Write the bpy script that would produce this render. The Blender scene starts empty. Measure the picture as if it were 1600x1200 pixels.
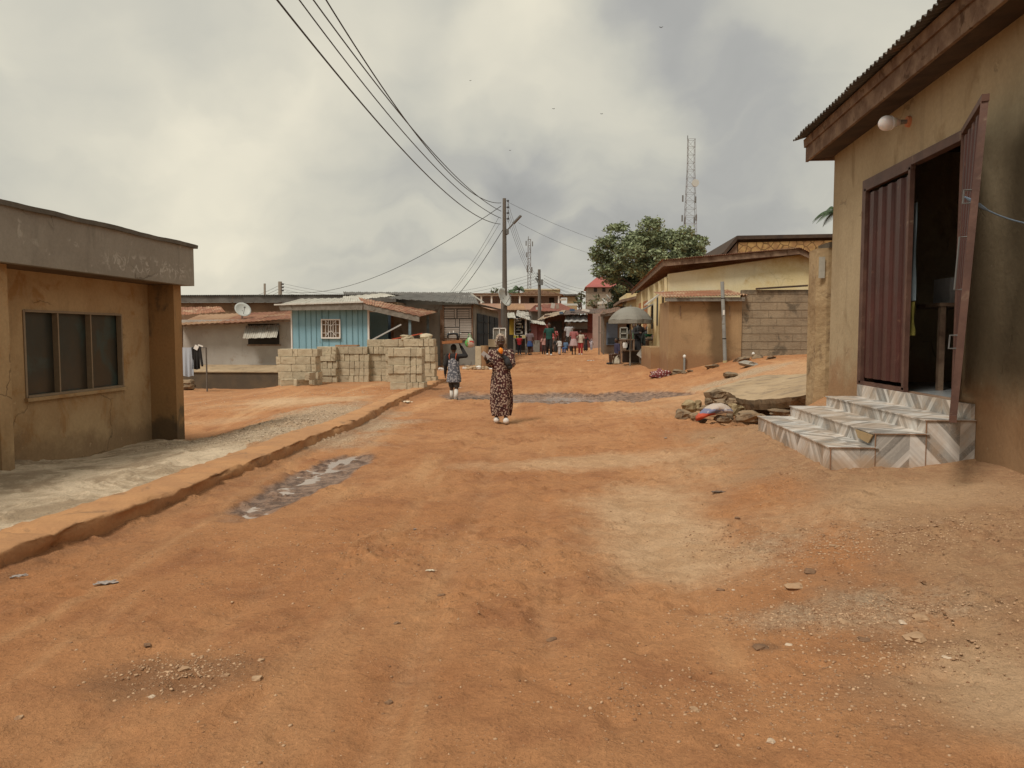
import bpy, bmesh, math, random
import numpy as np
from mathutils import Vector, Matrix
rnd = random.Random(7)
S = bpy.context.scene
COL = S.collection
rad = math.radians

# ---------------------------------------------------------------- camera
FPX = 1200.0                       # focal length in pixels of the 1600 px wide photograph
YAW, PIT = math.atan(88 / 1200), math.atan(78 / 1200)
EYE = Vector((0, 0, 1.5))
cam = bpy.data.cameras.new("camera"); camo = bpy.data.objects.new("camera", cam); COL.objects.link(camo)
camo.location = EYE; camo.rotation_euler = (math.pi / 2 - PIT, 0, YAW)
cam.sensor_width = 36; cam.lens = 36 * FPX / 1600; cam.clip_start = 0.05; cam.clip_end = 3000
S.camera = camo
CF = Vector((-math.sin(YAW) * math.cos(PIT), math.cos(YAW) * math.cos(PIT), -math.sin(PIT)))
CR = Vector((math.cos(YAW), math.sin(YAW), 0)); CU = CR.cross(CF)
def ray(px, py): return CF + CR * ((px - 800) / FPX) + CU * ((600 - py) / FPX)
def atY(px, py, Y): d = ray(px, py); return EYE + d * (Y / d.y)
def atX(px, py, X): d = ray(px, py); return EYE + d * (X / d.x)
def atZ(px, py, Z): d = ray(px, py); return EYE + d * ((Z - EYE.z) / d.z)

# ---------------------------------------------------------------- sky and sun
SUN_EL, SUN_AZ = 56, -145           # degrees; azimuth measured from +Y (street direction) towards +X
W = bpy.data.worlds.new("World"); S.world = W; W.use_nodes = True
nt = W.node_tree; nt.nodes.clear()
def wn(t, **k):
    n = nt.nodes.new(t)
    for a, b in k.items(): setattr(n, a, b)
    return n
def wm(op, a, b=None, c=None, clamp=False):
    n = wn('ShaderNodeMath', operation=op); n.use_clamp = clamp
    for i, v in enumerate((a, b, c)):
        if v is None: continue
        if isinstance(v, (int, float)): n.inputs[i].default_value = v
        else: nt.links.new(v, n.inputs[i])
    return n.outputs[0]
sky = wn('ShaderNodeTexSky', sky_type='NISHITA'); sky.sun_disc = False
sky.sun_elevation = rad(SUN_EL); sky.sun_rotation = rad(SUN_AZ)
sky.air_density = 1.5; sky.dust_density = 4
tc = wn('ShaderNodeTexCoord')
nz = wn('ShaderNodeTexNoise'); nz.inputs['Scale'].default_value = 5; nz.inputs['Detail'].default_value = 5
nt.links.new(tc.outputs['Generated'], nz.inputs['Vector'])
off = wn('ShaderNodeVectorMath', operation='SUBTRACT'); nt.links.new(nz.outputs['Color'], off.inputs[0]); off.inputs[1].default_value = (.5, .5, .5)
sc_ = wn('ShaderNodeVectorMath', operation='SCALE'); nt.links.new(off.outputs[0], sc_.inputs[0]); sc_.inputs['Scale'].default_value = .26
wv = wn('ShaderNodeVectorMath', operation='ADD'); nt.links.new(tc.outputs['Generated'], wv.inputs[0]); nt.links.new(sc_.outputs[0], wv.inputs[1])
wnm = wn('ShaderNodeVectorMath', operation='NORMALIZE'); nt.links.new(wv.outputs[0], wnm.inputs[0])
sx = wn('ShaderNodeSeparateXYZ'); nt.links.new(wnm.outputs[0], sx.inputs[0])
zz = wm('ADD', wm('MAXIMUM', sx.outputs[2], 0), .16)
cx = wn('ShaderNodeCombineXYZ'); nt.links.new(wm('DIVIDE', sx.outputs[0], zz), cx.inputs[0]); nt.links.new(wm('DIVIDE', sx.outputs[1], zz), cx.inputs[1])
cl = wn('ShaderNodeTexNoise'); cl.inputs['Scale'].default_value = 1.15; cl.inputs['Detail'].default_value = 7; cl.inputs['Roughness'].default_value = .48
nt.links.new(cx.outputs[0], cl.inputs['Vector'])
val = wm('MULTIPLY_ADD', cl.outputs[0], .72, .18)
BLOBS = [(400, 90, 17, .12), (600, 190, 12, .16), (860, 70, 10, .20), (820, 20, 8, .14), (960, 200, 8, .14), (150, 250, 14, .10), (430, 430, 18, .12), (90, 30, 12, .10),
         (740, 410, 8, .12), (1280, 200, 12, .10), (980, 260, 7, .10),
         (175, 85, 7, -.20), (330, 125, 6, -.17), (700, 20, 6, -.1), (640, 340, 11, -.15), (730, 260, 11, -.13), (1050, 90, 10, -.17), (960, 40, 8, -.08), (860, 230, 7, -.10),
         (1140, 330, 11, -.24), (900, 330, 8, -.18), (1180, 60, 9, -.02), (560, 260, 9, -.1), (60, 300, 8, -.08)]
for px, py, r, amp in BLOBS:
    d = ray(px, py).normalized()
    dt = wn('ShaderNodeVectorMath', operation='DOT_PRODUCT'); nt.links.new(wnm.outputs[0], dt.inputs[0]); dt.inputs[1].default_value = d
    mr = wn('ShaderNodeMapRange', interpolation_type='SMOOTHSTEP'); nt.links.new(dt.outputs['Value'], mr.inputs[0])
    mr.inputs[1].default_value = math.cos(rad(r)); mr.inputs[2].default_value = 1; mr.inputs[3].default_value = 0; mr.inputs[4].default_value = amp
    val = wm('ADD', val, mr.outputs[0])
rp = wn('ShaderNodeValToRGB'); nt.links.new(val, rp.inputs[0])
e = rp.color_ramp.elements
e[0].position = .1; e[0].color = (.33, .33, .32, 1); e[1].position = .95; e[1].color = (.86, .80, .64, 1)
for p, c in ((.32, (.43, .425, .40, 1)), (.5, (.57, .555, .48, 1)), (.72, (.70, .665, .55, 1))):
    q = e.new(p); q.color = c
skb = wn('ShaderNodeVectorMath', operation='SCALE'); nt.links.new(sky.outputs[0], skb.inputs[0]); skb.inputs['Scale'].default_value = .10
mx = wn('ShaderNodeMix', data_type='RGBA'); mx.inputs[0].default_value = .94
nt.links.new(skb.outputs[0], mx.inputs[6]); nt.links.new(rp.outputs[0], mx.inputs[7])
bg = wn('ShaderNodeBackground'); nt.links.new(mx.outputs[2], bg.inputs[0]); bg.inputs[1].default_value = .84
wo = wn('ShaderNodeOutputWorld'); nt.links.new(bg.outputs[0], wo.inputs[0])
sl = bpy.data.lights.new("sun", 'SUN'); sl.energy = 2.2; sl.angle = rad(16); sl.color = (1, .93, .82)
so = bpy.data.objects.new("sun", sl); COL.objects.link(so)
sd = Vector((math.sin(rad(SUN_AZ)) * math.cos(rad(SUN_EL)), math.cos(rad(SUN_AZ)) * math.cos(rad(SUN_EL)), math.sin(rad(SUN_EL))))
so.rotation_euler = sd.to_track_quat('Z', 'Y').to_euler(); so.location = (0, 0, 30)
vs = S.view_settings; vs.view_transform = 'Standard'; vs.look = 'None'; vs.gamma = 1; vs.exposure = .28; vs.use_curve_mapping = False
S.cycles.max_bounces = 6; S.cycles.diffuse_bounces = 3; S.cycles.use_denoising = True

# ---------------------------------------------------------------- helpers
def tag(o, label=None, cat=None, group=None, kind=None):
    if label: o['label'] = label
    if cat: o['category'] = cat
    if group: o['group'] = group
    if kind or label: o['kind'] = kind or 'thing'
    return o
def thing(name, label, cat, loc=(0, 0, 0), rz=0, group=None):
    o = bpy.data.objects.new(name, None); COL.objects.link(o); o.empty_display_size = .2
    o.location = loc; o.rotation_euler = (0, 0, rz)
    return tag(o, label, cat, group)
def root_loc(p):
    while p.parent: p = p.parent
    return Vector(p.location) if not p.get('_local') else Vector((0, 0, 0))
class MB:
    def __init__(s): s.v = []; s.f = []
    def add(s, vs_, fs):
        n = len(s.v); s.v += [Vector(p) for p in vs_]; s.f += [tuple(i + n for i in f) for f in fs]; return s
    def hexa(s, p):     # p: 4 bottom (ccw) + 4 top
        return s.add(p, [(3, 2, 1, 0), (4, 5, 6, 7), (0, 1, 5, 4), (1, 2, 6, 5), (2, 3, 7, 6), (3, 0, 4, 7)])
    def box(s, x0, x1, y0, y1, z0, z1):
        return s.hexa([(x0, y0, z0), (x1, y0, z0), (x1, y1, z0), (x0, y1, z0), (x0, y0, z1), (x1, y0, z1), (x1, y1, z1), (x0, y1, z1)])
    def obox(s, c, size, rot=None):
        m = rot or Matrix.Identity(3); a, b, d = [q / 2 for q in size]; c = Vector(c)
        return s.hexa([c + m @ Vector(q) for q in ((-a, -b, -d), (a, -b, -d), (a, b, -d), (-a, b, -d), (-a, -b, d), (a, -b, d), (a, b, d), (-a, b, d))])
    def prism(s, pts, vec):
        n = len(pts); vec = Vector(vec); pts = [Vector(p) for p in pts]
        return s.add(pts + [p + vec for p in pts], [tuple(range(n))[::-1], tuple(range(n, 2 * n))] + [(i, (i + 1) % n, n + (i + 1) % n, n + i) for i in range(n)])
    def bar(s, a, b, w, h=None, up=(0, 0, 1)):
        a, b = Vector(a), Vector(b); d = (b - a).normalized(); u = Vector(up)
        if abs(d.dot(u)) > .95: u = Vector((0, 1, 0))
        x = d.cross(u).normalized(); y = x.cross(d); h = h or w; x = x * w / 2; y = y * h / 2
        return s.hexa([a - x - y, a + x - y, b + x - y, b - x - y, a - x + y, a + x + y, b + x + y, b - x + y])
    def tube(s, pts, r, n=8):
        pts = [Vector(p) for p in pts]; m = len(pts)
        rr = r if isinstance(r, (list, tuple)) else [r] * m
        base = len(s.v); px = None
        for i, p in enumerate(pts):
            d = (pts[min(i + 1, m - 1)] - pts[max(i - 1, 0)]).normalized()
            if px is None:
                px = d.orthogonal().normalized()
            px = (px - d * px.dot(d)).normalized(); py = d.cross(px)
            for k in range(n):
                a = 2 * math.pi * k / n; s.v.append(p + (px * math.cos(a) + py * math.sin(a)) * rr[i])
        for i in range(m - 1):
            for k in range(n):
                a = base + i * n + k; b = base + i * n + (k + 1) % n; s.f.append((a, b, b + n, a + n))
        s.f.append(tuple(base + k for k in range(n))[::-1]); s.f.append(tuple(base + (m - 1) * n + k for k in range(n)))
        return s
    def loft(s, rings, n=32, caps=True):   # rings: (center, rx, ry, foldamp, foldn, phase)
        base = len(s.v)
        for c, rx, ry, fa, fn, ph in rings:
            c = Vector(c)
            for k in range(n):
                a = 2 * math.pi * k / n; w = 1 + fa * math.sin(fn * a + ph) + fa * .5 * math.sin((fn * 2 + 1) * a + ph * 2)
                s.v.append(c + Vector((rx * w * math.cos(a), ry * w * math.sin(a), 0)))
        for i in range(len(rings) - 1):
            for k in range(n):
                a = base + i * n + k; b = base + i * n + (k + 1) % n; s.f.append((a, b, b + n, a + n))
        if caps:
            s.f.append(tuple(base + k for k in range(n))[::-1]); s.f.append(tuple(base + (len(rings) - 1) * n + k for k in range(n)))
        return s
    def ell(s, c, r, n=12, rot=None):
        c = Vector(c); r = (r, r, r) if isinstance(r, (int, float)) else r; m = rot or Matrix.Identity(3); vs_ = []; fs = []; h = n // 2
        vs_.append(c + m @ Vector((0, 0, -r[2])))
        for i in range(1, h):
            t = math.pi * i / h
            for k in range(n):
                a = 2 * math.pi * k / n
                vs_.append(c + m @ Vector((r[0] * math.sin(t) * math.cos(a), r[1] * math.sin(t) * math.sin(a), -r[2] * math.cos(t))))
        vs_.append(c + m @ Vector((0, 0, r[2]))); top = len(vs_) - 1
        for k in range(n): fs.append((0, 1 + (k + 1) % n, 1 + k)); fs.append((top, top - n + k, top - n + (k + 1) % n))
        for i in range(h - 2):
            for k in range(n):
                a = 1 + i * n + k; b = 1 + i * n + (k + 1) % n; fs.append((a, b, b + n, a + n))
        return s.add(vs_, fs)
    def cap(s, a, ra, b, rb, n=10):        # tapered capsule
        a, b = Vector(a), Vector(b); s.ell(a, ra, n); s.ell(b, rb, n)
        return s.tube([a, b], [ra * .995, rb * .995], n)
    def sheet(s, p0, pu, pv, waves, amp, th=.004, rag=0, nv=1):     # corrugated: waves counted along u, runs along v
        p0, pu, pv = Vector(p0), Vector(pu), Vector(pv); n = pu.cross(pv).normalized(); nu = max(4, int(waves * 6))
        base = len(s.v); R_ = random.Random(int(abs(p0.x * 77 + p0.y * 13) * 10))
        rg = [R_.uniform(-rag, rag) for _ in range(nu // 24 + 2)]
        for side in (0, 1):
            for j in range(nv + 1):
                for i in range(nu + 1):
                    q = p0 + pu * (i / nu) + pv * (j / nv) + n * (amp * math.sin(2 * math.pi * waves * i / nu) - side * th)
                    if rag and j == 0: q += pv.normalized() * rg[i // 24]
                    s.v.append(q)
        m = (nu + 1) * (nv + 1)
        for j in range(nv):
            for i in range(nu):
                a = base + j * (nu + 1) + i; q = (a, a + 1, a + nu + 2, a + nu + 1); s.f.append(q); s.f.append(tuple(x + m for x in q[::-1]))
        for i in range(nu):
            a = base + i; s.f.append((a + m, a + 1 + m, a + 1, a)); a = base + nv * (nu + 1) + i; s.f.append((a, a + 1, a + 1 + m, a + m))
        return s
    def build(s, name, mat, parent=None, smooth=False, world=True):
        me = bpy.data.meshes.new(name); off = Vector((0, 0, 0))
        if parent is not None: off = root_loc(parent) if world else off
        elif world:
            xs = [p.x for p in s.v]; ys = [p.y for p in s.v]; off = Vector(((min(xs) + max(xs)) / 2, (min(ys) + max(ys)) / 2, min(p.z for p in s.v)))
        me.from_pydata([p - off for p in s.v], [], s.f); me.validate(); me.update()
        if smooth: me.polygons.foreach_set('use_smooth', [True] * len(me.polygons))
        if mat: me.materials.append(mat)
        o = bpy.data.objects.new(name, me); COL.objects.link(o)
        if parent is not None: o.parent = parent
        else: o.location = off
        return o
def fuse(o, voxel, smooth=2):          # union of the closed pieces of a mesh into one continuous skin
    m = o.modifiers.new('r', 'REMESH'); m.mode = 'VOXEL'; m.voxel_size = voxel; m.use_smooth_shade = True
    if smooth:
        m2 = o.modifiers.new('s', 'SMOOTH'); m2.iterations = smooth; m2.factor = .5
    dg = bpy.context.evaluated_depsgraph_get(); dg.update()
    me = bpy.data.meshes.new_from_object(o.evaluated_get(dg)); mats = list(o.data.materials)
    o.modifiers.clear(); old = o.data; o.data = me; me.name = old.name
    if not me.materials:
        for q in mats: me.materials.append(q)
    bpy.data.meshes.remove(old); return o

# ---------------------------------------------------------------- materials
class NT:
    def __init__(s, name):
        s.m = bpy.data.materials.new(name); s.m.use_nodes = True; s.t = s.m.node_tree; s.b = s.t.nodes['Principled BSDF']; s.co = None
    def n(s, t, **k):
        q = s.t.nodes.new(t)
        for a, b in k.items(): setattr(q, a, b)
        return q
    def l(s, a, b): s.t.links.new(a, b)
    def pos(s):
        if s.co is None: s.co = s.n('ShaderNodeNewGeometry').outputs['Position']
        return s.co
    def obj(s): return s.n('ShaderNodeTexCoord').outputs['Object']
    def noise(s, scale, detail=4, rough=.55, co=None, sc=(1, 1, 1), dist=0):
        q = s.n('ShaderNodeTexNoise'); q.inputs['Scale'].default_value = scale; q.inputs['Detail'].default_value = detail; q.inputs['Roughness'].default_value = rough
        q.inputs['Distortion'].default_value = dist
        co = co or s.pos()
        if sc != (1, 1, 1):
            mp = s.n('ShaderNodeMapping'); mp.inputs['Scale'].default_value = sc; s.l(co, mp.inputs[0]); co = mp.outputs[0]
        s.l(co, q.inputs['Vector']); return q.outputs[0]
    def math(s, op, a, b=None, c=None, clamp=False):
        q = s.n('ShaderNodeMath', operation=op); q.use_clamp = clamp
        for i, v in enumerate((a, b, c)):
            if v is None: continue
            if isinstance(v, (int, float)): q.inputs[i].default_value = v
            else: s.l(v, q.inputs[i])
        return q.outputs[0]
    def step(s, v, a, b, lo=0, hi=1):
        q = s.n('ShaderNodeMapRange', interpolation_type='SMOOTHSTEP'); s.l(v, q.inputs[0])
        for i, x in zip((1, 2, 3, 4), (a, b, lo, hi)): q.inputs[i].default_value = x
        return q.outputs[0]
    def mix(s, f, a, b):
        q = s.n('ShaderNodeMix', data_type='RGBA')
        if isinstance(f, (int, float)): q.inputs[0].default_value = f
        else: s.l(f, q.inputs[0])
        for i, v in ((6, a), (7, b)):
            if isinstance(v, tuple): q.inputs[i].default_value = v[:3] + (1,)
            else: s.l(v, q.inputs[i])
        return q.outputs[2]
    def mul(s, a, v):           # colour times scalar socket
        q = s.n('ShaderNodeVectorMath', operation='SCALE'); s.l(a, q.inputs[0]); s.l(v, q.inputs['Scale']); return q.outputs[0]
    def bump(s, h, strength, dist=.01, prev=None):
        q = s.n('ShaderNodeBump'); q.inputs['Strength'].default_value = strength; q.inputs['Distance'].default_value = dist
        s.l(h, q.inputs['Height'])
        if prev: s.l(prev, q.inputs['Normal'])
        return q.outputs[0]
    def out(s, col, rough=.9, normal=None, metal=0, spec=.3):
        if isinstance(col, tuple): s.b.inputs['Base Color'].default_value = col[:3] + (1,)
        else: s.l(col, s.b.inputs['Base Color'])
        if isinstance(rough, (int, float)): s.b.inputs['Roughness'].default_value = rough
        else: s.l(rough, s.b.inputs['Roughness'])
        s.b.inputs['Metallic'].default_value = metal; s.b.inputs['Specular IOR Level'].default_value = spec
        if normal: s.l(normal, s.b.inputs['Normal'])
        return s.m
def wmat(name, c1, c2=None, s1=1.5, c3=None, s3=3, t3=(.55, .68), rough=.9, bump=.35, bs=30, bd=.006, metal=0, streak=1, splash=None, spec=.3, obj=False, top=None, wear=0):
    """weathered surface: two tones, stains of a third, fine relief; splash = (colour, z0, z1) earth thrown up the foot of a wall; top = (colour, z0, z1) mould from the top down"""
    t = NT(name); co = t.obj() if obj else t.pos(); t.co = co
    c2 = c2 or tuple(x * .75 for x in c1)
    st = (1, 1, streak)
    col = t.mix(t.step(t.noise(s1, 5, .6, co, st), .35, .65), c1, c2)
    if c3: col = t.mix(t.step(t.noise(s3, 6, .62, co, st, .6), t3[0], t3[1]), col, c3)
    if splash or top:
        z = t.n('ShaderNodeSeparateXYZ'); t.l(co, z.inputs[0]); nn = t.noise(2.2, 5, .6, co)
    if splash:
        h = t.math('ADD', z.outputs[2], t.math('MULTIPLY_ADD', nn, -1.1, .55)); col = t.mix(t.math('MULTIPLY', t.step(h, splash[1], splash[2], 1, 0), .8), col, splash[0])
    if top:
        h = t.math('ADD', z.outputs[2], t.math('MULTIPLY_ADD', t.noise(5, 7, .7, co), 1.1, -.55)); col = t.mix(t.math('MULTIPLY', t.step(h, top[1], top[2]), .85), col, top[0])
    fine = t.noise(bs, 6, .65, co); nb = None
    if wear:
        vo = t.n('ShaderNodeTexVoronoi', feature='DISTANCE_TO_EDGE'); vo.inputs['Scale'].default_value = 1.1
        wv = t.n('ShaderNodeTexNoise'); wv.inputs['Scale'].default_value = 3; wv.inputs['Detail'].default_value = 5; t.l(co, wv.inputs['Vector'])
        av = t.n('ShaderNodeVectorMath', operation='MULTIPLY_ADD'); t.l(wv.outputs['Color'], av.inputs[0]); av.inputs[1].default_value = (.35, .35, .35); t.l(co, av.inputs[2]); t.l(av.outputs[0], vo.inputs['Vector'])
        crk = t.math('MULTIPLY', t.step(vo.outputs['Distance'], .004, .014, 1, 0), t.step(t.noise(.9, 3, .5, co), .57, .64))
        drip = t.math('MULTIPLY', t.step(t.noise(5, 5, .65, co, (1, 1, .10)), .5, .72), t.step(t.noise(.8, 3, .5, co), .38, .62))
        chip = t.step(t.noise(7, 6, .7, co), .665, .69)
        col = t.mix(t.math('MULTIPLY', drip, .5 * wear), col, tuple(x * .5 for x in c1)); col = t.mix(t.math('MULTIPLY', crk, .45 * wear), col, (.05, .035, .02)); col = t.mix(t.math('MULTIPLY', chip, .55 * wear), col, tuple(min(.8, x * 1.25 + .03) for x in c1))
        nb = t.bump(t.math('ADD', crk, t.math('MULTIPLY', chip, .6)), .6, -.006)
    col = t.mul(col, t.math('MULTIPLY_ADD', fine, .44, .78))
    nb = t.bump(fine, bump, bd, nb)
    nb = t.bump(t.noise(bs / 8, 3, .5, co), bump, bd * 3, nb)
    return t.out(col, rough, nb, metal, spec)
def flat(name, c, rough=.8, metal=0, spec=.4, var=.25):
    t = NT(name); co = t.obj(); t.co = co
    n_ = t.noise(14, 4, .6, co)
    col = t.mul(t.mix(t.noise(3, 3, .5, co), c, tuple(x * .88 for x in c)), t.math('MULTIPLY_ADD', n_, var * 2, 1 - var))
    return t.out(col, rough, t.bump(n_, .2, .004), metal, spec)
M = {}
M['tan'] = wmat('tan plaster', (.42, .335, .215), (.36, .28, .175), 1.1, (.27, .20, .115), 2.6, (.54, .72), wear=.8, bump=.5, bs=26, streak=.45, splash=((.30, .17, .085), .75, 1.35))
M['tan2'] = wmat('ochre plaster', (.45, .315, .175), (.38, .25, .13), 1.1, (.35, .20, .085), 2.2, (.52, .66), wear=1, bump=.45, bs=26, splash=((.26, .17, .095), -.1, .35))
M['pillar'] = wmat('worn plaster edge', (.40, .29, .165), (.32, .22, .12), 1.4, (.19, .13, .075), 3.5, (.54, .7), bump=.8, bs=14, bd=.02)
M['conc'] = wmat('grey cement render', (.30, .275, .235), (.25, .225, .19), .9, (.38, .355, .31), 3.4, wear=1, t3=(.62, .7), bump=.35, bs=30)
M['concd'] = wmat('dark cement lip', (.15, .14, .12), (.10, .095, .085), 3, bump=.6, bs=18)
M['kerb'] = wmat('dusty kerb cement', (.47, .25, .115), (.40, .21, .10), 2.2, (.26, .15, .08), 5, (.56, .72), bump=.7, bs=34, bd=.008)
M['wood'] = wmat('weathered brown board', (.15, .09, .06), (.25, .17, .115), 5, (.09, .05, .03), 6, bump=.5, bs=30, streak=1)
M['woodg'] = wmat('grey board', (.24, .22, .19), (.17, .15, .125), 5, (.10, .08, .06), 7, bump=.5, bs=30)
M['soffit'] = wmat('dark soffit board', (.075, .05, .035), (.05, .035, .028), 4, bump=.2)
M['rust'] = wmat('rusty roof sheet', (.30, .13, .07), (.22, .10, .06), 1.2, (.40, .27, .17), 1.6, (.5, .62), rough=.75, bump=.2)
M['tin'] = wmat('old roof sheet', (.16, .15, .135), (.10, .09, .08), 1.6, (.24, .14, .09), 2, (.6, .75), rough=.6, metal=.2, bump=.2)
M['tinl'] = wmat('light roof sheet', (.52, .50, .44), (.40, .37, .31), 2, (.28, .19, .12), 2.5, (.6, .75), rough=.55, metal=.15, bump=.2)
M['dark'] = flat('dark void', (.03, .026, .022), .9)
M['black'] = flat('black', (.018, .017, .017), .6)
M['brownm'] = wmat('maroon door paint', (.070, .022, .017), (.052, .018, .014), 2, (.13, .065, .04), 6, (.58, .74), rough=.5, bump=.3, spec=.35)
M['brownd'] = wmat('scuffed door frame', (.12, .062, .045), (.08, .04, .03), 4, (.19, .13, .09), 6, (.6, .7), rough=.55, bump=.3)
M['grey'] = wmat('grey house plaster', (.40, .37, .335), (.35, .315, .28), 1, (.26, .20, .15), 1.3, (.58, .75), bump=.3, wear=.6)
M['greyd'] = wmat('grey green boards', (.25, .24, .21), (.21, .20, .175), 1.2, (.13, .11, .09), 3, bump=.3)
M['blue'] = wmat('pale blue painted boards', (.24, .42, .50), (.20, .37, .45), 1.5, (.17, .27, .31), 4, (.62, .78), rough=.7, bump=.2, streak=.3)
M['blued'] = wmat('dark blue boards', (.045, .06, .075), (.03, .04, .05), 1.5, bump=.2)
M['bluedoor'] = wmat('grey blue door', (.15, .20, .28), (.12, .16, .22), 1.5, bump=.2)
M['block'] = wmat('sandcrete', (.50, .425, .30), (.43, .36, .25), 3, (.27, .215, .14), 5, (.56, .7), bump=.8, bs=60, bd=.006)
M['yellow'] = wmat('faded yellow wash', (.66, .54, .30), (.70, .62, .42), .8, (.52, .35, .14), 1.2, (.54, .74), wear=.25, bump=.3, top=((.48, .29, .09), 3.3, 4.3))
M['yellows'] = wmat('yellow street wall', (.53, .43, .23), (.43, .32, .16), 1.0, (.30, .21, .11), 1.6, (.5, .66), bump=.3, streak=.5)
M['mud'] = wmat('brown mud render', (.37, .245, .13), (.32, .205, .11), 1.0, (.23, .15, .08), 1.3, (.54, .7), wear=.8, bump=.4, splash=((.26, .14, .07), .7, 1.05))
M['mossy'] = wmat('mould stained block wall', (.30, .235, .16), (.245, .19, .13), 1.4, (.13, .105, .075), 2.6, (.52, .66), bump=.9, bs=22, bd=.012, top=((.075, .06, .045), 2.35, 2.95))
M['stonep'] = wmat('stone patterned fascia', (.33, .20, .09), (.24, .13, .055), 6, bump=.4)
M['white'] = flat('white paint', (.72, .70, .66), .6, var=.12)
M['pvc'] = wmat('grey pvc pipe', (.27, .28, .27), (.22, .22, .21), 3, (.17, .14, .11), 5, rough=.5, bump=.1)
M['rock'] = wmat('rubble rock', (.27, .185, .11), (.20, .15, .10), 3, (.11, .08, .055), 5, (.5, .66), bump=.9, bs=24, bd=.012)
M['slabe'] = wmat('broken slab edge', (.24, .165, .10), (.16, .11, .065), 4, (.10, .07, .045), 6, bump=.8, bs=24, bd=.012)
M['slab'] = wmat('dusty concrete slab', (.42, .31, .195), (.35, .25, .15), 1.3, (.24, .175, .115), 2.5, (.48, .66), bump=.6, bs=24, bd=.012)
M['pole'] = wmat('weathered pole wood', (.15, .13, .11), (.11, .095, .08), 3, bump=.5, bs=20, streak=.15)
M['wire'] = flat('wire', (.035, .035, .035), .6)
M['steel'] = flat('galvanised steel', (.16, .16, .155), .5, .3)
M['dish'] = flat('satellite dish enamel', (.48, .49, .46), .5, var=.1)
M['skin'] = flat('dark skin', (.075, .038, .022), .5, var=.1)
M['hair'] = flat('black hair', (.012, .010, .009), .8)
M['eyew'] = flat('eye white', (.6, .58, .55), .3, var=.02)
M['gla'] = wmat('dusty dark glass', (.035, .042, .038), (.06, .045, .03), 1.1, (.045, .065, .06), 1.3, (.5, .6), rough=.3, bump=.03, bs=6, spec=.35)
M['frame'] = flat('brown window frame', (.27, .20, .13), .6)
M['trunk'] = wmat('bark', (.12, .09, .065), (.08, .06, .045), 3, bump=.8)
def leafmat(name, c1, c2, sc=.5):
    t = NT(name); col = t.mix(t.step(t.noise(sc, 3, .6), .35, .65), c1, c2)
    g = t.n('ShaderNodeNewGeometry'); col = t.mul(col, t.math('MULTIPLY_ADD', g.outputs['Random Per Island'], .9, .6))
    t.out(col, .55, spec=.3); t.b.inputs['Transmission Weight'].default_value = 0
    return t.m
M['leaf'] = leafmat('tree leaves', (.225, .26, .14), (.155, .185, .10), .8)
M['leafd'] = leafmat('far leaves', (.12, .15, .085), (.08, .105, .06))
M['leafp'] = leafmat('palm leaves', (.06, .10, .04), (.04, .07, .03))
def pattern(name, base, c2, scale=38, thr=(.30, .36), base2=None):
    t = NT(name); co = t.obj(); t.co = co
    v = t.n('ShaderNodeTexVoronoi'); v.inputs['Scale'].default_value = scale; t.l(co, v.inputs['Vector'])
    n_ = t.noise(scale * 1.6, 2, .5, co)
    d = t.math('ADD', v.outputs['Distance'], t.math('MULTIPLY_ADD', n_, .7, -.35))
    b = base if base2 is None else t.mix(t.step(t.noise(scale / 3, 2, .5, co), .45, .55), base, base2)
    col = t.mix(t.step(d, thr[0], thr[1]), c2, b)
    return t.out(col, .85, t.bump(n_, .2, .004))
M['floral'] = pattern('floral print cloth', (.045, .016, .016), (.40, .30, .235), 30, (.39, .45), (.075, .022, .02))
M['scarfc'] = pattern('cream and maroon headscarf', (.42, .34, .26), (.08, .025, .022), 30, (.36, .42))
M['swirl'] = pattern('grey swirl print cloth', (.095, .10, .12), (.34, .34, .36), 24, (.38, .46))
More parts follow.
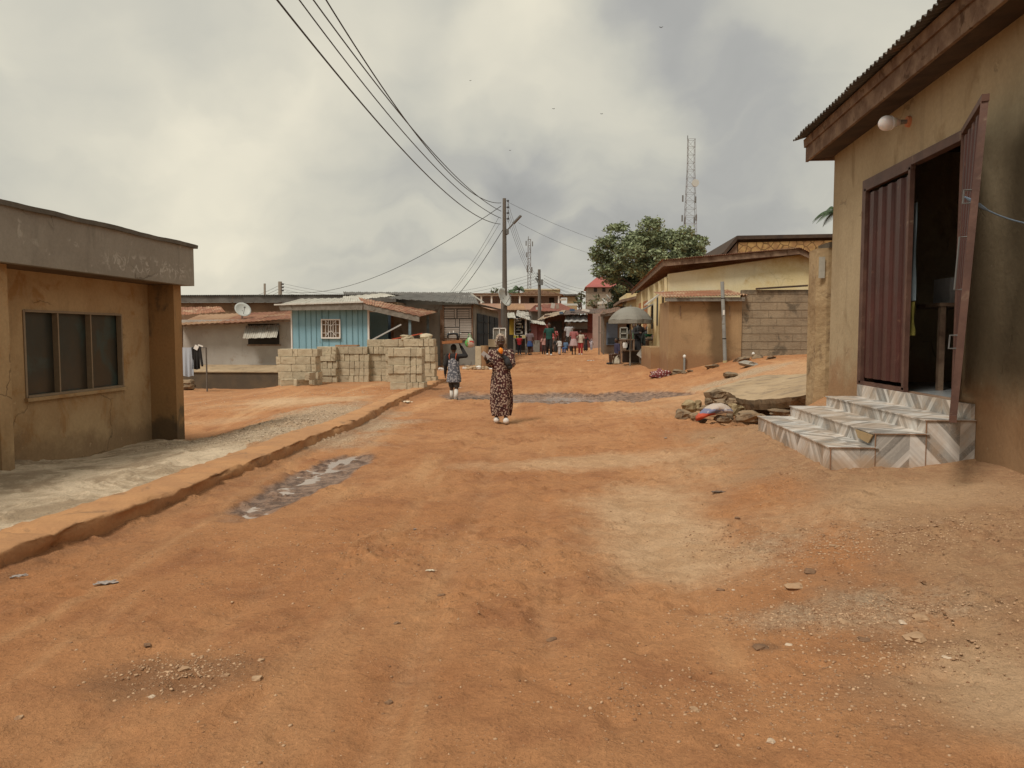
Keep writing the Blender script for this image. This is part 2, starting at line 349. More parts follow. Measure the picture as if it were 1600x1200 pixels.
# ---------------------------------------------------------------- terrain
WX, PX_, KX = 3.6, -6.3, -3.6       # planes: right shop wall, left pillars' fronts, kerb foot
def ctl():
    L = []
    def A(p): L.append(tuple(p))
    for x, y, z in ((0, -6, 0), (0, 0, 0), (-2, 3, 0), (0, 3, 0), (0, 6, 0), (-2, 6, 0), (0, 9, 0), (-2, 10, 0), (0, 13, -.03), (-2, 14, 0), (0, 17, 0), (-2, 19, 0), (1, 21, .03), (-2, 24, .07),
                    (0, 26, .1), (-1, 30, .18), (0, 34, .26), (-.5, 41, .38), (.5, 60, .62), (2, 90, 1.0), (0, 140, 1.5),
                    (-3.8, 2, 0), (-3.6, 6, 0), (-3.6, 10, 0), (-3.7, 14, 0), (-3.9, 19, .02), (-4, 25, .08), (-3.8, -5, 0),
                    (-4.3, 3, .06), (-4.3, 7, .06), (-4.3, 11, .05), (-4.4, 15, .04), (-4.6, 20, .04),
                    (-7.5, 0, -.05), (-7.5, 7, -.05), (-12, 5, -.1), (-9, 12, -.2),
                    (-7, 22, -.02), (-6.3, 24, .02), (-5, 24, .04), (-8.5, 23, -.02), (-4.5, 31, .22), (-8, 30, 0), (-9, 36, .1),
                    (-12, 40, -.1), (-20, 60, .2), (-5, 45, .35), (-8, 60, .5), (-20, 30, -.6), (-40, 60, 0), (-60, 140, .8),
                    (1.5, 3, .05), (1.3, 6, .05), (1.5, 9, .1), (3.6, 3, .36), (3.6, 0, .34), (3.6, -5, .3), (8, 0, .5), (9, 10, .9), (2.3, 9.3, .3), (2.3, 6.8, .27), (2.34, 4.5, .17), (3.4, 8, .38), (3.5, 9.6, .42), (3.0, 10.6, .40), (3.55, 10.6, .50),
                    (2.1, 12.3, .1), (2.6, 15, .14), (2.9, 18, .17), (3.0, 28, .43), (2.9, 34, .48), (2.8, 41, .5), (3, 60, .8), (8, 60, 1.2), (8, 35, 1.0), (15, 25, 1.3), (40, 60, 1.8), (60, 140, 2), (20, 5, 1)):
        A((x, y, z))
    for px, py in ((25, 722), (145, 712), (205, 694), (262, 688)): A(atX(px, py, -6.75))
    for px, py, Y in ((283, 690, 13), (300, 642, 17), (300, 618, 24), (300, 607, 30), (420, 606, 29.5), (400, 612, 24)): A(atY(px, py, Y))
    for px, py in ((1518, 712), (1590, 738)): A(atX(px, py, WX))
    for px, py, Y in ((1283, 616, 11.2), (1250, 655, 12.0), (1271, 553, 22.5), (1158, 560, 22.5), (1045, 582, 22.5), (1100, 592, 20), (1230, 560, 20.5), (1200, 575, 18.5), (1280, 590, 15)): A(atY(px, py, Y))
    return np.array(L)
CT = ctl()
def warp(x, y):
    y = np.maximum(y, -4.0); return np.stack([x / (y + 8) * 5, np.log(y + 8) * 2.2], -1)
CW = warp(CT[:, 0], CT[:, 1])
def kern(a, b): return np.sqrt(((a[:, None, :] - b[None]) ** 2).sum(-1) + .03)
_K = kern(CW, CW) + np.eye(len(CW)) * -1e-3
_n = len(CW); _A = np.zeros((_n + 1, _n + 1)); _A[:_n, :_n] = _K; _A[:_n, _n] = 1; _A[_n, :_n] = 1
_w = np.linalg.solve(_A, np.append(CT[:, 2], 0))
_rs = np.random.RandomState(3); _T = _rs.rand(256, 256)
def vnoise(x, y):
    xi = np.floor(x).astype(int); yi = np.floor(y).astype(int); fx = x - xi; fy = y - yi
    fx = fx * fx * (3 - 2 * fx); fy = fy * fy * (3 - 2 * fy)
    a = _T[xi & 255, yi & 255]; b = _T[(xi + 1) & 255, yi & 255]; c = _T[xi & 255, (yi + 1) & 255]; d = _T[(xi + 1) & 255, (yi + 1) & 255]
    return (a * (1 - fx) + b * fx) * (1 - fy) + (c * (1 - fx) + d * fx) * fy
def fbm(x, y, o=4):
    s = 0; a = .5; t = 0
    for i in range(o): s = s + a * vnoise(x + 17.3 * i, y - 9.1 * i); t += a; a *= .5; x = x * 2.03; y = y * 2.03
    return s / t
def sst(v, a, b):
    t = np.clip((v - a) / (b - a), 0, 1); return t * t * (3 - 2 * t)
def ell(x, y, cx, cy, rx, ry, rot=0, soft=.35, wob=.35, wf=1.6):
    c, s = math.cos(rot), math.sin(rot); dx = x - cx; dy = y - cy
    u = (dx * c + dy * s) / rx; v = (-dx * s + dy * c) / ry
    r = np.sqrt(u * u + v * v) + (fbm(x * wf + 5, y * wf + 3, 4) - .5) * 2 * wob
    return 1 - sst(r, 1 - soft, 1 + soft)
def kerbx(y): return np.interp(y, [-6, 2, 5, 6.2, 7.3, 10, 12.2, 17.1, 24.7, 27], [-3.8, -3.72, -3.66, -3.54, -3.5, -3.52, -3.46, -3.72, -3.85, -3.9])
P1 = atZ(498, 742, -.02); P1b = atZ(545, 716, -.02); P1a = atZ(440, 772, -.02)
def pud1(x, y): return ell(x, y, P1.x, P1.y, .34, 1.75, math.atan2(-(P1b.x - P1a.x), (P1b.y - P1a.y)), .3, .3, 2.2)
def pud2(x, y):   # the drain crossing the street
    yc = np.interp(x, [-4, -2.5, -1, 1, 2.4, 3.4, 6], [19.2, 18.8, 18.7, 18.6, 18.1, 17.6, 17.2]); w = np.interp(x, [-3.8, -2.6, 0, 1.2, 2.2, 3.4], [.4, 1.3, 1.7, 1.6, .8, .4])
    r = np.abs(y - yc) / w + (fbm(x * 1.4, y * .9, 4) - .5) * 1.1
    return (1 - sst(r, .65, 1.15)) * sst(x, -3.6, -2.6) * (1 - sst(x, 2.6, 3.3))
def track(x, y):
    s = 0
    for i, (c, a, f_, w) in enumerate(((-2.25, .25, .21, .10), (-.95, .25, .21, .10), (-.35, .35, .17, .09), (.95, .35, .17, .09), (1.75, .4, .13, .07), (-1.5, .5, .11, .07))):
        d = (x - c - a * np.sin(y * f_ + i) - .02 * y * (i % 3 - 1)) / w; s = s + np.exp(-d * d) * sst(fbm(x * .3 + i * 9, y * .5 + i * 5, 3), .40, .6)
    return np.minimum(s, 1) * (1 - sst(y, 24, 40)) * sst(y, -8, 1)
def gz(x, y, fine=True):
    x = np.atleast_1d(np.asarray(x, float)); y = np.atleast_1d(np.asarray(y, float)); z = np.empty(len(x))
    for i in range(0, len(x), 60000):
        q = warp(x[i:i + 60000], y[i:i + 60000]); z[i:i + 60000] = kern(q, CW) @ _w[:-1] + _w[-1]
    z = np.clip(z, -1.2, 3.2)
    near = 1 - sst(y, 30, 80)
    z += near * (.05 * (fbm(x * .55 + 3, y * .4, 3) - .5) + .035 * (fbm(x * 1.9, y * 1.5 + 8, 4) - .5))
    k = (1 - sst(np.abs(x + .6), 1.8, 3.2)) * near
    z += k * .045 * (fbm(x * 2.6, y * .16 + 4, 3) - .5)
    z -= .055 * pud1(x, y) + .13 * pud2(x, y) * (.25 + 1.1 * fbm(x * 1.6 + 2, y * 3.4, 4))
    z -= track(x, y) * .016 * near
    kx = kerbx(y); z -= .035 * np.exp(-((x - kx - .25) / .28) ** 2) * (y < 26)
    cr = fbm(x * 13, y * 13 + 5, 2); z += near * sst(cr, .60, .74) * .028 * sst(fbm(x * .9 + 7, y * .9, 3), .42, .62) - near * sst(fbm(x * 5.5 + 31, y * 5.5, 2), .66, .8) * .02
    if fine: z += near * (.016 * (fbm(x * 7, y * 7, 3) - .5) + .010 * (fbm(x * 19, y * 19 + 2, 2) - .5))
    return z
def g(x, y): return float(gz([x], [y])[0])
def gp(px, py):       # where the ray through a pixel meets the ground
    d = ray(px, py); t = 1.0; last = t
    while t < 400:
        p = EYE + d * t
        if p.z < g(p.x, p.y): break
        last = t; t *= 1.03
    a, b = last, t
    for _ in range(12):
        m_ = (a + b) / 2; p = EYE + d * m_
        if p.z < g(p.x, p.y): b = m_
        else: a = m_
    p = EYE + d * b; return Vector((p.x, p.y, g(p.x, p.y)))

def ground_mat():
    t = NT('laterite soil'); P = t.pos()
    z1 = t.n('ShaderNodeAttribute', attribute_name='zone_a'); z2 = t.n('ShaderNodeAttribute', attribute_name='zone_b')
    s1 = t.n('ShaderNodeSeparateColor'); t.l(z1.outputs['Color'], s1.inputs[0]); s2 = t.n('ShaderNodeSeparateColor'); t.l(z2.outputs['Color'], s2.inputs[0])
    pale, wet, grav = s1.outputs; brown, conc, dark = s2.outputs
    n1 = t.noise(.35, 4, .55); n2 = t.noise(1.7, 6, .62); n3 = t.noise(9, 6, .65); n4 = t.noise(46, 5, .7); n5 = t.noise(180, 3, .7)
    nl = t.noise(.8, 5, .6, None, (1.9, .25, 1), .5)
    col = t.mix(t.step(n1, .38, .62), (.405, .186, .080), (.465, .232, .106))
    col = t.mix(t.math('MULTIPLY', t.step(n2, .45, .7), .75), col, (.30, .125, .055))
    col = t.mix(t.math('MULTIPLY', t.step(nl, .52, .7), .6), col, (.56, .32, .16))
    zn = t.math('ADD', t.math('MULTIPLY', n2, .6), t.math('MULTIPLY', n3, .4))
    def zone(m, amt=1.0, lo=.10, hi=.85, nn=None):
        return t.math('MULTIPLY', t.step(t.math('ADD', m, t.math('MULTIPLY_ADD', nn or zn, 1.5, -.75)), lo, hi), amt)
    col = t.mix(zone(brown, .85), col, t.mix(t.step(n3, .4, .62), (.42, .26, .145), (.31, .18, .10)))
    col = t.mix(zone(pale, .78, .05, 1.0), col, t.mix(t.step(n2, .4, .66), (.60, .42, .26), (.50, .32, .18)))
    col = t.mix(zone(conc, .95, .35, .6), col, t.mix(t.step(t.noise(1.1, 7, .68, None, (1, 1, 1), 1.2), .42, .6), (.64, .52, .375), (.36, .275, .185)))
    col = t.mix(zone(grav, .8, .2, .8), col, t.mix(t.step(t.noise(30, 4, .8), .42, .58), (.30, .22, .145), (.54, .42, .29)))
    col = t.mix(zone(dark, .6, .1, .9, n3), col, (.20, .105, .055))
    wet = t.math('ADD', wet, t.math('MULTIPLY_ADD', n2, .9, -.45)); col = t.mix(t.step(wet, .15, .75), col, t.mix(t.step(n3, .4, .6), (.14, .085, .06), (.29, .185, .13)))
    # grit: dark and pale specks, more of them off the wheel tracks
    vo = t.n('ShaderNodeTexVoronoi'); vo.inputs['Scale'].default_value = 48; t.l(P, vo.inputs['Vector'])
    sp = t.math('MULTIPLY', t.step(vo.outputs['Distance'], .10, .20, 1, 0), t.step(t.noise(2.6, 4, .6), .42, .66))
    sc = t.n('ShaderNodeSeparateColor'); t.l(vo.outputs['Color'], sc.inputs[0])
    col = t.mix(t.math('MULTIPLY', sp, .8), col, t.mix(t.step(sc.outputs[0], .45, .55), (.17, .09, .05), (.56, .38, .24)))
    col = t.mul(col, t.math('MULTIPLY_ADD', n4, .75, .62)); col = t.mul(col, t.math('MULTIPLY_ADD', n5, .6, .70)); col = t.mul(col, t.math('MULTIPLY_ADD', n3, .5, .75))
    vb = t.n('ShaderNodeTexVoronoi'); vb.inputs['Scale'].default_value = 22; t.l(P, vb.inputs['Vector']); clod = t.math('MULTIPLY', t.step(vb.outputs['Distance'], .12, .34, 1, 0), t.step(t.noise(1.9, 5, .65), .5, .62)); col = t.mix(t.math('MULTIPLY', clod, .35), col, (.56, .32, .17))
    nb = t.bump(n3, .8, .04); nb = t.bump(clod, .7, .014, nb); nb = t.bump(n4, .9, .014, nb); nb = t.bump(n5, .8, .005, nb)
    return t.out(col, t.step(wet, .3, .8, .95, .5), nb, 0, .25)
M['ground'] = ground_mat()

def make_ground():
    def ax(lo, hi, c, s, h):
        a = math.asinh((lo - c) / s); b = math.asinh((hi - c) / s); n = int((b - a) * s / h); return c + s * np.sinh(np.linspace(a, b, n))
    xs = ax(-420, 420, -.1, 4.6, .034); ys = ax(-40, 900, 4.2, 3.6, .032)
    nx, ny = len(xs), len(ys); X, Y = np.meshgrid(xs, ys); x = X.ravel(); y = Y.ravel(); z = gz(x, y)
    Z = z.reshape(ny, nx)
    dzx = np.gradient(Z, xs, axis=1).ravel(); dzy = np.gradient(Z, ys, axis=0).ravel()
    N = np.stack([-dzx, -dzy, np.ones_like(dzx)], -1); N /= np.linalg.norm(N, axis=1)[:, None]
    G = lambda px, py: gp(px, py)
    E = lambda p, rx, ry, rot=0, soft=.75, wob=.55: ell(x, y, p.x, p.y, rx, ry, rot, soft, wob)
    mx_ = np.maximum.reduce
    a = G(1010, 820); b = G(1070, 770); c = G(1300, 800); d = G(1080, 730); e_ = G(1440, 775); f_ = G(1590, 1080); h = G(480, 626); j = G(960, 720)
    pale = mx_([E(G(1050, 850), .55, 1.1, 0) * 1.0, E(G(1010, 800), .5, 1.0) * .9, E(c, 1.2, .6) * .5, E(d, .6, 1.2) * .5, E(e_, .8, .5) * .6, E(f_, .3, .6) * .7, E(G(1130, 870), .35, .4) * .8, E(h, 1.9, .9, -.25), E(j, 1.6, .5, .3) * .7,
                track(x, y) * .22, E(G(340, 660), 1.3, .35) * .5, E(G(1215, 602), 3, 4) * .6])
    brown = sst(x + (fbm(x, y) - .5) * 1.6, 1.0, 2.2) * (1 - sst(y, 10, 12)) * .95
    brown = mx_([brown, E(G(1010, 560), 1.6, 7) * .6, E(G(560, 600), 3, 1.4) * .4, sst(-x, 7, 9) * sst(y, 14, 18) * .3])
    conc = sst(-x + (fbm(x * .9, y * .9) - .5) * .5, 3.9, 4.1) * (1 - sst(y + (fbm(x * .7, y * .7 + 9) - .5) * 3 + (x + 5.5) * .7, 10.6, 12.2)) * sst(y, -5, -3)
    grav = mx_([E(G(480, 655), 1.5, 2.6, .1), E(G(420, 676), 1.6, 1.6) * .9, E(G(340, 685), 1.2, .7) * .9, E(G(1330, 955), .8, .3) * .55, E(G(1430, 820), .9, .3) * .4, E(G(1200, 850), .4, .6) * .4, E(G(1150, 590), 1.2, .8) * .7])
    wet = mx_([pud1(x, y), pud2(x, y)])
    dark = mx_([E(G(290, 1055), .42, .20, .3) * .9, E(G(1405, 1010), .42, .09, .05) * .6, E(G(1195, 1010), .07, .05) * 1.0, E(G(420, 775), .5, 1.1, .2) * .5, E(G(250, 852), .7, .5, .3) * .4,
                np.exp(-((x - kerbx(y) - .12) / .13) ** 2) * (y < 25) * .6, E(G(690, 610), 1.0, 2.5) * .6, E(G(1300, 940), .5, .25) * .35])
    za = np.stack([pale, wet, grav, np.ones_like(x)], -1).astype(np.float32); zb = np.stack([brown, conc, dark, np.ones_like(x)], -1).astype(np.float32)
    I, J = np.meshgrid(np.arange(nx - 1), np.arange(ny - 1)); i0 = (J * nx + I).ravel()
    fx = (x[i0] + x[i0 + 1]) / 2; fy = (y[i0] + y[i0 + nx]) / 2
    road = (fx > kerbx(fy) - .1) & (fx < np.interp(fy, [0, 8, 12, 40, 60, 90], [1.9, 2.1, 2.2, 2.6, 3, 3])) & (fy < 75) & (fy > -30)
    pave = (~road) & (fx < -3.6) & (fx > -8) & (fy > -6) & (fy < 12.2)
    faces = np.stack([i0, i0 + 1, i0 + nx + 1, i0 + nx], -1)
    co = np.stack([x, y, z], -1)
    for name, mask in (('ground', ~road & ~pave), ('dirt_road', road), ('pavement', pave)):
        fc = faces[mask]; used = np.unique(fc); re = np.zeros(nx * ny, int); re[used] = np.arange(len(used)); fc = re[fc]
        me = bpy.data.meshes.new(name); me.vertices.add(len(used)); me.vertices.foreach_set('co', co[used].ravel())
        me.loops.add(fc.size); me.loops.foreach_set('vertex_index', fc.ravel()); me.polygons.add(len(fc)); me.polygons.foreach_set('loop_start', np.arange(0, fc.size, 4))
        me.polygons.foreach_set('use_smooth', np.ones(len(fc), bool)); me.update(calc_edges=True)
        for an, dat in (('zone_a', za), ('zone_b', zb)):
            at_ = me.attributes.new(an, 'FLOAT_COLOR', 'POINT'); at_.data.foreach_set('color', dat[used].ravel())
        me.normals_split_custom_set_from_vertices(N[used].tolist())
        me.materials.append(M['ground']); o = bpy.data.objects.new(name, me); COL.objects.link(o); tag(o, kind='structure')
make_ground()

# standing water
tw = NT('muddy water'); M['water'] = tw.out((.30, .21, .16), .13, tw.bump(tw.noise(16, 3, .5), .06, .01), 0, .7)
def water(name, xs, ys, fn, level, thr):
    m = MB(); n = len(ys)
    idx = {}
    X, Y = np.meshgrid(xs, ys); K = fn(X.ravel(), Y.ravel()).reshape(X.shape) > thr
    for j in range(len(ys) - 1):
        for i in range(len(xs) - 1):
            if K[j, i] or K[j + 1, i + 1]:
                q = []
                for a, b in ((i, j), (i + 1, j), (i + 1, j + 1), (i, j + 1)):
                    if (a, b) not in idx: idx[(a, b)] = len(m.v); m.v.append(Vector((xs[a], ys[b], level(ys[b]))))
                    q.append(idx[(a, b)])
                m.f.append(tuple(q))
    return tag(m.build(name, M['water']), kind='structure')
_xx, _y2 = np.meshgrid(np.linspace(P1.x - .2, P1.x + .3, 16), np.linspace(P1.y - .3, P1.y + 1.2, 30)); pz = float(np.percentile(gz(_xx.ravel(), _y2.ravel()), 30))
water('puddle', np.arange(P1.x - 1.2, P1.x + 1.2, .08), np.arange(P1.y - 2.4, P1.y + 2.4, .08), pud1, lambda y: pz, .3)
_yy = np.linspace(18, 19.4, 12); _xx, _y2 = np.meshgrid(np.linspace(-1.5, 1.8, 30), np.linspace(17.8, 19.6, 20)); pz2 = float(np.percentile(gz(_xx.ravel(), _y2.ravel()), 38))
water('puddle', np.arange(-3, 3, .12), np.arange(16.5, 21.5, .12), pud2, lambda y: pz2, .25)

# kerb
def make_kerb():
    m = MB(); ys = np.arange(-8, 25.6, .07); prof = [(.01, -.25), (.012, .0), (.006, .06), (.0, .078), (-.010, .088), (-.03, .092), (-.16, .095), (-.30, .092), (-.42, .085), (-.44, .07), (-.45, -.2)]
    for j, y in enumerate(ys):
        kx = float(kerbx(y)); zb = float(gz([kx - .2], [y], False)[0]) * .4; wd = float(np.interp(y, [-8, 7, 11, 15, 26], [1.0, 1.08, 1.12, .8, .7])); end = max(0, (y - 23.5) / 2) * .1; sg = int(math.floor(y / 1.9 + .3 * math.sin(y // 1.9))); hx = (_T[sg & 255, 3] - .5) * .05; hz_ = (_T[sg & 255, 9] - .5) * .022; nt2 = .035 if int(math.floor((y + .07) / 1.9 + .3 * math.sin((y + .07) // 1.9))) != sg else 0
        for k, (a, b) in enumerate(prof):
            r = (fbm(np.array([y * 3.1 + k * 7.]), np.array([k * 3.3]), 4)[0] - .5)
            r2 = (fbm(np.array([y * 6 + k * 4.]), np.array([k * 5.3 + 40]), 3)[0] - .5)
            m.v.append(Vector((kx + hx * (b > 0) - nt2 * (k < 6) + a * wd + r * (.075 if k < 6 else .08), y, zb + b - end + (hz_ - nt2 * .8) * (b > 0) + (r2 * .05 if 0 < k < 3 else r2 * .024) * (b > 0))))
        if j:
            n = len(prof); a0 = (j - 1) * n
            for k in range(n - 1): m.f.append((a0 + k, a0 + k + 1, a0 + n + k + 1, a0 + n + k))
    o = m.build('kerb', M['kerb'], None, True); tag(o, kind='structure')
make_kerb()

# pebbles
def tinted(name, lo, hi):
    t = NT(name); a = t.n('ShaderNodeNewGeometry').outputs['Random Per Island']; col = t.mix(a, lo, hi); return t.out(t.mul(col, t.math('MULTIPLY_ADD', t.noise(60, 3), .5, .75)), .9, spec=.2)
M['peb'] = tinted('pebbles', (.24, .13, .07), (.56, .38, .24)); M['pebg'] = tinted('grey chippings', (.27, .20, .14), (.62, .50, .37))
def pebbles(name, pts, r0, r1, mat):
    t = (1 + 5 ** .5) / 2
    iv = np.array([(-1, t, 0), (1, t, 0), (-1, -t, 0), (1, -t, 0), (0, -1, t), (0, 1, t), (0, -1, -t), (0, 1, -t), (t, 0, -1), (t, 0, 1), (-t, 0, -1), (-t, 0, 1)]) / 1.9
    iF = np.array([(0, 11, 5), (0, 5, 1), (0, 1, 7), (0, 7, 10), (0, 10, 11), (1, 5, 9), (5, 11, 4), (11, 10, 2), (10, 7, 6), (7, 1, 8), (3, 9, 4), (3, 4, 2), (3, 2, 6), (3, 6, 8), (3, 8, 9), (4, 9, 5), (2, 4, 11), (6, 2, 10), (8, 6, 7), (9, 8, 1)])
    n = len(pts); rs = np.random.RandomState(len(pts)); r = r0 + (r1 - r0) * rs.rand(n) ** 3.5
    z = gz(pts[:, 0], pts[:, 1]); V = iv[None] * (1 + .35 * (rs.rand(n, 12, 3) - .5)) * r[:, None, None] * np.stack([1 + .5 * rs.rand(n), .7 + .5 * rs.rand(n), .45 + .3 * rs.rand(n)], -1)[:, None, :]
    a = rs.rand(n) * 6.28; c, s = np.cos(a)[:, None], np.sin(a)[:, None]; V = np.stack([V[..., 0] * c - V[..., 1] * s, V[..., 0] * s + V[..., 1] * c, V[..., 2]], -1)
    V += np.stack([pts[:, 0], pts[:, 1], z + r * .12], -1)[:, None, :]
    fcs = (iF[None] + (np.arange(n) * 12)[:, None, None]).reshape(-1, 3)
    me = bpy.data.meshes.new(name); me.vertices.add(n * 12); me.vertices.foreach_set('co', V.ravel()); me.loops.add(fcs.size); me.loops.foreach_set('vertex_index', fcs.ravel())
    me.polygons.add(len(fcs)); me.polygons.foreach_set('loop_start', np.arange(0, fcs.size, 3)); me.update(calc_edges=True); me.materials.append(mat)
    o = bpy.data.objects.new(name, me); COL.objects.link(o); return o
_r = np.random.RandomState(11)
def scatter(cx, cy, rx, ry, n): q = _r.randn(n, 2) * .5; return np.stack([cx + q[:, 0] * rx, cy + q[:, 1] * ry], -1)
L_ = [np.stack([_r.uniform(-3.4, 3.4, 2600), 2.3 + 14 * _r.rand(2600) ** 1.6], -1), np.stack([_r.uniform(.8, 3.5, 1400), 2.3 + 5 * _r.rand(1400)], -1)]
for px, py, rx, ry, n in ((1350, 960, .8, .30, 3600), (1420, 830, 1.0, .35, 2600), (1180, 850, .5, .7, 1500), (1330, 860, .9, .6, 2200), (290, 1050, .35, .22, 1100), (1200, 1100, 1., .4, 1500), (1290, 730, .8, .25, 700), (760, 900, 2.5, 1.6, 1500), (500, 850, 1.2, 1.0, 700), (1450, 1020, .6, .25, 1200)):
    q = gp(px, py); L_.append(scatter(q.x, q.y, rx, ry, n))
pb = np.concatenate(L_); pb = pb[(pb[:, 0] > -3.45) & (pb[:, 0] < 3.5) & ~((pb[:, 0] > 2.25) & (pb[:, 1] > 6.7))]
tag(pebbles('pebbles', pb, .0016, .0085, M['peb']), 'loose reddish grit and small pebbles strewn over the dirt street', 'pebbles', kind='stuff')
L_ = []
for px, py, rx, ry, n in ((480, 655, 1.3, 2.2, 5000), (420, 676, 1.3, 1.3, 2500), (330, 688, 1.2, .7, 900), (560, 612, 2.5, 1.5, 500), (340, 630, 3, 3, 500)):
    q = gp(px, py); L_.append(scatter(q.x, q.y, rx, ry, n))
pb = np.concatenate(L_); pb = pb[(pb[:, 0] < -4.15) & ~((pb[:, 0] < -6.2) & (pb[:, 1] < 12.8))]
tag(pebbles('gravel', pb, .004, .016, M['pebg']), 'grey gravel spread over the yard beyond the kerb', 'gravel', kind='stuff')
# single stones one can point at
def stone(m, c, r, seed=0, n=10):
    R_ = random.Random(seed); c = Vector(c); b = len(m.v); m.ell((0, 0, 0), 1, n)
    ph = [R_.uniform(0, 6) for _ in range(6)]
    for i in range(b, len(m.v)):
        p = m.v[i]; k = 1 + .16 * math.sin(3 * p.x + ph[0]) + .14 * math.sin(4 * p.y + ph[1] + 2 * p.z) + .12 * math.sin(5 * p.z + ph[2] + p.x * 3) + R_.uniform(-.06, .06)
        q = Vector([math.copysign(abs(a) ** .75, a) for a in p]) * k
        m.v[i] = c + Vector((q.x * r[0], q.y * r[1], q.z * r[2]))
    return m
M['stonew'] = wmat('chalky stone', (.62, .50, .38), (.5, .38, .27), 30, bump=.5, bs=60); M['stonel'] = wmat('pale stone', (.46, .31, .19), (.38, .24, .14), 9, (.28, .16, .09), 14, bump=.6, bs=50); M['stoned'] = wmat('brown stone', (.24, .14, .08), (.17, .10, .06), 9, bump=.7, bs=50)
STN = [(1240, 917, .05, 0), (1266, 894, .045, 1), (1127, 922, .025, 1), (1302, 854, .035, 0), (1152, 810, .03, 1), (1190, 1012, .035, 1), (1410, 973, .022, 2), (1438, 966, .04, 0), (1430, 998, .06, 0), (1086, 1110, .025, 0),
       (289, 1046, .026, 0), (402, 1060, .03, 0), (236, 1089, .016, 2), (408, 1032, .018, 0), (607, 1098, .02, 1), (862, 1000, .028, 1), (30, 1122, .02, 0), (352, 1056, .02, 0), (1146, 922, .012, 2), (1233, 1008, .018, 2), (620, 974, .018, 1), (230, 1008, .02, 1),
       (690, 930, .022, 1), (1320, 973, .03, 0), (1350, 1000, .03, 1), (1205, 1158, .02, 2), (1480, 1028, .02, 2)]
proto_st = {}
for i, (px, py, r, k) in enumerate(STN):
    q = gp(px, py)
    o = stone(MB(), (0, 0, 0), (r * 1.0, r * .72, r * .34), i, 8).build('stone', (M['stonel'], M['stoned'], M['stonew'])[k], None, False, world=False)
    o.location = (q.x, q.y, q.z + r * .05); o.rotation_euler = (0, 0, i * 1.3)
    tag(o, ('small pale tan stone lying loose on the dirt in the foreground', 'small dark brown clod of stone on the dirt in the foreground', 'tiny white chip of stone on the dirt in the foreground')[k], 'stone', 'loose stones on the dirt street')
# ---------------------------------------------------------------- right: shop building
# plaster coloured darker behind the open door leaf
def darkened():
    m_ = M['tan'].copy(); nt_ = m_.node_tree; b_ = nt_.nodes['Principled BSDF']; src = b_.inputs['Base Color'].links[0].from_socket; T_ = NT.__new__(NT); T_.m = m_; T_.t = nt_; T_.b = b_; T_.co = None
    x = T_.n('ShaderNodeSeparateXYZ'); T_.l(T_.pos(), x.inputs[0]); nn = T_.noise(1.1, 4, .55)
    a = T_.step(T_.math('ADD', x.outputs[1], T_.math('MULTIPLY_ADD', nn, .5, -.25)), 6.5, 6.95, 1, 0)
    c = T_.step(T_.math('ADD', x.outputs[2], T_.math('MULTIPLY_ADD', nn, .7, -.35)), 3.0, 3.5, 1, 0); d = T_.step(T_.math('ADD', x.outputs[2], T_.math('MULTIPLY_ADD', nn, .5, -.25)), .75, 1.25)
    f = T_.math('MULTIPLY', T_.math('MULTIPLY', a, c), T_.math('MULTIPLY', d, .86)); T_.l(T_.mix(f, src, (.07, .05, .026)), b_.inputs['Base Color']); m_.name = 'darkened tan plaster'; return m_
M['tand'] = darkened()
SH = thing('shop_building', 'tan plastered shop at the right with brown boarded eaves and a corrugated roof', 'building', (5, 4, .3))
YD0, YD1 = atX(1510, 300, WX).y, atX(1349, 300, WX).y          # door opening
ZD0, ZD1 = 1.5 - .6, atX(1350, 283, WX).z
YC = atX(1300, 400, WX).y; WT = 4.25
m = MB(); m.box(WX, WX + .2, YD1, YC, -.2, WT); m.box(WX, WX + .2, YD0, YD1, ZD1, WT + .003); m.box(WX, WX + .2, -6, YD0, -.2, WT); m.box(WX + .002, WX + .2, YD0, YD1, -.2, ZD0 - .04)
m.box(WX + .2, 9.2, YC - .2, YC, -.2, WT + .1); m.box(9, 9.2, -6, YC - .2, -.2, 6.2); m.box(WX + .2, 9, -6, -5.8, -.2, WT + .1)
m.build('wall', M['tand'], SH)
m = MB(); ex = atX(1264, 250, 3.28).x; fz0 = atX(1452, 100, 3.28); fz1 = atY(1264, 250, YC)
sl_ = (fz0.z - fz1.z) / (fz0.y - fz1.y)
zf = lambda y: fz1.z + sl_ * (y - YC)
y0, y1 = -6.3, YC + .12
m.hexa([(3.25, y0, zf(y0)), (3.285, y0, zf(y0)), (3.285, y1, zf(y1)), (3.25, y1, zf(y1)), (3.25, y0, zf(y0) + .19), (3.285, y0, zf(y0) + .19), (3.285, y1, zf(y1) + .19), (3.25, y1, zf(y1) + .19)])
m.box(3.286, 3.9, YC + .08, YC + .115, zf(YC) + .01, zf(YC) + .3)
m.build('fascia', M['wood'], SH)
m = MB(); m.hexa([(3.225, y0, zf(y0) + .193), (3.285, y0, zf(y0) + .193), (3.285, y1, zf(y1) + .193), (3.225, y1, zf(y1) + .193), (3.215, y0, zf(y0) + .30), (3.285, y0, zf(y0) + .30), (3.285, y1, zf(y1) + .30), (3.215, y1, zf(y1) + .30)])
m.build('upper_fascia_board', M['wood'], SH)
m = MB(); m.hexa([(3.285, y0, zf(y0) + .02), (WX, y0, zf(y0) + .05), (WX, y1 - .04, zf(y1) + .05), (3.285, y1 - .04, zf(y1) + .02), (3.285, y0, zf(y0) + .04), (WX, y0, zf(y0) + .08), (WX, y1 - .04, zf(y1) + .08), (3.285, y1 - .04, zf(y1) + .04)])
m.build('soffit', M['soffit'], SH)
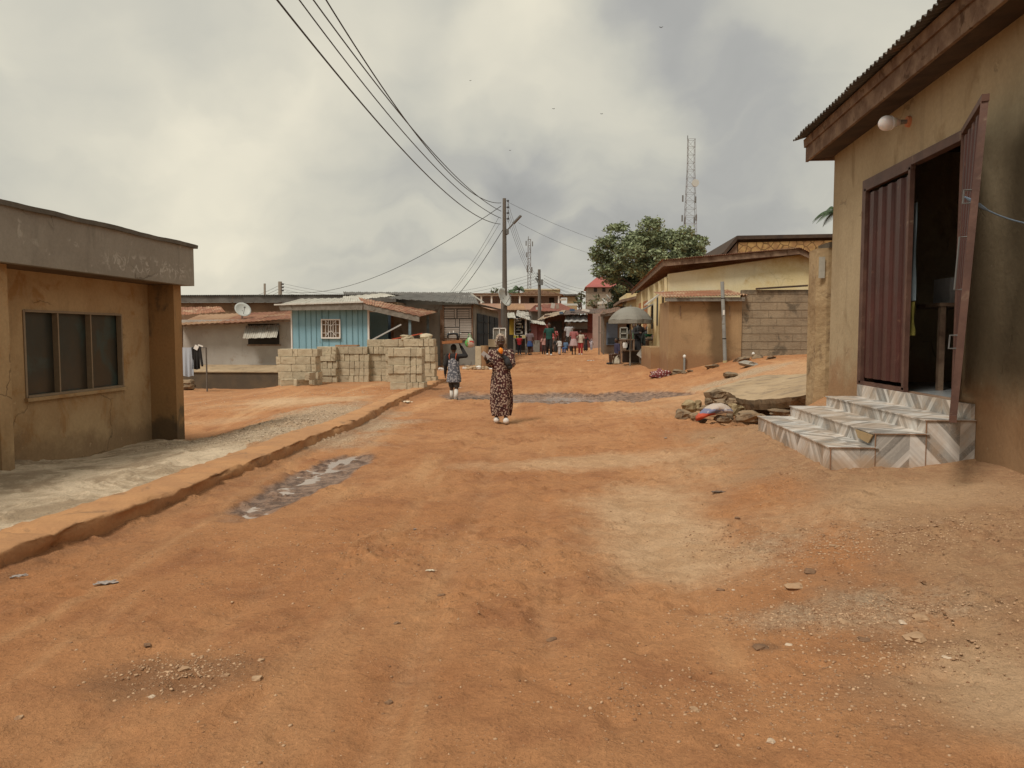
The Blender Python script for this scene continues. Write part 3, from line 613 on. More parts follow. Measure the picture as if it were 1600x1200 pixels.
m = MB(); m.sheet((3.08, y1 + .06, zf(y1) + .30), (0, y0 - y1 - .06, (zf(y0) - zf(y1))), (6.4, 0, 1.9), (y1 - y0) / .105, .017, .005, .015); m.build('roof', M['tin'], SH)
# interior
m = MB(); m.box(WX + .2, 9, -5.8, YC - .2, ZD0 - .06, ZD0 - .045); m.build('floor', wmat('pale floor tiles', (.30, .32, .33), (.24, .25, .26), 3, rough=.25, bump=.05), SH)
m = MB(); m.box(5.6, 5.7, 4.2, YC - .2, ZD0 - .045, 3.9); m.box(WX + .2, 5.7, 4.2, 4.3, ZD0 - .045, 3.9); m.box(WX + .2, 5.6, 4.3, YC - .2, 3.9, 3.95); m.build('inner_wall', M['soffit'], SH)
# door frame and closed leaf
m = MB(); xx = WX - .012
m.box(xx, WX + .08, YD1 - .06, YD1, ZD0 - .02, ZD1); m.box(xx, WX + .08, YD0, YD0 + .06, ZD0 - .02, ZD1); m.box(xx, WX + .08, YD0 + .06, YD1 - .06, ZD1 - .09, ZD1 - .001)
fr = m.build('door_frame', M['brownd'], SH)
m = MB(); m.box(WX + .004, WX + .15, YD0 + .06, YD1 - .06, ZD0 - .06, ZD0 - .022); m.build('door_sill', M['wood'], SH)
YM = atX(1421, 400, WX).y
def leaf(P00, P10, P01, P11, name, label, ribs=4.5):    # hinge-bottom, free-bottom, hinge-top, free-top
    P00, P10, P01, P11 = [Vector(p) for p in (P00, P10, P01, P11)]; m = MB()
    at = lambda u, v: (P00 * (1 - u) + P10 * u) * (1 - v) + (P01 * (1 - u) + P11 * u) * v
    nrm = (P10 - P00).cross(P01 - P00).normalized(); nu, nv = int(ribs * 12), 10; b = len(m.v)
    for sgn in (0, 1):
        for j in range(nv + 1):
            for i in range(nu + 1):
                ph = (i / nu * ribs) % 1; hh = .0 if ph < .42 else .028
                if .42 <= ph < .47: hh = .028 * (ph - .42) / .05
                if ph > .95: hh = .028 * (1 - ph) / .05
                m.v.append(at(.05 + .9 * i / nu, .03 + .94 * j / nv) + nrm * (hh - .014 - sgn * .003))
    K = (nv + 1) * (nu + 1)
    for j in range(nv):
        for i in range(nu):
            a = b + j * (nu + 1) + i; q = (a, a + 1, a + nu + 2, a + nu + 1); m.f.append(q); m.f.append(tuple(x + K for x in q[::-1]))
    d = m.build('door', M['brownm'], SH); d['label'] = label
    fm = MB()
    for (a, c) in (((0, 0), (1, 0)), ((0, 1), (1, 1)), ((.025, 0), (.025, 1)), ((.975, 0), (.975, 1))):
        fm.bar(at(*a), at(*c), .05, .05, nrm)
    fm.build('door_rim', M['brownd'], d); return d, at, nrm
d1, at1, n1 = leaf((xx + .02, YD1 - .06, ZD0), (xx + .02, YM, ZD0), (xx + .02, YD1 - .06, ZD1 - .11), (xx + .02, YM, ZD1 - .11), 'door', 'closed corrugated maroon metal door leaf', 4.7)
for v in (.15, .42, .66, .87):
    MB().tube([at1(-.035, v - .02) + Vector((-.012, 0, 0)), at1(-.035, v + .02) + Vector((-.012, 0, 0))], .014, 8).build('hinge', M['brownd'], d1)
fb = atY(1489, 655, 5.86); ft = atY(1540, 152, 5.95)
d2, at2, n2 = leaf((WX - .03, YD0 + .02, ZD0 + .02), fb, (WX - .03, YD0 + .02, ZD1 - .04), ft, 'door', 'open maroon metal door leaf swung outward and leaning', 4.7)
for v, hgt in ((.49, .2), (.24, .05), (.70, .05)):
    a = at2(.93, v - hgt / 2.4 / 1); b_ = at2(.93, v + hgt / 2.4); o_ = n2 * (.06 if n2.x < 0 else -.06); o_ = Vector((-.07, .02, 0))
    MB().tube([a, a + o_, b_ + o_, b_], .007, 6).build('door_handle', M['steel'], d2)
ra = at2(.93, .70) + Vector((-.06, .02, .0)); rb = atX(1598, 346, 3.42)
rb2 = ra + (rb - ra) * 1.12
m = MB(); n_ = 14
m.tube([ra + (rb2 - ra) * (i / n_) + Vector((0, 0, -.03 * math.sin(math.pi * i / n_))) for i in range(n_ + 1)], [.006 + .012 * math.sin(math.pi * min(1, i / 5)) * (i < 5) for i in range(n_ + 1)], 6)
tag(m.build('rope', flat('pale blue twine', (.20, .27, .36))), 'pale blue plastic twine tied to the handle of the open metal door', 'rope')
tag(MB().tube([rb2, Vector((WX, rb2.y - .02, rb2.z))], .008, 6).build('wall_hook', M['steel']), 'small metal hook in the shop wall holding the blue twine', 'hook')
# lamp
lp = atX(1421, 190, WX); LM = thing('wall_lamp', 'white globe bulb in an orange holder on the shop wall under the eaves', 'lamp', lp)
MB().tube([lp, lp + Vector((-.03, 0, 0))], [.06, .055], 14).build('base', flat('terracotta plastic', (.55, .22, .11)), LM)
MB().tube([lp + Vector((-.03, 0, 0)), lp + Vector((-.13, 0, -.005))], [.022, .028], 12).build('holder', M['woodg'], LM)
bm_ = MB(); bm_.tube([lp + Vector((-.10, 0, -.005)), lp + Vector((-.16, 0, -.008)), lp + Vector((-.19, 0, -.01))], [.03, .055, .075], 20); bm_.ell(lp + Vector((-.235, 0, -.012)), (.085, .08, .08), 20)
t_ = NT('white glass bulb'); t_.out((.80, .76, .76), .25, spec=.5); t_.b.inputs['Subsurface Weight'].default_value = .15; bm_.build('bulb', t_.m, LM, True)
# room contents
TQ = atY(1485, 475, 9.5); tb = thing('table', 'dark wooden table inside the shop doorway', 'table', (TQ.x, 9.5, ZD0 - .045))
m = MB(); m.box(TQ.x - .3, TQ.x + .5, 9.1, 10.2, TQ.z - .04, TQ.z); m.build('tabletop', M['wood'], tb)
for (a, b_) in ((TQ.x - .26, 9.14), (TQ.x + .46, 9.14), (TQ.x - .26, 10.16), (TQ.x + .46, 10.16)): MB().box(a - .03, a + .03, b_ - .03, b_ + .03, ZD0 - .044, TQ.z - .041).build('leg', M['wood'], tb)
m = MB(); m.obox((TQ.x, 9.45, TQ.z + .15), (.26, .4, .29)); tag(m.build('carton', wmat('white carton', (.42, .43, .44), (.36, .36, .37), 4)), 'whitish carton standing on the table inside the dark doorway', 'box')
cxy = atX(1427, 400, WX + .1)
m = MB()
for k in range(14):
    pass
m.loft([((cxy.x, cxy.y - .02, 2.9 - .13 * k), .012 + .006 * math.sin(k * 1.1) + .0015 * k, .03 + .01 * math.sin(k * .8), .15, 3, k * .4) for k in range(9)], 16)
tag(m.build('hanging_cloth', flat('light blue cloth', (.20, .25, .28))), 'narrow pale blue cloth hanging just inside the shop door', 'cloth')
m = MB(); m.loft([((cxy.x, cxy.y - .02, 1.845 - .06 * k), .02 + .008 * math.sin(k * 1.4), .04, .2, 3, k * .5) for k in range(7)], 14)
tag(m.build('hanging_bag', flat('olive yellow plastic', (.22, .19, .04))), 'small yellowish bag hanging inside the door below the blue cloth', 'bag')

# tiled steps
def tilemat():
    t = NT('striped marble tile'); co = t.pos(); x = t.n('ShaderNodeSeparateXYZ'); t.l(co, x.inputs[0]); X_, Y_, Z_ = x.outputs
    def par(v, w): return t.math('MULTIPLY_ADD', t.math('GREATER_THAN', t.math('FRACT', t.math('MULTIPLY', v, .5 / w)), .5), 2, -1)
    sy = t.math('MULTIPLY', par(Y_, .40), Y_); sxx = t.math('MULTIPLY', par(X_, .4333), X_)
    s = t.math('ADD', t.math('ADD', sy, sxx), t.math('MULTIPLY', Z_, .95)); s = t.math('ADD', s, t.math('MULTIPLY_ADD', t.noise(3, 2), .03, 0))
    def wn_(sc): 
        q = t.n('ShaderNodeTexWhiteNoise', noise_dimensions='1D'); t.l(t.math('FLOOR', t.math('MULTIPLY', s, sc)), q.inputs['W']); return q.outputs['Value']
    a = wn_(13); b = wn_(41)
    cr = t.n('ShaderNodeValToRGB'); t.l(a, cr.inputs[0]); cr.color_ramp.interpolation = 'CONSTANT'; e = cr.color_ramp.elements
    e[0].position = 0; e[0].color = (.235, .225, .21, 1); e[1].position = .22; e[1].color = (.40, .385, .36, 1)
    for p, c in ((.45, (.62, .60, .57, 1)), (.7, (.54, .52, .49, 1)), (.85, (.34, .33, .31, 1))): q = e.new(p); q.color = c
    col = t.mul(cr.outputs[0], t.math('MULTIPLY_ADD', b, .30, .85))
    vein = t.step(t.noise(8, 5, .7, None, (1, 1, 1), 2), .47, .5); v2 = t.step(t.noise(8, 5, .7, None, (1, 1, 1), 2), .5, .53)
    col = t.mix(t.math('MULTIPLY', t.math('MULTIPLY', vein, t.math('SUBTRACT', 1, v2)), .25), col, (.62, .60, .56))
    gl = lambda v, w: t.step(t.math('ABSOLUTE', t.math('SUBTRACT', t.math('FRACT', t.math('MULTIPLY', v, 1 / w)), .5)), .488, .494)
    col = t.mix(t.math('MULTIPLY', gl(Y_, .40), .7), col, (.40, .30, .22))
    dirt = t.step(t.noise(2.5, 6, .68), .42, .62); col = t.mix(t.math('MULTIPLY', dirt, .42), col, (.50, .34, .21))
    nz_ = t.step(t.math('ADD', Z_, t.math('MULTIPLY_ADD', t.noise(5, 4), -.18, .09)), .26, .42, 1, 0); col = t.mix(t.math('MULTIPLY', nz_, .55), col, (.45, .28, .15))
    return t.out(col, .38, t.bump(t.noise(40, 3), .08, .003), 0, .5)
M['tile'] = tilemat()

XS = (2.34, 2.73, 3.17, WX); ZT = (.49, .625, .74)
ya = atX(1297, 700, XS[0]).y; yb = atX(1185, 648, XS[0]).y
ZT = tuple(atX(px, py, X_).z for px, py, X_ in ((1297, 698, XS[0]), (1365, 676, XS[1]), (1445, 655.5, XS[2])))
ST = thing('tiled_steps', 'three steps in grey and white striped marble tiles below the shop door', 'steps', ((XS[0] + WX) / 2, (ya + yb) / 2, .28))
def bbox(m, x0, x1, y0, y1, z0, z1): m.box(x0, x1, y0, y1, z0, z1)
for i in range(3):
    m = MB(); x0 = XS[i]; yn = ya - .0 + (.0, .012, .024)[i]
    m.box(x0, WX - .002 if i == 2 else XS[i + 1] - .0, yn, yb + i * .03, -.05, ZT[i] - .012)
    o = m.build('step', M['tile'], ST); bv = o.modifiers.new('b', 'BEVEL'); bv.width = .004; bv.segments = 2
    m = MB(); m.box(x0 - .012, (WX - .003 if i == 2 else XS[i + 1] + .03) if i < 2 else WX - .003, yn - .010, yb + i * .03 + .008, ZT[i] - .011, ZT[i]); m.build('tread', M['tile'], ST)
    e_ = MB(); e_.box(x0 - .014, WX - .003 if i == 2 else XS[i + 1] - .002, yn - .013, yn - .0105, ZT[i] - .010, ZT[i] - .003); e_.box(x0 - .001, x0 + .006, yn - .0125, yn - .0005, .1, ZT[i] - .012)
    e_.build('edge_trim', flat('brown grout edge', (.30, .17, .10)), ST)
m = MB(); m.box(WX - .035, WX - .0025, ya + .05, yb + .15, ZT[2] + .001, ZD0 - .022); m.build('riser', M['tile'], ST)
q = Vector((XS[1] - .001, ya + .02, ZT[0]));
m = MB(); m.prism([(q.x - .017, q.y + .0, ZT[1] - .02), (q.x - .017, q.y + .42, ZT[1] - .02), (q.x - .017, q.y + .34, ZT[1] - .09), (q.x - .017, q.y + .10, ZT[0] + .02)], (.012, 0, 0)); m.build('bare_patch', flat('bare mortar', (.42, .29, .15)), ST)

# pillar and wall end behind the shop
pa = atY(1272, 600, YC + .45)
m = MB(); ys_ = YC + .40
b0 = len(m.v); nz_ = 26
for k in range(nz_ + 1):
    z = .1 + (2.72 - .1) * k / nz_; r = lambda s: (fbm(np.array([z * 2.1 + s * 9.]), np.array([s * 5.3]), 4)[0] - .5) * .10
    for j, (x, y) in enumerate(((pa.x, ys_ + .05), (pa.x + .07, ys_), (pa.x + .13, ys_ - .03), (pa.x + .5, ys_ - .03), (pa.x + .5, ys_ + .42), (pa.x, ys_ + .42))):
        m.v.append(Vector((x + r(j) * (.5 if j < 3 else 0), y + r(j + 7) * .5, z)))
for k in range(nz_):
    for j in range(6): a = b0 + k * 6 + j; b = b0 + k * 6 + (j + 1) % 6; m.f.append((a, b, b + 6, a + 6))
m.f.append(tuple(b0 + nz_ * 6 + j for j in range(6)))
PL = thing('wall_pillar', 'broken tan plastered pillar with a ragged dark edge beside the shop corner', 'pillar', (pa.x + .25, ys_ + .2, .5))
m.build('shaft', M['pillar'], PL); m = MB(); m.box(pa.x + .14, pa.x + 3, ys_ - .034, ys_ - .031 + .1, 2.4, 2.74)
m = MB(); m.box(pa.x + .13, pa.x + .52, ys_ - .05, ys_ + .44, 2.72, 2.80); m.build('capping', M['mossy'], PL)
pp = atY(1284, 418, ys_ - .04); m = MB(); m.obox((pp.x, ys_ - .045, pp.z), (.085, .004, .30)); 
po = m.build('notice', flat('grubby paper', (.46, .44, .38))); tag(po, 'narrow torn paper notice pasted on the pillar beside the shop', 'notice')

# sloping slab
outl = [(1100, 612, 14.6, .02), (1128, 601, 16, 0), (1190, 586, 17.5, 0), (1272, 571, 18.2, 0), (1282, 588, 14.5, 0), (1284, 612, 11.7, 0), (1240, 620, 11.9, 0), (1205, 624, 12.3, 0), (1169, 626, 13.0, 0), (1150, 622, 13.3, 0), (1136, 612, 14.0, 0)]
top = [atY(a, b, c) for a, b, c, _ in outl]
cen = sum(top, Vector()) / len(top); m = MB(); rings = 7
m.v.append(cen + Vector((0, 0, .02)))
n = 60; per = []
for i in range(n):
    t = i / n * len(top); k = int(t); f_ = t - k; p = top[k] * (1 - f_) + top[(k + 1) % len(top)] * f_
    j = (fbm(np.array([i * .9]), np.array([3.]), 3)[0] - .5) * .14; per.append(p + (p - cen).normalized() * j)
for r_ in range(1, rings + 1):
    for i, p in enumerate(per):
        q = cen + (p - cen) * (r_ / rings); m.v.append(q + Vector((0, 0, (fbm(np.array([q.x * 1.5]), np.array([q.y * 1.5]), 4)[0] - .5) * .07)))
for th, sh in ((-.07, .985), (-.18, .94)):
    for p in per: q = cen + (p - cen) * sh; m.v.append(q + Vector((0, 0, th)))
for i in range(n): m.f.append((0, 1 + i, 1 + (i + 1) % n))
for r_ in range(rings + 1):
    for i in range(n): a = 1 + r_ * n + i; b = 1 + r_ * n + (i + 1) % n; m.f.append((a, a + n, b + n, b))
m.f.append(tuple(1 + (rings + 1) * n + i for i in range(n)))
sb_ = m.build('concrete_slab', M['slab'], None, False); sb_.data.materials.append(M['slabe'])
for p_ in sb_.data.polygons: p_.material_index = 1 if p_.index >= n * rings else 0
tag(sb_, 'large tilted dusty concrete slab lying between the rubble and the shop corner', 'slab')
# rubble beside it
RB = [(1076, 634, 24, 15, 13.2, 'block'), (1090, 633, 12, 13, 13.4, 'block'), (1068, 647, 22, 14, 12.8, ''), (1085, 650, 12, 10, 12.5, ''), (1104, 638, 22, 9, 12.9, ''), (1125, 630, 20, 12, 13.1, ''), (1108, 626, 12, 9, 13.4, ''),
      (1124, 616, 24, 16, 13.6, ''), (1151, 638, 22, 15, 12.7, 'block'), (1130, 655, 24, 9, 12.1, ''), (1168, 650, 40, 12, 12.3, ''), (1143, 628, 18, 10, 13.3, ''), (1096, 657, 14, 6, 12.3, ''), (1222, 644, 40, 9, 12.2, ''), (1187, 650, 20, 8, 12.3, ''), (1140, 650, 12, 9, 12.4, '')]
RL = ['squarish broken block end at the left of the rubble by the slab', 'dark block fragment next to the left end of the rubble pile', 'round brown boulder at the lower left foot of the rubble', 'low rock at the foot of the rubble left of the red sack', 'flat tan rock behind the red and blue sack', 'dark rock above the red and blue sack', 'small rock high in the rubble under the slab edge',
      'jagged dark lump holding up the left tip of the slab', 'yellowish squared stone right of the red sack', 'low flat rock in front of the red sack', 'long flat slab shard between sack and tiled steps', 'rock tucked under the lip of the concrete slab', 'small stone at the front foot of the rubble', 'long flat stone under the slab beside the tiled steps', 'flat rock next to the tiled steps', 'small tan stone between sack and squared stone']
for i, (px, py, w, h, Y, k) in enumerate(RB):
    p = atY(px, py, Y); s = Y / FPX; m = MB()
    stone(m, (0, 0, 0), (w * s / 2 * 1.05, max(w, h) * s * .45, h * s / 2 * 1.15), i + 3, 14)
    o = m.build('rock', M['rock'] if k != 'block' else wmat('broken block', (.36, .28, .16), (.28, .2, .11), 5, (.15, .12, .06), 7, bump=.8), None, False, world=False); o.location = p - Vector((0, 0, h * s * .1)); o.rotation_euler = (0, .1 * math.sin(i * 3), .35 * math.sin(i * 5))
    tag(o, RL[i], 'rock', 'rubble beside the tilted slab')
p = atY(1116, 650, 12.15); s = 12.15 / FPX
SK = thing('cement_sack', 'crumpled orange red and blue plastic sack lying in the rubble', 'sack', p)
t_ = NT('printed sack'); x_ = t_.n('ShaderNodeSeparateXYZ'); t_.l(t_.obj(), x_.inputs[0]); n__ = t_.noise(9, 3, .5, t_.obj())
hz = t_.math('ADD', x_.outputs[2], t_.math('MULTIPLY_ADD', n__, .07, -.035)); col = t_.mix(t_.step(hz, .045, .06), (.50, .085, .04), (.17, .18, .28)); col = t_.mix(t_.step(hz, .115, .13), col, (.48, .40, .34))
wv = t_.step(t_.noise(6, 2, .5, t_.obj()), .58, .62); col = t_.mix(wv, col, (.5, .48, .5)); t_.out(col, .6, t_.bump(t_.noise(18, 4, .5, t_.obj()), .5, .02))
m = MB()
for k in range(9):
    a = k / 8; c = Vector((-.26 + .52 * a, 0, .035 + .07 * math.sin(a * 2.6))); 
b0 = len(m.v); nn = 18
for k in range(13):
    a = k / 12; w = math.sin(math.pi * min(1, .06 + a * .9)) ** .5
    for j in range(nn):
        an = 2 * math.pi * j / nn; rr = 1 + .1 * math.sin(3 * an + k) + .06 * math.sin(5 * an - k * 1.7)
        m.v.append(Vector((-.28 + .56 * a, .17 * w * rr * math.cos(an), -.04 + .16 * math.sin(a * 2.4) + .085 * w * rr * math.sin(an))))
for k in range(12):
    for j in range(nn): a = b0 + k * nn + j; b = b0 + k * nn + (j + 1) % nn; m.f.append((a, a + nn, b + nn, b))
m.f.append(tuple(range(b0, b0 + nn))); m.f.append(tuple(range(b0 + 12 * nn, b0 + 13 * nn))[::-1])
m.build('bag_body', t_.m, SK, True, world=False)

# ---------------------------------------------------------------- right middle: walls and yellow house
def zat(py, Y, px=1100): return atY(px, py, Y).z
OB = thing('outbuilding', 'low brown mud rendered outbuilding with a rusty tin roof in front of the yellow house', 'building', (4, 23.6, .4))
xa, xb = atY(1045, 500, 22.5).x, atY(1159, 500, 22.5).x; zt = zat(470, 22.5)
def damp(px_):
    m_ = M['mud'].copy(); nt_ = m_.node_tree; b_ = nt_.nodes['Principled BSDF']; src = b_.inputs['Base Color'].links[0].from_socket; T_ = NT.__new__(NT); T_.m = m_; T_.t = nt_; T_.b = b_; T_.co = None
    x = T_.n('ShaderNodeSeparateXYZ'); T_.l(T_.pos(), x.inputs[0]); nn = T_.noise(1.6, 5, .6)
    d = T_.math('ADD', T_.math('ABSOLUTE', T_.math('SUBTRACT', x.outputs[0], px_ - .12)), T_.math('MULTIPLY_ADD', nn, .7, -.35))
    f = T_.math('MULTIPLY', T_.step(d, .10, .38, 1, 0), .72); T_.l(T_.mix(f, src, (.10, .065, .035)), b_.inputs['Base Color']); m_.name = 'damp streaked mud render'; return m_
m = MB(); m.box(xa, xb, 22.5, 24.7, -.3, zt); m.build('wall', damp(atY(1129, 500, 22.5).x), OB)
m = MB(); m.box(xa - .14, xb + .04, 22.30, 22.36, zt - .02, zt + .09); m.build('fascia', M['woodg'], OB)
m = MB(); m.sheet((xa - .18, 22.25, zt + .10), (xb - xa + .28, 0, .06), (0, 2.6, .28), 26, .018, .005, .03); m.build('roof', M['rust'], OB)
for px in (1063, 1140): p = atY(px, 478, 22.49); MB().bar((p.x, 22.48, p.z), (p.x, 22.46, p.z - .3), .02).build('strap', M['wood'], OB)
BW = thing('compound_wall', 'mould stained sandcrete block wall between the outbuilding and the shop', 'wall', (6, 22.6, .8))
xc = atY(1300, 500, 22.6).x; zw = zat(453, 22.6, 1210); m = MB(); m.box(xb + .003, xc + 3, 22.55, 22.75, -.2, zw)
t_ = M['mossy']
m.build('wall', t_, BW); m = MB()
for i in range(9):
    z = zw - .12 - i * .225
    m.box(xb + .01, xc + 3, 22.541, 22.549, z - .004 - .001 * (i % 3), z + .004)
    for j in range(11):
        x = xb + .3 + j * .46 + (.23 if i % 2 else 0)
        if x < xc + 1: m.box(x - .004, x + .004, 22.542, 22.5485, z - .215, z - .008)
m.build('mortar_line', wmat('raised mortar', (.24, .185, .125), (.17, .13, .088), 5, bump=.8), BW)
m = MB(); a = atY(1181, 453, 22.5); b = atY(1262, 449, 22.5); m.bar((a.x, 22.5, a.z + .03), (b.x, 22.5, b.z + .05), .06, .05); tag(m.build('plank', M['soffit']), 'thin dark plank lying along the top of the mould stained wall', 'plank')
PP = thing('pvc_pipe', 'tall grey plastic pipe standing against the brown outbuilding', 'pipe', atY(1132, 565, 22.2))
a, b = atY(1133, 567, 22.2), atY(1128.5, 440, 22.2); m = MB(); m.tube([a, a.lerp(b, .5), b], .052, 14); m.build('pipe', M['pvc'], PP)
for f_ in (.30, .795): MB().tube([a.lerp(b, f_ - .006), a.lerp(b, f_ + .006)], .056, 14).build('strap', M['dark'], PP)
MB().tube([a - (b - a) * .0, a.lerp(b, .03)], .06, 14).build('collar', flat('yellowed collar', (.45, .38, .2)), PP)
c = a.lerp(b, .62); m = MB(); m.obox((c.x, c.y - .057, c.z), (.05, .003, .14)); m.build('sticker', M['white'], PP)
for px, py in ((1069.5, 557), (1177, 553)):
    p = atY(px, py, 22.42); st = thing('pipe_stub', 'short white capped pipe at the foot of the ' + ('brown outbuilding wall' if px < 1100 else 'mould stained block wall'), 'pipe', p)
    MB().tube([p - Vector((0, 0, .6)), p], .03, 10).build('pipe', M['pvc'], st); MB().ell(p, (.045, .045, .055), 12).build('cap', M['white'], st)
YH = thing('yellow_house', 'long house with a faded yellow wash behind the brown outbuilding', 'house', (5.5, 31, .5))
y0 = 25.0; xw = atY(1044, 450, y0).x; zl = atY(1044, 428, y0).z; pr_ = atY(1250, 398, y0); pe = atY(1272, 409, y0); yE = 36.5
m = MB(); m.prism([(xw, y0, -.2), (pe.x + 1, y0, -.2), (pe.x + 1, y0, pe.z - .05), (pr_.x, y0, pr_.z), (xw, y0, zl)], (0, .2, 0))
m.build('wall', M['yellow'], YH)
m = MB()
def opn(px, py0, py1): q = atX(px, py0, xw); return q.y, q.z, atX(px, py1, xw).z
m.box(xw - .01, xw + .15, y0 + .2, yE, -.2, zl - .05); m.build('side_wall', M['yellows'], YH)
m = MB()
for k, yy in enumerate((y0 + .1, y0 + 1.7, y0 + 3.2, y0 + 5.2, y0 + 8)): MB().box(xw - .09, xw - .011, yy, yy + .22, -.2, zl - .1 - .003 * k).build('pilaster', M['yellow'], YH)
fz = .2
m = MB(); A_ = atY(1038, 416, y0 - .35); B_ = atY(1250, 397, y0 - .35); C_ = atY(1274, 408, y0 - .35)
m.prism([A_, B_, B_ + Vector((0, 0, .16)), A_ + Vector((0, 0, .17))], (0, .04, 0)); m.prism([B_ + Vector((.003, 0, 0)), C_, C_ + Vector((0, 0, .13)), B_ + Vector((.003, 0, .16))], (0, .04, 0))
D_ = Vector((A_.x - .02, yE + .4, A_.z - .28)); m.bar(A_ + Vector((-.02, 0, .09)), D_ + Vector((0, 0, .09)), .04, .17); m.build('fascia', M['wood'], YH)
m = MB(); m.sheet((B_.x, y0 - .42, B_.z + .19), (A_.x - B_.x - .1, 0, A_.z - B_.z - .0), (0, yE - y0 + .9, -.28), 60, .015, .006, .02); m.sheet((C_.x + .1, y0 - .42, C_.z + .13), (B_.x - C_.x - .1, 0, B_.z - C_.z + .05), (0, yE - y0 + .9, 0), 9, .015, .006, .02); m.build('roof', M['rust'], YH)
def shutter(yy, z0, z1, w, tilt, mat):
    m = MB(); m.box(xw - .02, xw - .012, yy, yy + w, z0, z1); m.build('window', M['dark'], YH)
    if tilt: m = MB(); m.hexa([(xw - .03, yy - .05, z1), (xw - .03, yy + w + .05, z1), (xw - tilt, yy + w + .05, z1 - .05 * tilt - .42 * (z1 - z0)), (xw - tilt, yy - .05, z1 - .05 * tilt - .42 * (z1 - z0)), (xw - .03, yy - .05, z1 + .04), (xw - .03, yy + w + .05, z1 + .04), (xw - tilt, yy + w + .05, z1 - .42 * (z1 - z0) + .02), (xw - tilt, yy - .05, z1 - .42 * (z1 - z0) + .02)]); m.build('shutter', mat, YH)
shutter(y0 + .45, 1.9, 2.9, .9, .62, M['tinl']); shutter(y0 + 2.1, 1.8, 2.8, .9, 0, None); shutter(y0 + 3.6, 1.7, 2.6, 1.2, .75, M['woodg'])
for k, yy in enumerate((y0 + 5.8, y0 + 7.0, y0 + 9.0)): m = MB(); m.box(xw - .05, xw - .012, yy, yy + .8, .9, 2.85); m.build('door', flat('orange brown shutter', (.36, .15, .06)), YH)
m = MB(); a, b = atY(1021, 552, 26), atY(1044, 552, 24.9); m.box(xw - .55, xw - .012, y0 - .3, y0 + 3, -.1, a.z + .22); m.build('plinth', M['mud'], YH)
# second small house past it
H2 = thing('low_house', 'small cream house with a dark eave just beyond the yellow house', 'house', (3.5, 42, .5))
y2 = 41; p0, p1 = atY(979, 480, y2), atY(1003, 458, y2); m = MB(); m.box(p0.x, p0.x + 5, y2, y2 + 6, 0, p1.z); m.build('wall', M['yellow'], H2)
m = MB(); m.hexa([(p0.x - .35, y2 - .4, p1.z - .5), (p0.x + 5, y2 - .4, p1.z + .75), (p0.x + 5, y2 + 6, p1.z + .75), (p0.x - .35, y2 + 6, p1.z - .5), (p0.x - .35, y2 - .4, p1.z - .36), (p0.x + 5, y2 - .4, p1.z + .9), (p0.x + 5, y2 + 6, p1.z + .9), (p0.x - .35, y2 + 6, p1.z - .36)]); m.build('roof', M['wood'], H2)
m = MB(); m.box(p0.x + .5, p0.x + .9, y2 - .02, y2 - .003, 1.2, 2.2); m.build('window', M['dark'], H2)
# stone patterned house
H3 = thing('patterned_house', 'brown house with a wide stone patterned fascia behind the yellow roof', 'house', (10, 38, 1))
y3 = 34; a, b = atY(1150, 376, y3), atY(1320, 364, y3); m = MB(); m.box(a.x - .1, b.x + 4, y3 + .8, y3 + 8, 0, 4.9); m.build('wall', M['mud'], H3)
m = MB(); m.prism([(a.x + .1, y3, zat(397, y3, 1150)), (b.x + 4, y3, zat(397, y3, 1150)), (b.x + 4, y3, zat(373, y3, 1300)), (a.x + .1, y3, zat(379, y3, 1160))], (0, .1, 0))
tp = NT('crazy paving pattern'); vv = tp.n('ShaderNodeTexVoronoi', feature='DISTANCE_TO_EDGE'); vv.inputs['Scale'].default_value = 3.4; tp.l(tp.pos(), vv.inputs['Vector'])
col = tp.mix(tp.step(vv.outputs['Distance'], .03, .09), (.15, .085, .035), tp.mix(tp.step(tp.noise(4), .4, .6), (.42, .27, .11), (.30, .17, .075))); tp.out(col, .9)
m.build('gable_fascia', tp.m, H3)
m = MB(); q0 = atY(1132, 399, y3 - .1); q1 = atY(1152, 374, y3 - .1); q2 = Vector((b.x + 4, y3 - .1, zat(369, y3, 1300)))
m.hexa([q1, q2, q2 + Vector((0, 8, 0)), q1 + Vector((0, 8, 0)), q1 + Vector((0, 0, .16)), q2 + Vector((0, 0, .13)), q2 + Vector((0, 8, .13)), q1 + Vector((0, 8, .16))])
m.hexa([q0 + Vector((0, .0, 0)), q1 + Vector((-.01, 0, -.05)), q1 + Vector((-.01, 8, -.05)), q0 + Vector((-.0, 8, 0)), q0 + Vector((-.05, 0, .12)), q1 + Vector((-.01, 0, .16)), q1 + Vector((-.01, 8, .16)), q0 + Vector((-.05, 8, .12))]); m.build('roof', M['soffit'], H3)
m = MB(); m.prism([q0 + Vector((.1, .15, 0)), atY(1152, 397, y3 + .05), atY(1152, 379, y3 + .05)], (0, .5, 0)); m.build('barge_board', M['wood'], H3)

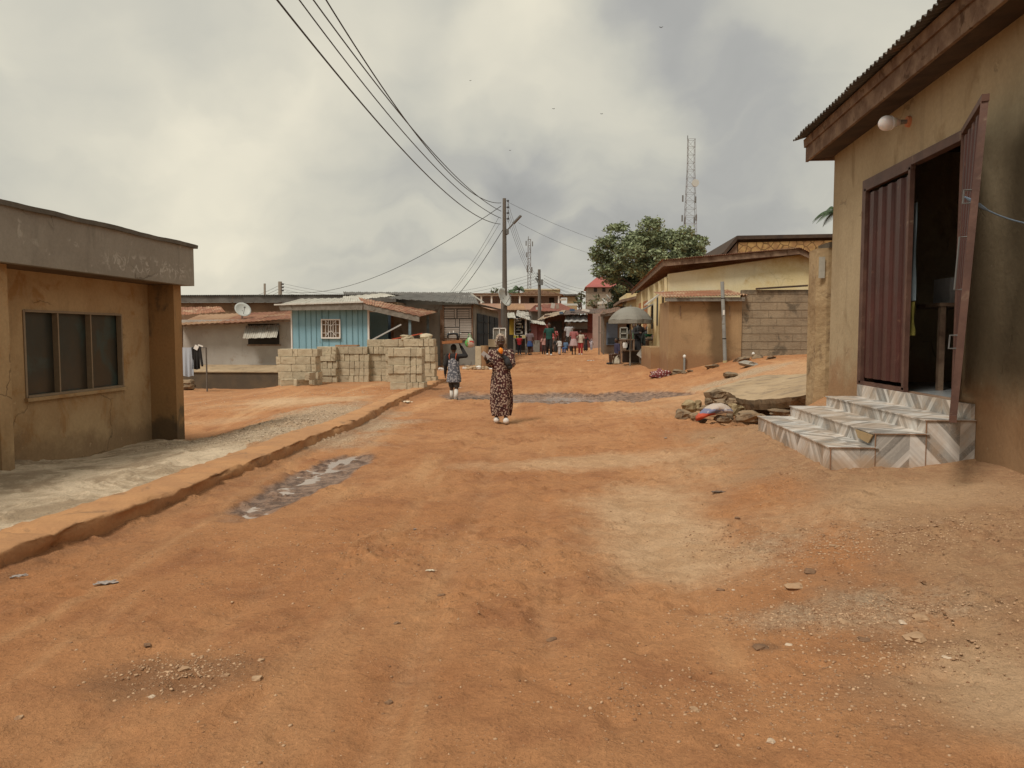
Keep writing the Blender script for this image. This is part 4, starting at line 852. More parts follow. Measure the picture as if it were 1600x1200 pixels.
# ---------------------------------------------------------------- left building
LB = thing('left_building', 'low ochre building with a deep grey cement parapet over its recessed front', 'building', (-10, 8, -.1))
LX = -6.75; yf = atX(233, 600, LX).y; zp0, zp1 = atX(303, 447, -6.15).z, atX(303, 388, -6.15).z; yp = atX(303, 420, -6.15).y
wy0, wy1 = atX(38, 550, LX).y, atX(191, 550, LX).y; wz0, wz1 = atX(191, 604, LX).z, atX(191, 491, LX).z
m = MB(); xk = LX - .2
m.box(xk, LX, wy1, yf + .2, -.6, zp0 + .2); m.box(xk, LX, -6, wy0, -.6, zp0 + .2); m.box(xk, LX - .001, wy0, wy1, -.6, wz0); m.box(xk, LX - .001, wy0, wy1, wz1, zp0 + .2)
m.box(-13, xk, yf, yf + .2, -.8, zp0 + .2); m.box(-13.2, -13, -6, yf + .2, -.8, zp0 + .2); m.build('wall', M['tan2'], LB)
PXf = -6.32
m = MB(); yq = atX(275, 600, PXf).y
t_ = wmat('stained end wall', (.36, .20, .085), (.30, .18, .08), 1.2, (.15, .105, .06), 2.3, (.52, .66), bump=.5, bs=24, streak=.6, splash=((.09, .065, .04), .0, .28))
m.box(LX + .001, PXf, yq, yq + .24, -.7, zp0 - .002); o = m.build('end_wall', t_, LB)
for ypx in (18,):
    yy = atX(ypx, 600, PXf).y; m = MB(); m.box(LX + .001, PXf, yy - .2, yy, -.7, zp0 - .002); m.build('end_wall', M['tan2'], LB)
m = MB(); m.box(-6.27, -6.15, -6, yp, zp0, zp1); m.box(-13.2, -6.27, yp - .12, yp, zp0, zp1)
def chalky():
    m_ = M['conc'].copy(); nt_ = m_.node_tree; b_ = nt_.nodes['Principled BSDF']; src = b_.inputs['Base Color'].links[0].from_socket; T_ = NT.__new__(NT); T_.m = m_; T_.t = nt_; T_.b = b_; T_.co = None
    x = T_.n('ShaderNodeSeparateXYZ'); T_.l(T_.pos(), x.inputs[0])
    ya_ = T_.math('MULTIPLY', T_.step(x.outputs[1], 9.6, 10.1), T_.step(x.outputs[1], 11.9, 12.2, 1, 0)); za_ = T_.math('MULTIPLY', T_.step(x.outputs[2], 2.33, 2.42), T_.step(x.outputs[2], 2.52, 2.68, 1, 0))
    f = T_.math('MULTIPLY', T_.math('MULTIPLY', ya_, za_), T_.math('MULTIPLY', T_.step(T_.noise(6, 4, .6, None, (1, 1, 1), 1.5), .5, .62), .55)); T_.l(T_.mix(f, src, (.55, .52, .47)), b_.inputs['Base Color']); m_.name = 'cement render with lime smears'; return m_
m.build('parapet', chalky(), LB)
m = MB(); m.box(-13.1, -6.27, -6, yp - .12, zp0 - .0, zp0 + .12); m.build('soffit', wmat('stained soffit', (.16, .10, .055), (.10, .065, .04), 1.5), LB)
m = MB()
b0 = len(m.v); n = 150
for i in range(n + 1):
    y = -6 + (yp + .07 + 6) * i / n; r = (fbm(np.array([y * 2.7]), np.array([4.]), 4)[0] - .5) * .022; r2 = (fbm(np.array([y * 3]), np.array([14.]), 4)[0] - .5) * .04
    for x, z in ((-6.11 + r2, zp1 - .005 + r), (-6.10 + r2, zp1 + .05 + r), (-6.3, zp1 + .07 + r), (-6.31, zp1 + .002)): m.v.append(Vector((x, y, z)))
for i in range(n):
    for k in range(4): a = b0 + i * 4 + k; b = b0 + i * 4 + (k + 1) % 4; m.f.append((a, b, b + 4, a + 4))
m.f.append((b0, b0 + 1, b0 + 2, b0 + 3)); m.f.append(tuple(b0 + n * 4 + k for k in (3, 2, 1, 0))); m.box(-13.2, -6.32, yp - .2, yp + .06, zp1 + .001, zp1 + .06)
m.build('coping', M['concd'], LB)
WN = MB(); WN.box(LX - .09, LX - .08, wy0, wy1, wz0, wz1)
win = WN.build('window', M['gla'], LB)
m = MB(); fw = .024
m.box(LX - .06, LX + .012, wy0 - .01, wy0 + fw, wz0, wz1); m.box(LX - .06, LX + .012, wy1 - fw, wy1 + .01, wz0, wz1); m.box(LX - .06, LX + .016, wy0 + fw, wy1 - fw, wz1 - fw, wz1 + .005); m.box(LX - .06, LX + .02, wy0 + fw, wy1 - fw, wz0 - .005, wz0 + fw)
m.build('window_frame', M['frame'], win)
for px in (92, 143): yy = atX(px, 550, LX).y; MB().box(LX - .07, LX + .006, yy - .012, yy + .012, wz0 + fw, wz1 - fw).build('mullion', M['frame'], win)
m = MB(); m.box(LX - .1, LX + .05, wy0 - .03, wy1 + .03, wz0 - .05, wz0 - .006); m.build('window_sill', M['tan2'], win)
m = MB(); yy = atX(7, 600, LX).y; m.box(LX + .002, LX + .03, yy - 1.3, yy - .25, -.15, 2.0); d_ = m.build('door', M['brownm'], LB)
MB().tube([(LX + .03, yy - .38, .9), (LX + .07, yy - .38, .9), (LX + .07, yy - .38, 1.02), (LX + .03, yy - .38, 1.02)], .008, 6).build('handle', M['steel'], d_)
# broken lump of cement at the foot of the end wall
for px, py, w, h, Y, lb in ((262, 693, 40, 10, 12.4, 'broken cement lump at the foot of the left building end wall'), (238, 690, 24, 7, 12.4, 'smaller cement lump left of the broken lump by the end wall')):
    p = atY(px, py, Y); s = Y / FPX; o = stone(MB(), (0, 0, 0), (w * s / 2, .2, h * s / 1.6), int(w), 14).build('cement_lump', M['rock'], None, False, world=False); o.location = (p.x, p.y, g(p.x, p.y) + .01); tag(o, lb, 'rubble')
# ---------------------------------------------------------------- left middle distance
GH = thing('grey_house', 'low grey plastered house on a dark plinth left of the blue kiosk', 'house', (-14, 35, 0))
Yw = 33.0; x0 = atY(280, 540, Yw).x; x1 = atY(462, 540, Yw).x; zb_ = zat(571, Yw, 370); ze = zat(503, Yw, 370)
m = MB(); m.box(x0 - 2, x1, Yw, Yw + 4, zb_ - .5, ze + .1); m.build('wall', M['grey'], GH)
Yp = 30.0; pl, pr2 = atY(278, 590, Yp).x, atY(440, 590, Yp).x; zpt = zat(582, Yp, 370)
m = MB(); m.hexa([(pl - 1, Yp, zpt - 1.2), (pr2 + 2, Yp, zpt - 1.2), (pr2 + 2, Yw - .003, zpt - 1.2), (pl - 1, Yw - .003, zpt - 1.2), (pl - 1, Yp, zpt), (pr2 + 2, Yp, zpt), (pr2 + 2, Yw - .003, zb_), (pl - 1, Yw - .003, zb_)])
m.build('plinth', wmat('dark plinth', (.13, .095, .06), (.09, .07, .05), 1.2, bump=.4), GH)
m = MB(); m.hexa([(pl - 1, Yp - .05, zpt + .003), (pr2 + 2, Yp - .05, zpt + .003), (pr2 + 2, Yw - .004, zb_ + .003), (pl - 1, Yw - .004, zb_ + .003), (pl - 1, Yp - .05, zpt + .035), (pr2 + 2, Yp - .05, zpt + .035), (pr2 + 2, Yw - .004, zb_ + .035), (pl - 1, Yw - .004, zb_ + .035)]); m.build('porch_floor', M['slab'], GH)
def roofp(lst, Y0, Y1, mat, waves, parent, name='roof', amp=.011):     # px,py front-left, front-right ; back-left, back-right
    (a, b, c, d) = lst; A, B, C, D = atY(*a, Y0), atY(*b, Y0), atY(*c, Y1), atY(*d, Y1)
    m = MB(); nu = int(waves * 6); base = 0; n = (B - A).cross(C - A).normalized()
    if n.z < 0: n = -n
    for sd_ in (0, 1):
        for j in range(3):
            for i in range(nu + 1):
                u, v = i / nu, j / 2; m.v.append((A * (1 - u) + B * u) * (1 - v) + (C * (1 - u) + D * u) * v + n * (amp * math.sin(2 * math.pi * waves * u) + .012 * math.sin(i * .31) - sd_ * .006))
    K = 3 * (nu + 1)
    for j in range(2):
        for i in range(nu): a = j * (nu + 1) + i; q = (a, a + 1, a + nu + 2, a + nu + 1); m.f.append(q); m.f.append(tuple(x + K for x in q[::-1]))
    for i in range(nu): m.f.append((i + K, i + 1 + K, i + 1, i))
    return m.build(name, mat, parent)
roofp([(272, 508), (345, 504), (312, 492), (385, 489)], Yw - .7, Yw + 2.6, wmat('tan rusty sheet', (.42, .27, .17), (.33, .19, .11), 1, rough=.8), 30, GH)
roofp([(340, 505), (400, 502), (381, 489), (436, 487)], Yw - .75, Yw + 2.55, wmat('deep rust sheet', (.25, .11, .07), (.34, .18, .11), 1.1, rough=.8), 24, GH)
roofp([(388, 503), (458, 497), (425, 488), (458, 485)], Yw - .72, Yw + 2.6, M['rust'], 26, GH)
m = MB(); a, b = atY(284, 509, Yw - .6), atY(457, 501, Yw - .6); m.bar(a, b, .05, .08); m.bar(atY(283, 575, Yw - .6), atY(283, 508, Yw - .6), .12); m.build('eave_beam', M['wood'], GH)
w0, w1 = atY(388, 538, Yw), atY(436, 506, Yw); m = MB(); m.box(w0.x, w1.x, Yw - .02, Yw - .003, w0.z, w1.z); wd = m.build('window', M['dark'], GH)
m = MB(); m.box(w0.x - .05, w1.x + .08, Yw - .05, Yw - .021, w0.z - .06, w0.z - .001); m.build('window_sill', M['wood'], wd)
roofp([(379, 529), (432, 527), (384, 509), (437, 507)], Yw - .75, Yw - .03, M['tinl'], 16, wd, 'awning', .015)
p = atY(379, 486, Yw + .4)
def dish(px, py, Y, r, ax, label, mastz, grp='satellite dishes'):
    c = atY(px, py, Y); ax = Vector(ax).normalized(); D = thing('satellite_dish', label, 'satellite dish', (c.x, c.y, mastz), 0, grp)
    u = ax.orthogonal().normalized(); v = ax.cross(u); m = MB(); n = 28
    for sd_ in (0, .012):
        for k in range(6):
            for i in range(n):
                t = 2 * math.pi * i / n; rr = r * (k + .02) / 5; m.v.append(c + (u * math.cos(t) + v * math.sin(t)) * rr + ax * (.28 * rr * rr / r - .1 * r - sd_))
    for s_ in (0, 1):
        for k in range(5):
            for i in range(n):
                a = s_ * 6 * n + k * n + i; b = s_ * 6 * n + k * n + (i + 1) % n; q = (a, b, b + n, a + n); m.f.append(q if not s_ else q[::-1])
    for i in range(n): a = 5 * n + i; b = 5 * n + (i + 1) % n; m.f.append((a, b, b + 6 * n, a + 6 * n))
    m.build('reflector', M['dish'], D, True)
    f_ = c + ax * r * .9 + Vector((0, 0, -r * .15)); m = MB(); m.tube([c - Vector((0, 0, r * .95)), f_ - Vector((0, 0, .03))], .012, 6); m.ell(f_, .045, 8); m.build('feed_arm', M['steel'], D)
    m = MB(); m.tube([c - ax * .03, c - ax * .12 - Vector((0, 0, .1)), (c.x - ax.x * .12, c.y - ax.y * .12, mastz)], .022, 8); m.build('mast', M['steel'], D); return D
dish(379, 484.5, Yw + .3, .36, (.55, -.6, .5), 'round white satellite dish on the rusty roof of the grey house', zat(501, Yw, 379))
# clothes line
def cloth(name, px0, px1, py0, py1, Y, mat, label, cat, flare=.1):
    a, b = atY(px0, py0, Y), atY(px1, py1, Y); m = MB(); n = 20; k = 10; w = b.x - a.x
    for s_ in (0, 1):
        for j in range(k + 1):
            for i in range(n + 1):
                u, v = i / n, j / k; m.v.append(Vector((a.x + w * (.5 + (u - .5) * (1 + flare * (v - .5) * 2)), Y + .05 * v * math.sin(u * 17) + .012 * s_, a.z + (b.z - a.z) * v + .02 * math.sin(u * 9) * v)))
    K = (n + 1) * (k + 1)
    for j in range(k):
        for i in range(n): q0 = j * (n + 1) + i; q = (q0, q0 + n + 1, q0 + n + 2, q0 + 1); m.f.append(q); m.f.append(tuple(x + K for x in q[::-1]))
    return tag(m.build(name, mat, None, True), label, cat)
Yc = 28.0
CLN = thing('clothes_line', 'thin washing line strung on posts in front of the grey house', 'clothes line', atY(320, 600, Yc))
a, b = atY(262, 541, Yc), atY(322, 543, Yc); gz0 = g(b.x, Yc); MB().tube([a, a.lerp(b, .5) - Vector((0, 0, .05)), b], .008, 6).build('line', M['wire'], CLN)
for q in (a, b): MB().tube([(q.x, Yc, g(q.x, Yc) - .1), q], .03, 8).build('post', M['pole'], CLN)
cloth('hanging_sheet', 283, 303, 543, 588, Yc - .03, flat('pale blue cotton', (.40, .44, .50), var=.08), 'pale blue white sheet hanging on the washing line', 'laundry', .06)
SHT = thing('hanging_shirt', 'black shirt with a white collar hanging on the washing line', 'laundry', atY(308, 578, Yc))
o = cloth('shirt_body', 300, 313, 542, 577, Yc - .05, M['black'], None, None, .1); o.parent = SHT; o.location = o.location - SHT.location
for (p_, q_) in (((301, 544), (302, 560)), ((312, 543), (316, 571))):
    A_, B_ = atY(*p_, Yc - .05), atY(*q_, Yc - .05); MB().cap(A_, .05, B_, .045, 8).build('sleeve', M['black'], SHT)
m = MB(); A_ = atY(307, 541, Yc - .07); m.obox(A_ + Vector((0, -.02, -.05)), (.16, .03, .16), Matrix.Rotation(.5, 3, 'Y')); m.obox(A_ + Vector((.17, -.02, .02)), (.2, .02, .05), Matrix.Rotation(.3, 3, 'Y')); m.build('collar', M['white'], SHT)
for px, py, w, h, lb in ((292, 598, 20, 9, 'upper flat stone of the small heap by the plinth end'), (294, 604, 24, 8, 'lower flat stone of the small heap by the plinth end')):
    p = atY(px, py, 29); o = stone(MB(), (0, 0, 0), (w * 29 / 2400, .25, h * 29 / 1900), int(px), 12).build('stone', M['rock'], None, False, world=False); o.location = p; tag(o, lb, 'stone')

# long building behind
LH = thing('long_house', 'long low building with a dark roof edge behind the grey house', 'building', (-16, 42, 0))
Yl = 40.0; x0 = atY(262, 470, Yl).x; x1 = atY(560, 470, Yl).x; zr = zat(462, Yl, 400)
m = MB(); m.box(x0 - 6, x1 + 2, Yl + .3, Yl + 6, -1, zr - .35); m.build('wall', wmat('brown back wall', (.25, .155, .09), (.17, .10, .06), .6, (.33, .25, .16), .8), LH)
m = MB(); m.box(x0 - 6, x1 + 2, Yl, Yl + .06, zat(472.5, Yl, 400), zr); m.build('fascia', M['tin'], LH)
m = MB(); m.sheet((x1 + 2.05, Yl - .08, zr + .02), (-(x1 - x0 + 8), 0, 0), (0, 5, .1), 150, .03, .006, .03); m.build('roof', M['tin'], LH)
roofp([(283, 492), (352, 487), (283, 480), (345, 479)], 37, 38.5, M['rust'], 16, LH, 'lean_to_roof')

# blue kiosk
BK = thing('blue_kiosk', 'pale blue boarded kiosk with a barred window and white edged roof', 'kiosk', (-9, 28.5, 0))
Yb = 28.0; x0, x1 = atY(457, 520, Yb).x, atY(577, 520, Yb).x; z0, z1 = -.3, zat(484, Yb, 500)
m = MB(); m.box(x0, x1, Yb, Yb + .05, z0, z1); m.box(x0, x0 + .05, Yb + .05, Yb + 3, z0, z1 - .005); m.box(x0 + .05, x1, Yb + 2.95, Yb + 3, z0, z1 - .005)
m.build('wall', M['blue'], BK)
m = MB(); bw = (x1 - x0) / 10.4
for i, f_ in enumerate((.08, .17, .24, .31, .385, .47, .62, .70, .78, .85, .91)):
    x = x0 + (x1 - x0) * f_; m.box(x, x + .022, Yb - .016, Yb - .001, z0, z1 - .01)
m.build('batten', M['blued'] if False else wmat('batten', (.10, .20, .24), (.14, .27, .31), 3), BK)
MB().box(x1 - .06, x1 + .004, Yb - .022, Yb + .055, z0, z1).build('corner_post', M['white'], BK); MB().box(x0 - .05, x0, Yb - .03, Yb + .05, z0, z1 - .003).build('corner_post', M['white'], BK)
a, b = atY(503.5, 528, Yb), atY(531.5, 499.5, Yb)
m = MB(); m.box(a.x, b.x, Yb - .012, Yb - .002, a.z, b.z); w = m.build('window', wmat('brown curtain', (.20, .13, .08), (.12, .09, .06), 8), BK)
m = MB(); yb_ = Yb - .05; W_, H_ = b.x - a.x, b.z - a.z
def wb(u0, v0, u1, v1, t=.022): m.bar((a.x + W_ * u0, yb_, a.z + H_ * v0), (a.x + W_ * u1, yb_, a.z + H_ * v1), t, t, (0, 1, 0))
for u in (.22, .37, .5, .63, .78): wb(u, 0, u, 1, .018)
for v in (.27, .72): wb(0, v, .35, v, .018); wb(.65, v, 1, v, .018)
wb(.22, .95, .5, .62, .018); wb(.78, .95, .5, .62, .018); wb(.22, .1, .5, .42, .018); wb(.78, .1, .5, .42, .018)
m.build('bars', M['white'], w)
m = MB(); wb(-.02, 0, 1.02, 0, .05); wb(-.02, 1, 1.02, 1, .05); wb(0, 0, 0, 1, .045); wb(1, 0, 1, 1, .045); m.build('window_frame', M['white'], w)
a, b = atY(433, 477, Yb - .4), atY(567, 473, Yb - .4); c = atY(577, 476, Yb - .4)
m = MB(); m.prism([atY(438, 485, Yb - .4), atY(566, 484, Yb - .4), b, a + Vector((.05, 0, 0))], (0, .04, 0)); m.build('fascia', M['woodg'], BK)
m = MB(); m.bar(a + Vector((-.1, -.02, .02)), b + Vector((.02, -.02, .03)), .06, .05); m.build('roof_edge', flat('white edge strip', (.62, .60, .55)), BK)
roofp([(432, 477), (567, 472), (470, 467), (562, 465)], Yb - .45, Yb + 2.6, M['tinl'], 30, BK)
roofp([(566, 473), (656, 494), (560, 465), (684, 487)], Yb - .45, Yb + 2.8, M['rust'], 26, BK, 'porch_roof', .012)
m = MB(); q0, q1 = atY(568, 479, Yb - .42), atY(655, 499, Yb - .42); m.prism([q0 - Vector((0, 0, .10)), q1 - Vector((0, 0, .09)), q1 + Vector((0, 0, .11)), q0 + Vector((0, 0, .12))], (0, .04, 0)); m.build('porch_fascia', M['woodg'], BK)
for px, py in ((640, 496), (668, 494)):
    Y_ = Yb - .35 if px < 650 else Yb + 2.6; q = atY(px, py, Y_); MB().box(q.x - .045, q.x + .045, Y_, Y_ + .09, g(q.x, Y_) - .1, q.z + .02).build('post', wmat('blue grey post', (.15, .22, .26), (.09, .12, .13), 4), BK)
q0, q1 = atY(578, 533, Yb - .3), atY(627, 507, Yb - .3); tag(MB().bar(q0, q1, .05).build('metal_bar', flat('pale metal', (.42, .43, .42))), 'pale metal bar leaning beside the blue kiosk porch', 'bar')

# grey kiosk with slatted shutter
GK = thing('grey_kiosk', 'grey green shop with a slatted wooden shutter and dark doors behind the block stacks', 'shop', (-5.5, 34, .2))
Yg = 31.0; x0, x1 = atY(611, 520, Yg).x, atY(742, 520, Yg).x; zt = zat(476, Yg, 680)
m = MB(); m.box(x0, x1, Yg, Yg + 10.5, -.2, zt); m.build('wall', M['greyd'], GK)
m = MB(); xa_, xb_ = atY(578, 520, 31.2).x, x0; m.box(xa_, xb_ - .003, 31.4, 31.5, -.2, zt - .4); m.build('recess_wall', M['blued'], GK)
a, b = atY(693, 529, Yg), atY(738, 472, Yg); m = MB(); m.box(a.x, b.x, Yg - .012, Yg - .002, a.z, b.z - .15); sh = m.build('shutter', M['dark'], GK)
m = MB(); W_, H_ = b.x - a.x, b.z - a.z - .15; rs = random.Random(4)
def slats(u0, u1, v0, v1, n, vert=False):
    for i in range(n):
        if vert: p0_, p1_ = u0 + (u1 - u0) * i / n, u0 + (u1 - u0) * (i + .84) / n; m.box(a.x + W_ * p0_, a.x + W_ * p1_, Yg - .045, Yg - .014, a.z + H_ * v0, a.z + H_ * v1)
        else: p0_, p1_ = v0 + (v1 - v0) * i / n, v0 + (v1 - v0) * (i + .84) / n; m.box(a.x + W_ * u0, a.x + W_ * u1, Yg - .045, Yg - .014, a.z + H_ * p0_, a.z + H_ * p1_)
slats(.04, .37, .62, .9, 4); slats(.39, .47, .62, .9, 1, True); slats(.49, .88, .62, .9, 4); slats(.90, .97, .62, .9, 1, True); slats(.04, .97, .92, .99, 1); slats(.04, .42, .36, .60, 4); slats(.44, .55, .36, .6, 2, True); slats(.57, .97, .2, .6, 8); slats(.04, .55, .02, .34, 6); slats(.57, .86, .02, .18, 3); slats(.88, .97, .02, .18, 1, True)
m.build('slats', M['grey'], sh); m = MB(); m.bar((a.x, Yg - .04, a.z), (a.x, Yg - .04, b.z - .12), .07, .07); m.bar((b.x, Yg - .04, a.z), (b.x, Yg - .04, b.z - .12), .06, .07); m.bar((a.x, Yg - .04, a.z - .03), (b.x, Yg - .04, a.z - .03), .07, .07); m.build('shutter_frame', M['wood'], sh)
for px in (613, 690): q = atY(px, 500, Yg); MB().box(q.x - .05, q.x + .05, Yg - .06, Yg - .003, .1, zt - .2).build('post', M['wood'], GK)
q = atX(748, 480, x1 + .01)
for k, (ya_, yb2) in enumerate(((Yg + .6, Yg + 2.6), (Yg + 2.9, Yg + 4.7), (Yg + 5.4, Yg + 7.4), (Yg + 8, Yg + 9.8))):
    m = MB(); m.box(x1 + .003, x1 + .05, ya_, yb2, .25, 2.35); d_ = m.build('door', M['blued'], GK)
    for v in (.8, 1.5, 2.0): MB().box(x1 + .051, x1 + .075, ya_ + .05, yb2 - .05, v, v + .05).build('rail', M['blued'], d_)
roofp([(603, 466), (748, 475), (640, 459), (742, 463)], Yg - .5, Yg + 5, M['tin'], 40, GK)
A_, B_ = atY(748, 474, Yg - .5), Vector((x1 + .45, Yg + 10.6, zt + .05)); m = MB(); m.hexa([(x1 - .2, Yg - .45, A_.z - .02), (A_.x, Yg - .45, A_.z - .05), (B_.x, B_.y, B_.z), (x1 - .2, B_.y, B_.z + .1), (x1 - .2, Yg - .45, A_.z + .02), (A_.x, Yg - .45, A_.z - .01), (B_.x, B_.y, B_.z + .04), (x1 - .2, B_.y, B_.z + .14)]); m.build('eave', M['tin'], GK)
GR = thing('dark_roof_house', 'house with a low dark corrugated roof behind the grey shop', 'house', (-7, 44, 0))
roofp([(540, 467), (742, 462), (536, 456), (738, 457)], 42, 44, M['tin'], 60, GR, 'roof', .02); m = MB(); q0, q1 = atY(545, 480, 42.5), atY(736, 480, 42.5); m.box(q0.x, q1.x, 42.5, 46, 0, zat(466, 42.5, 640)); m.build('wall', M['greyd'], GR)
roofp([(536, 470), (618, 462), (536, 463), (600, 458)], 33, 36, M['tinl'], 20, GR, 'patch_roof')
m = MB(); q = atY(736, 459, 42); m.bar(q, atY(756, 473, 42), .5, .06); m.build('gable_board', M['tinl'], GR)

# sandcrete blocks, each a thing of its own
bm = bmesh.new(); bmesh.ops.create_cube(bm, size=1); bmesh.ops.scale(bm, vec=(.446, .147, .221), verts=bm.verts); bmesh.ops.bevel(bm, geom=bm.edges[:], offset=.008, segments=1, affect='EDGES')
bme = bpy.data.meshes.new('concrete_block'); bm.to_mesh(bme); bm.free()
blk = []
for var in range(3):
    me = bme.copy(); R_ = random.Random(var)
    bm = bmesh.new(); bm.from_mesh(me); bmesh.ops.subdivide_edges(bm, edges=bm.edges[:], cuts=2, use_grid_fill=True)
    for v in bm.verts: v.co += Vector([R_.uniform(-.004, .004) for _ in range(3)])
    bm.to_mesh(me); bm.free(); c_ = (.50, .425, .30); k = (1, .92, 1.06)[var]
    me.materials.append(M['block'] if var == 0 else wmat('sandcrete tone', tuple(x * k for x in c_), tuple(x * k * .82 for x in c_), 4, (.26, .21, .14), 6, (.56, .7), bump=.8, bs=60)); blk.append(me)
NB = 0
def put_block(x, y, z, rz, label, grp, tilt=0):
    global NB
    o = bpy.data.objects.new('concrete_block', blk[rnd.randrange(3)]); COL.objects.link(o); o.location = (x, y, z); o.rotation_euler = (tilt, 0, rz); NB += 1
    tag(o, label, 'concrete block', grp); return o
def stack(pxl, pxr, Y, rows, label, deep=1, seed=1, loose=0, rz0=0):
    R_ = random.Random(seed); a, b = atY(pxl, 560, Y), atY(pxr, 560, Y); w = b.x - a.x; zb = min(g(a.x, Y), g(b.x, Y), g(a.x, Y + .45)) - .02
    for r in range(rows):
        x = 0; yo = R_.uniform(-.035, .035); xo = R_.uniform(-.04, .04); first = (r + seed) % 2
        while x < w - .035:
            if (first and x == 0 and w - x > .42) or (w - x > .42 and R_.random() < (.36 if r % 2 else .5)):
                for dd in range(3 * deep):
                    if r == rows - 1 or dd in (0, 3 * deep - 1) or x > w - .6: put_block(a.x + xo + x + .225, Y + yo + .075 + dd * .152, zb + .113 + r * .226, R_.uniform(-.02, .02), label, 'concrete blocks in stacks')
                x += .453
            else:
                for dd in range(deep): put_block(a.x + xo + x + .075, Y + yo + .225 + dd * .46 + R_.uniform(-.015, .015), zb + .113 + r * .226, math.pi / 2 + R_.uniform(-.03, .03), label, 'concrete blocks in stacks')
                x += .155
    return zb + rows * .226
stack(433, 491, 22.3, 5, 'grey tan concrete block in the leftmost stack', 1, 1)
stack(494, 521, 23.4, 5, 'grey tan concrete block in the narrow second stack from the left', 1, 2)
zt3 = stack(523, 573, 23.6, 5, 'grey tan concrete block in the wide middle stack under the barred window', 1, 3)
stack(575, 604, 23.8, 6, 'grey tan concrete block in the narrow stack right of the middle stack', 1, 4)
zt4 = stack(601, 630, 23.4, 6, 'grey tan concrete block in the tall stack behind the front stack', 1, 5)
zt5 = stack(632, 679, 22.6, 6, 'grey tan concrete block in the rightmost rear stack nearest the walking child', 1, 6)
zt6 = stack(607, 655, 20.0, 5, 'grey tan concrete block in the front stack beside the kerb', 1, 8)
q = atY(648, 540, 20.3); 
for px, py, w, s_ in ((450, 601, .2, 1), (470, 600, .22, 2), (484, 590, .2, 3)):
    q = atY(px, py, 21.9); put_block(q.x, 21.95, g(q.x, 21.95) + .07 + (0 if s_ < 3 else .2), s_ * .5, 'loose concrete block lying at the foot of the leftmost stack', 'concrete blocks lying loose')
q0, q1 = atY(613, 530, 23.2), atY(660, 521, 23.2); tag(MB().bar(q0, q1, .05, .03).build('red_batten', flat('orange red paint', (.50, .10, .05))), 'thin orange red batten lying on top of the block stacks', 'batten')
q0, q1 = atY(526, 534, 23.85), atY(560, 532, 23.85); q0.z = zt3 + .03; q1.z = zt3 + .035; tag(MB().bar(q0, q1, .3, .05).build('plank', flat('light brown board', (.36, .20, .11))), 'light brown plank lying on the middle block stack', 'plank')
for px, lb in ((637, 'rough lump resting on top of the tall rear block stack'), (666, 'rough brown lump resting on the right rear block stack')):
    q = atY(px, 525, 23.0); o = stone(MB(), (0, 0, 0), (.2, .16, .09), px, 12).build('rubble_lump', M['block'], None, False, world=False); o.location = (q.x, q.y, (zt4 if px < 650 else zt5) + .05); tag(o, lb, 'rubble')
# rubble line and short post at the grey shop
for i, (px, py) in enumerate(((728, 573), (735, 571), (741, 573), (748, 574), (755, 570), (762, 572), (768, 569), (731, 568), (759, 576), (690, 574), (698, 573))):
    q = atY(px, py, 28.5); o = stone(MB(), (0, 0, 0), (rnd.uniform(.1, .17), .12, rnd.uniform(.06, .1)), i, 10).build('broken_block', M['slab'] if i % 3 else M['white'], None, False, world=False); o.location = (q.x, q.y, g(q.x, q.y) + .05); tag(o, 'pale broken block piece in the rubble line at the foot of the grey shop', 'rubble', 'rubble line at the grey shop')
q = atY(747, 572, 29); tag(MB().box(q.x - .11, q.x + .11, 29, 29.22, q.z - .2, zat(541, 29, 747)).build('concrete_post', M['block']), 'short square concrete post in front of the dark shop doors', 'post')
q = atY(757, 568, 30.5); tag(MB().tube([(q.x, 30.5, q.z - .1), (q.x, 30.5, zat(540, 30.5, 757))], .16, 14).build('drum', M['mud']), 'brown round drum next to the short concrete post', 'drum')
CB = thing('cabinet', 'small white framed display cabinet outside the dark shop', 'cabinet', atY(781, 560, 32))
a, b = atY(771, 536, 32), atY(790, 513, 32); m = MB()
for u, v in (((a.x, a.z), (a.x, b.z)), ((b.x, a.z), (b.x, b.z)), ((a.x, b.z), (b.x, b.z)), ((a.x, a.z), (b.x, a.z)), (((a.x + b.x) / 2, a.z), ((a.x + b.x) / 2, b.z))): m.bar((u[0], 32, u[1]), (v[0], 32, v[1]), .04)
m.build('frame', M['white'], CB); MB().box(a.x + .02, b.x - .02, 32.03, 32.4, a.z, b.z).build('body', M['greyd'], CB)
a, b = atY(763, 542, 31.6), atY(777, 530, 31.6); m = MB(); m.box(a.x, b.x, 31.6, 31.9, a.z, b.z); bx = m.build('box', M['block']); tag(bx, 'grey block standing on a stump left of the white cabinet', 'block')
m = MB(); m.box(a.x + .08, b.x - .08, 31.65, 31.85, g(a.x, 31.7) - .1, a.z - .002); tag(m.build('stump', M['pole']), 'wooden stump carrying the grey block left of the white cabinet', 'stump')
m = MB(); a, b = atY(786, 560, 32.05), atY(786, 537, 32.05); m.box(a.x - .3, a.x + .12, 31.9, 32.4, g(a.x, 32) - .1, b.z); tag(m.build('counter', M['wood']), 'brown wooden counter under the white cabinet', 'counter')

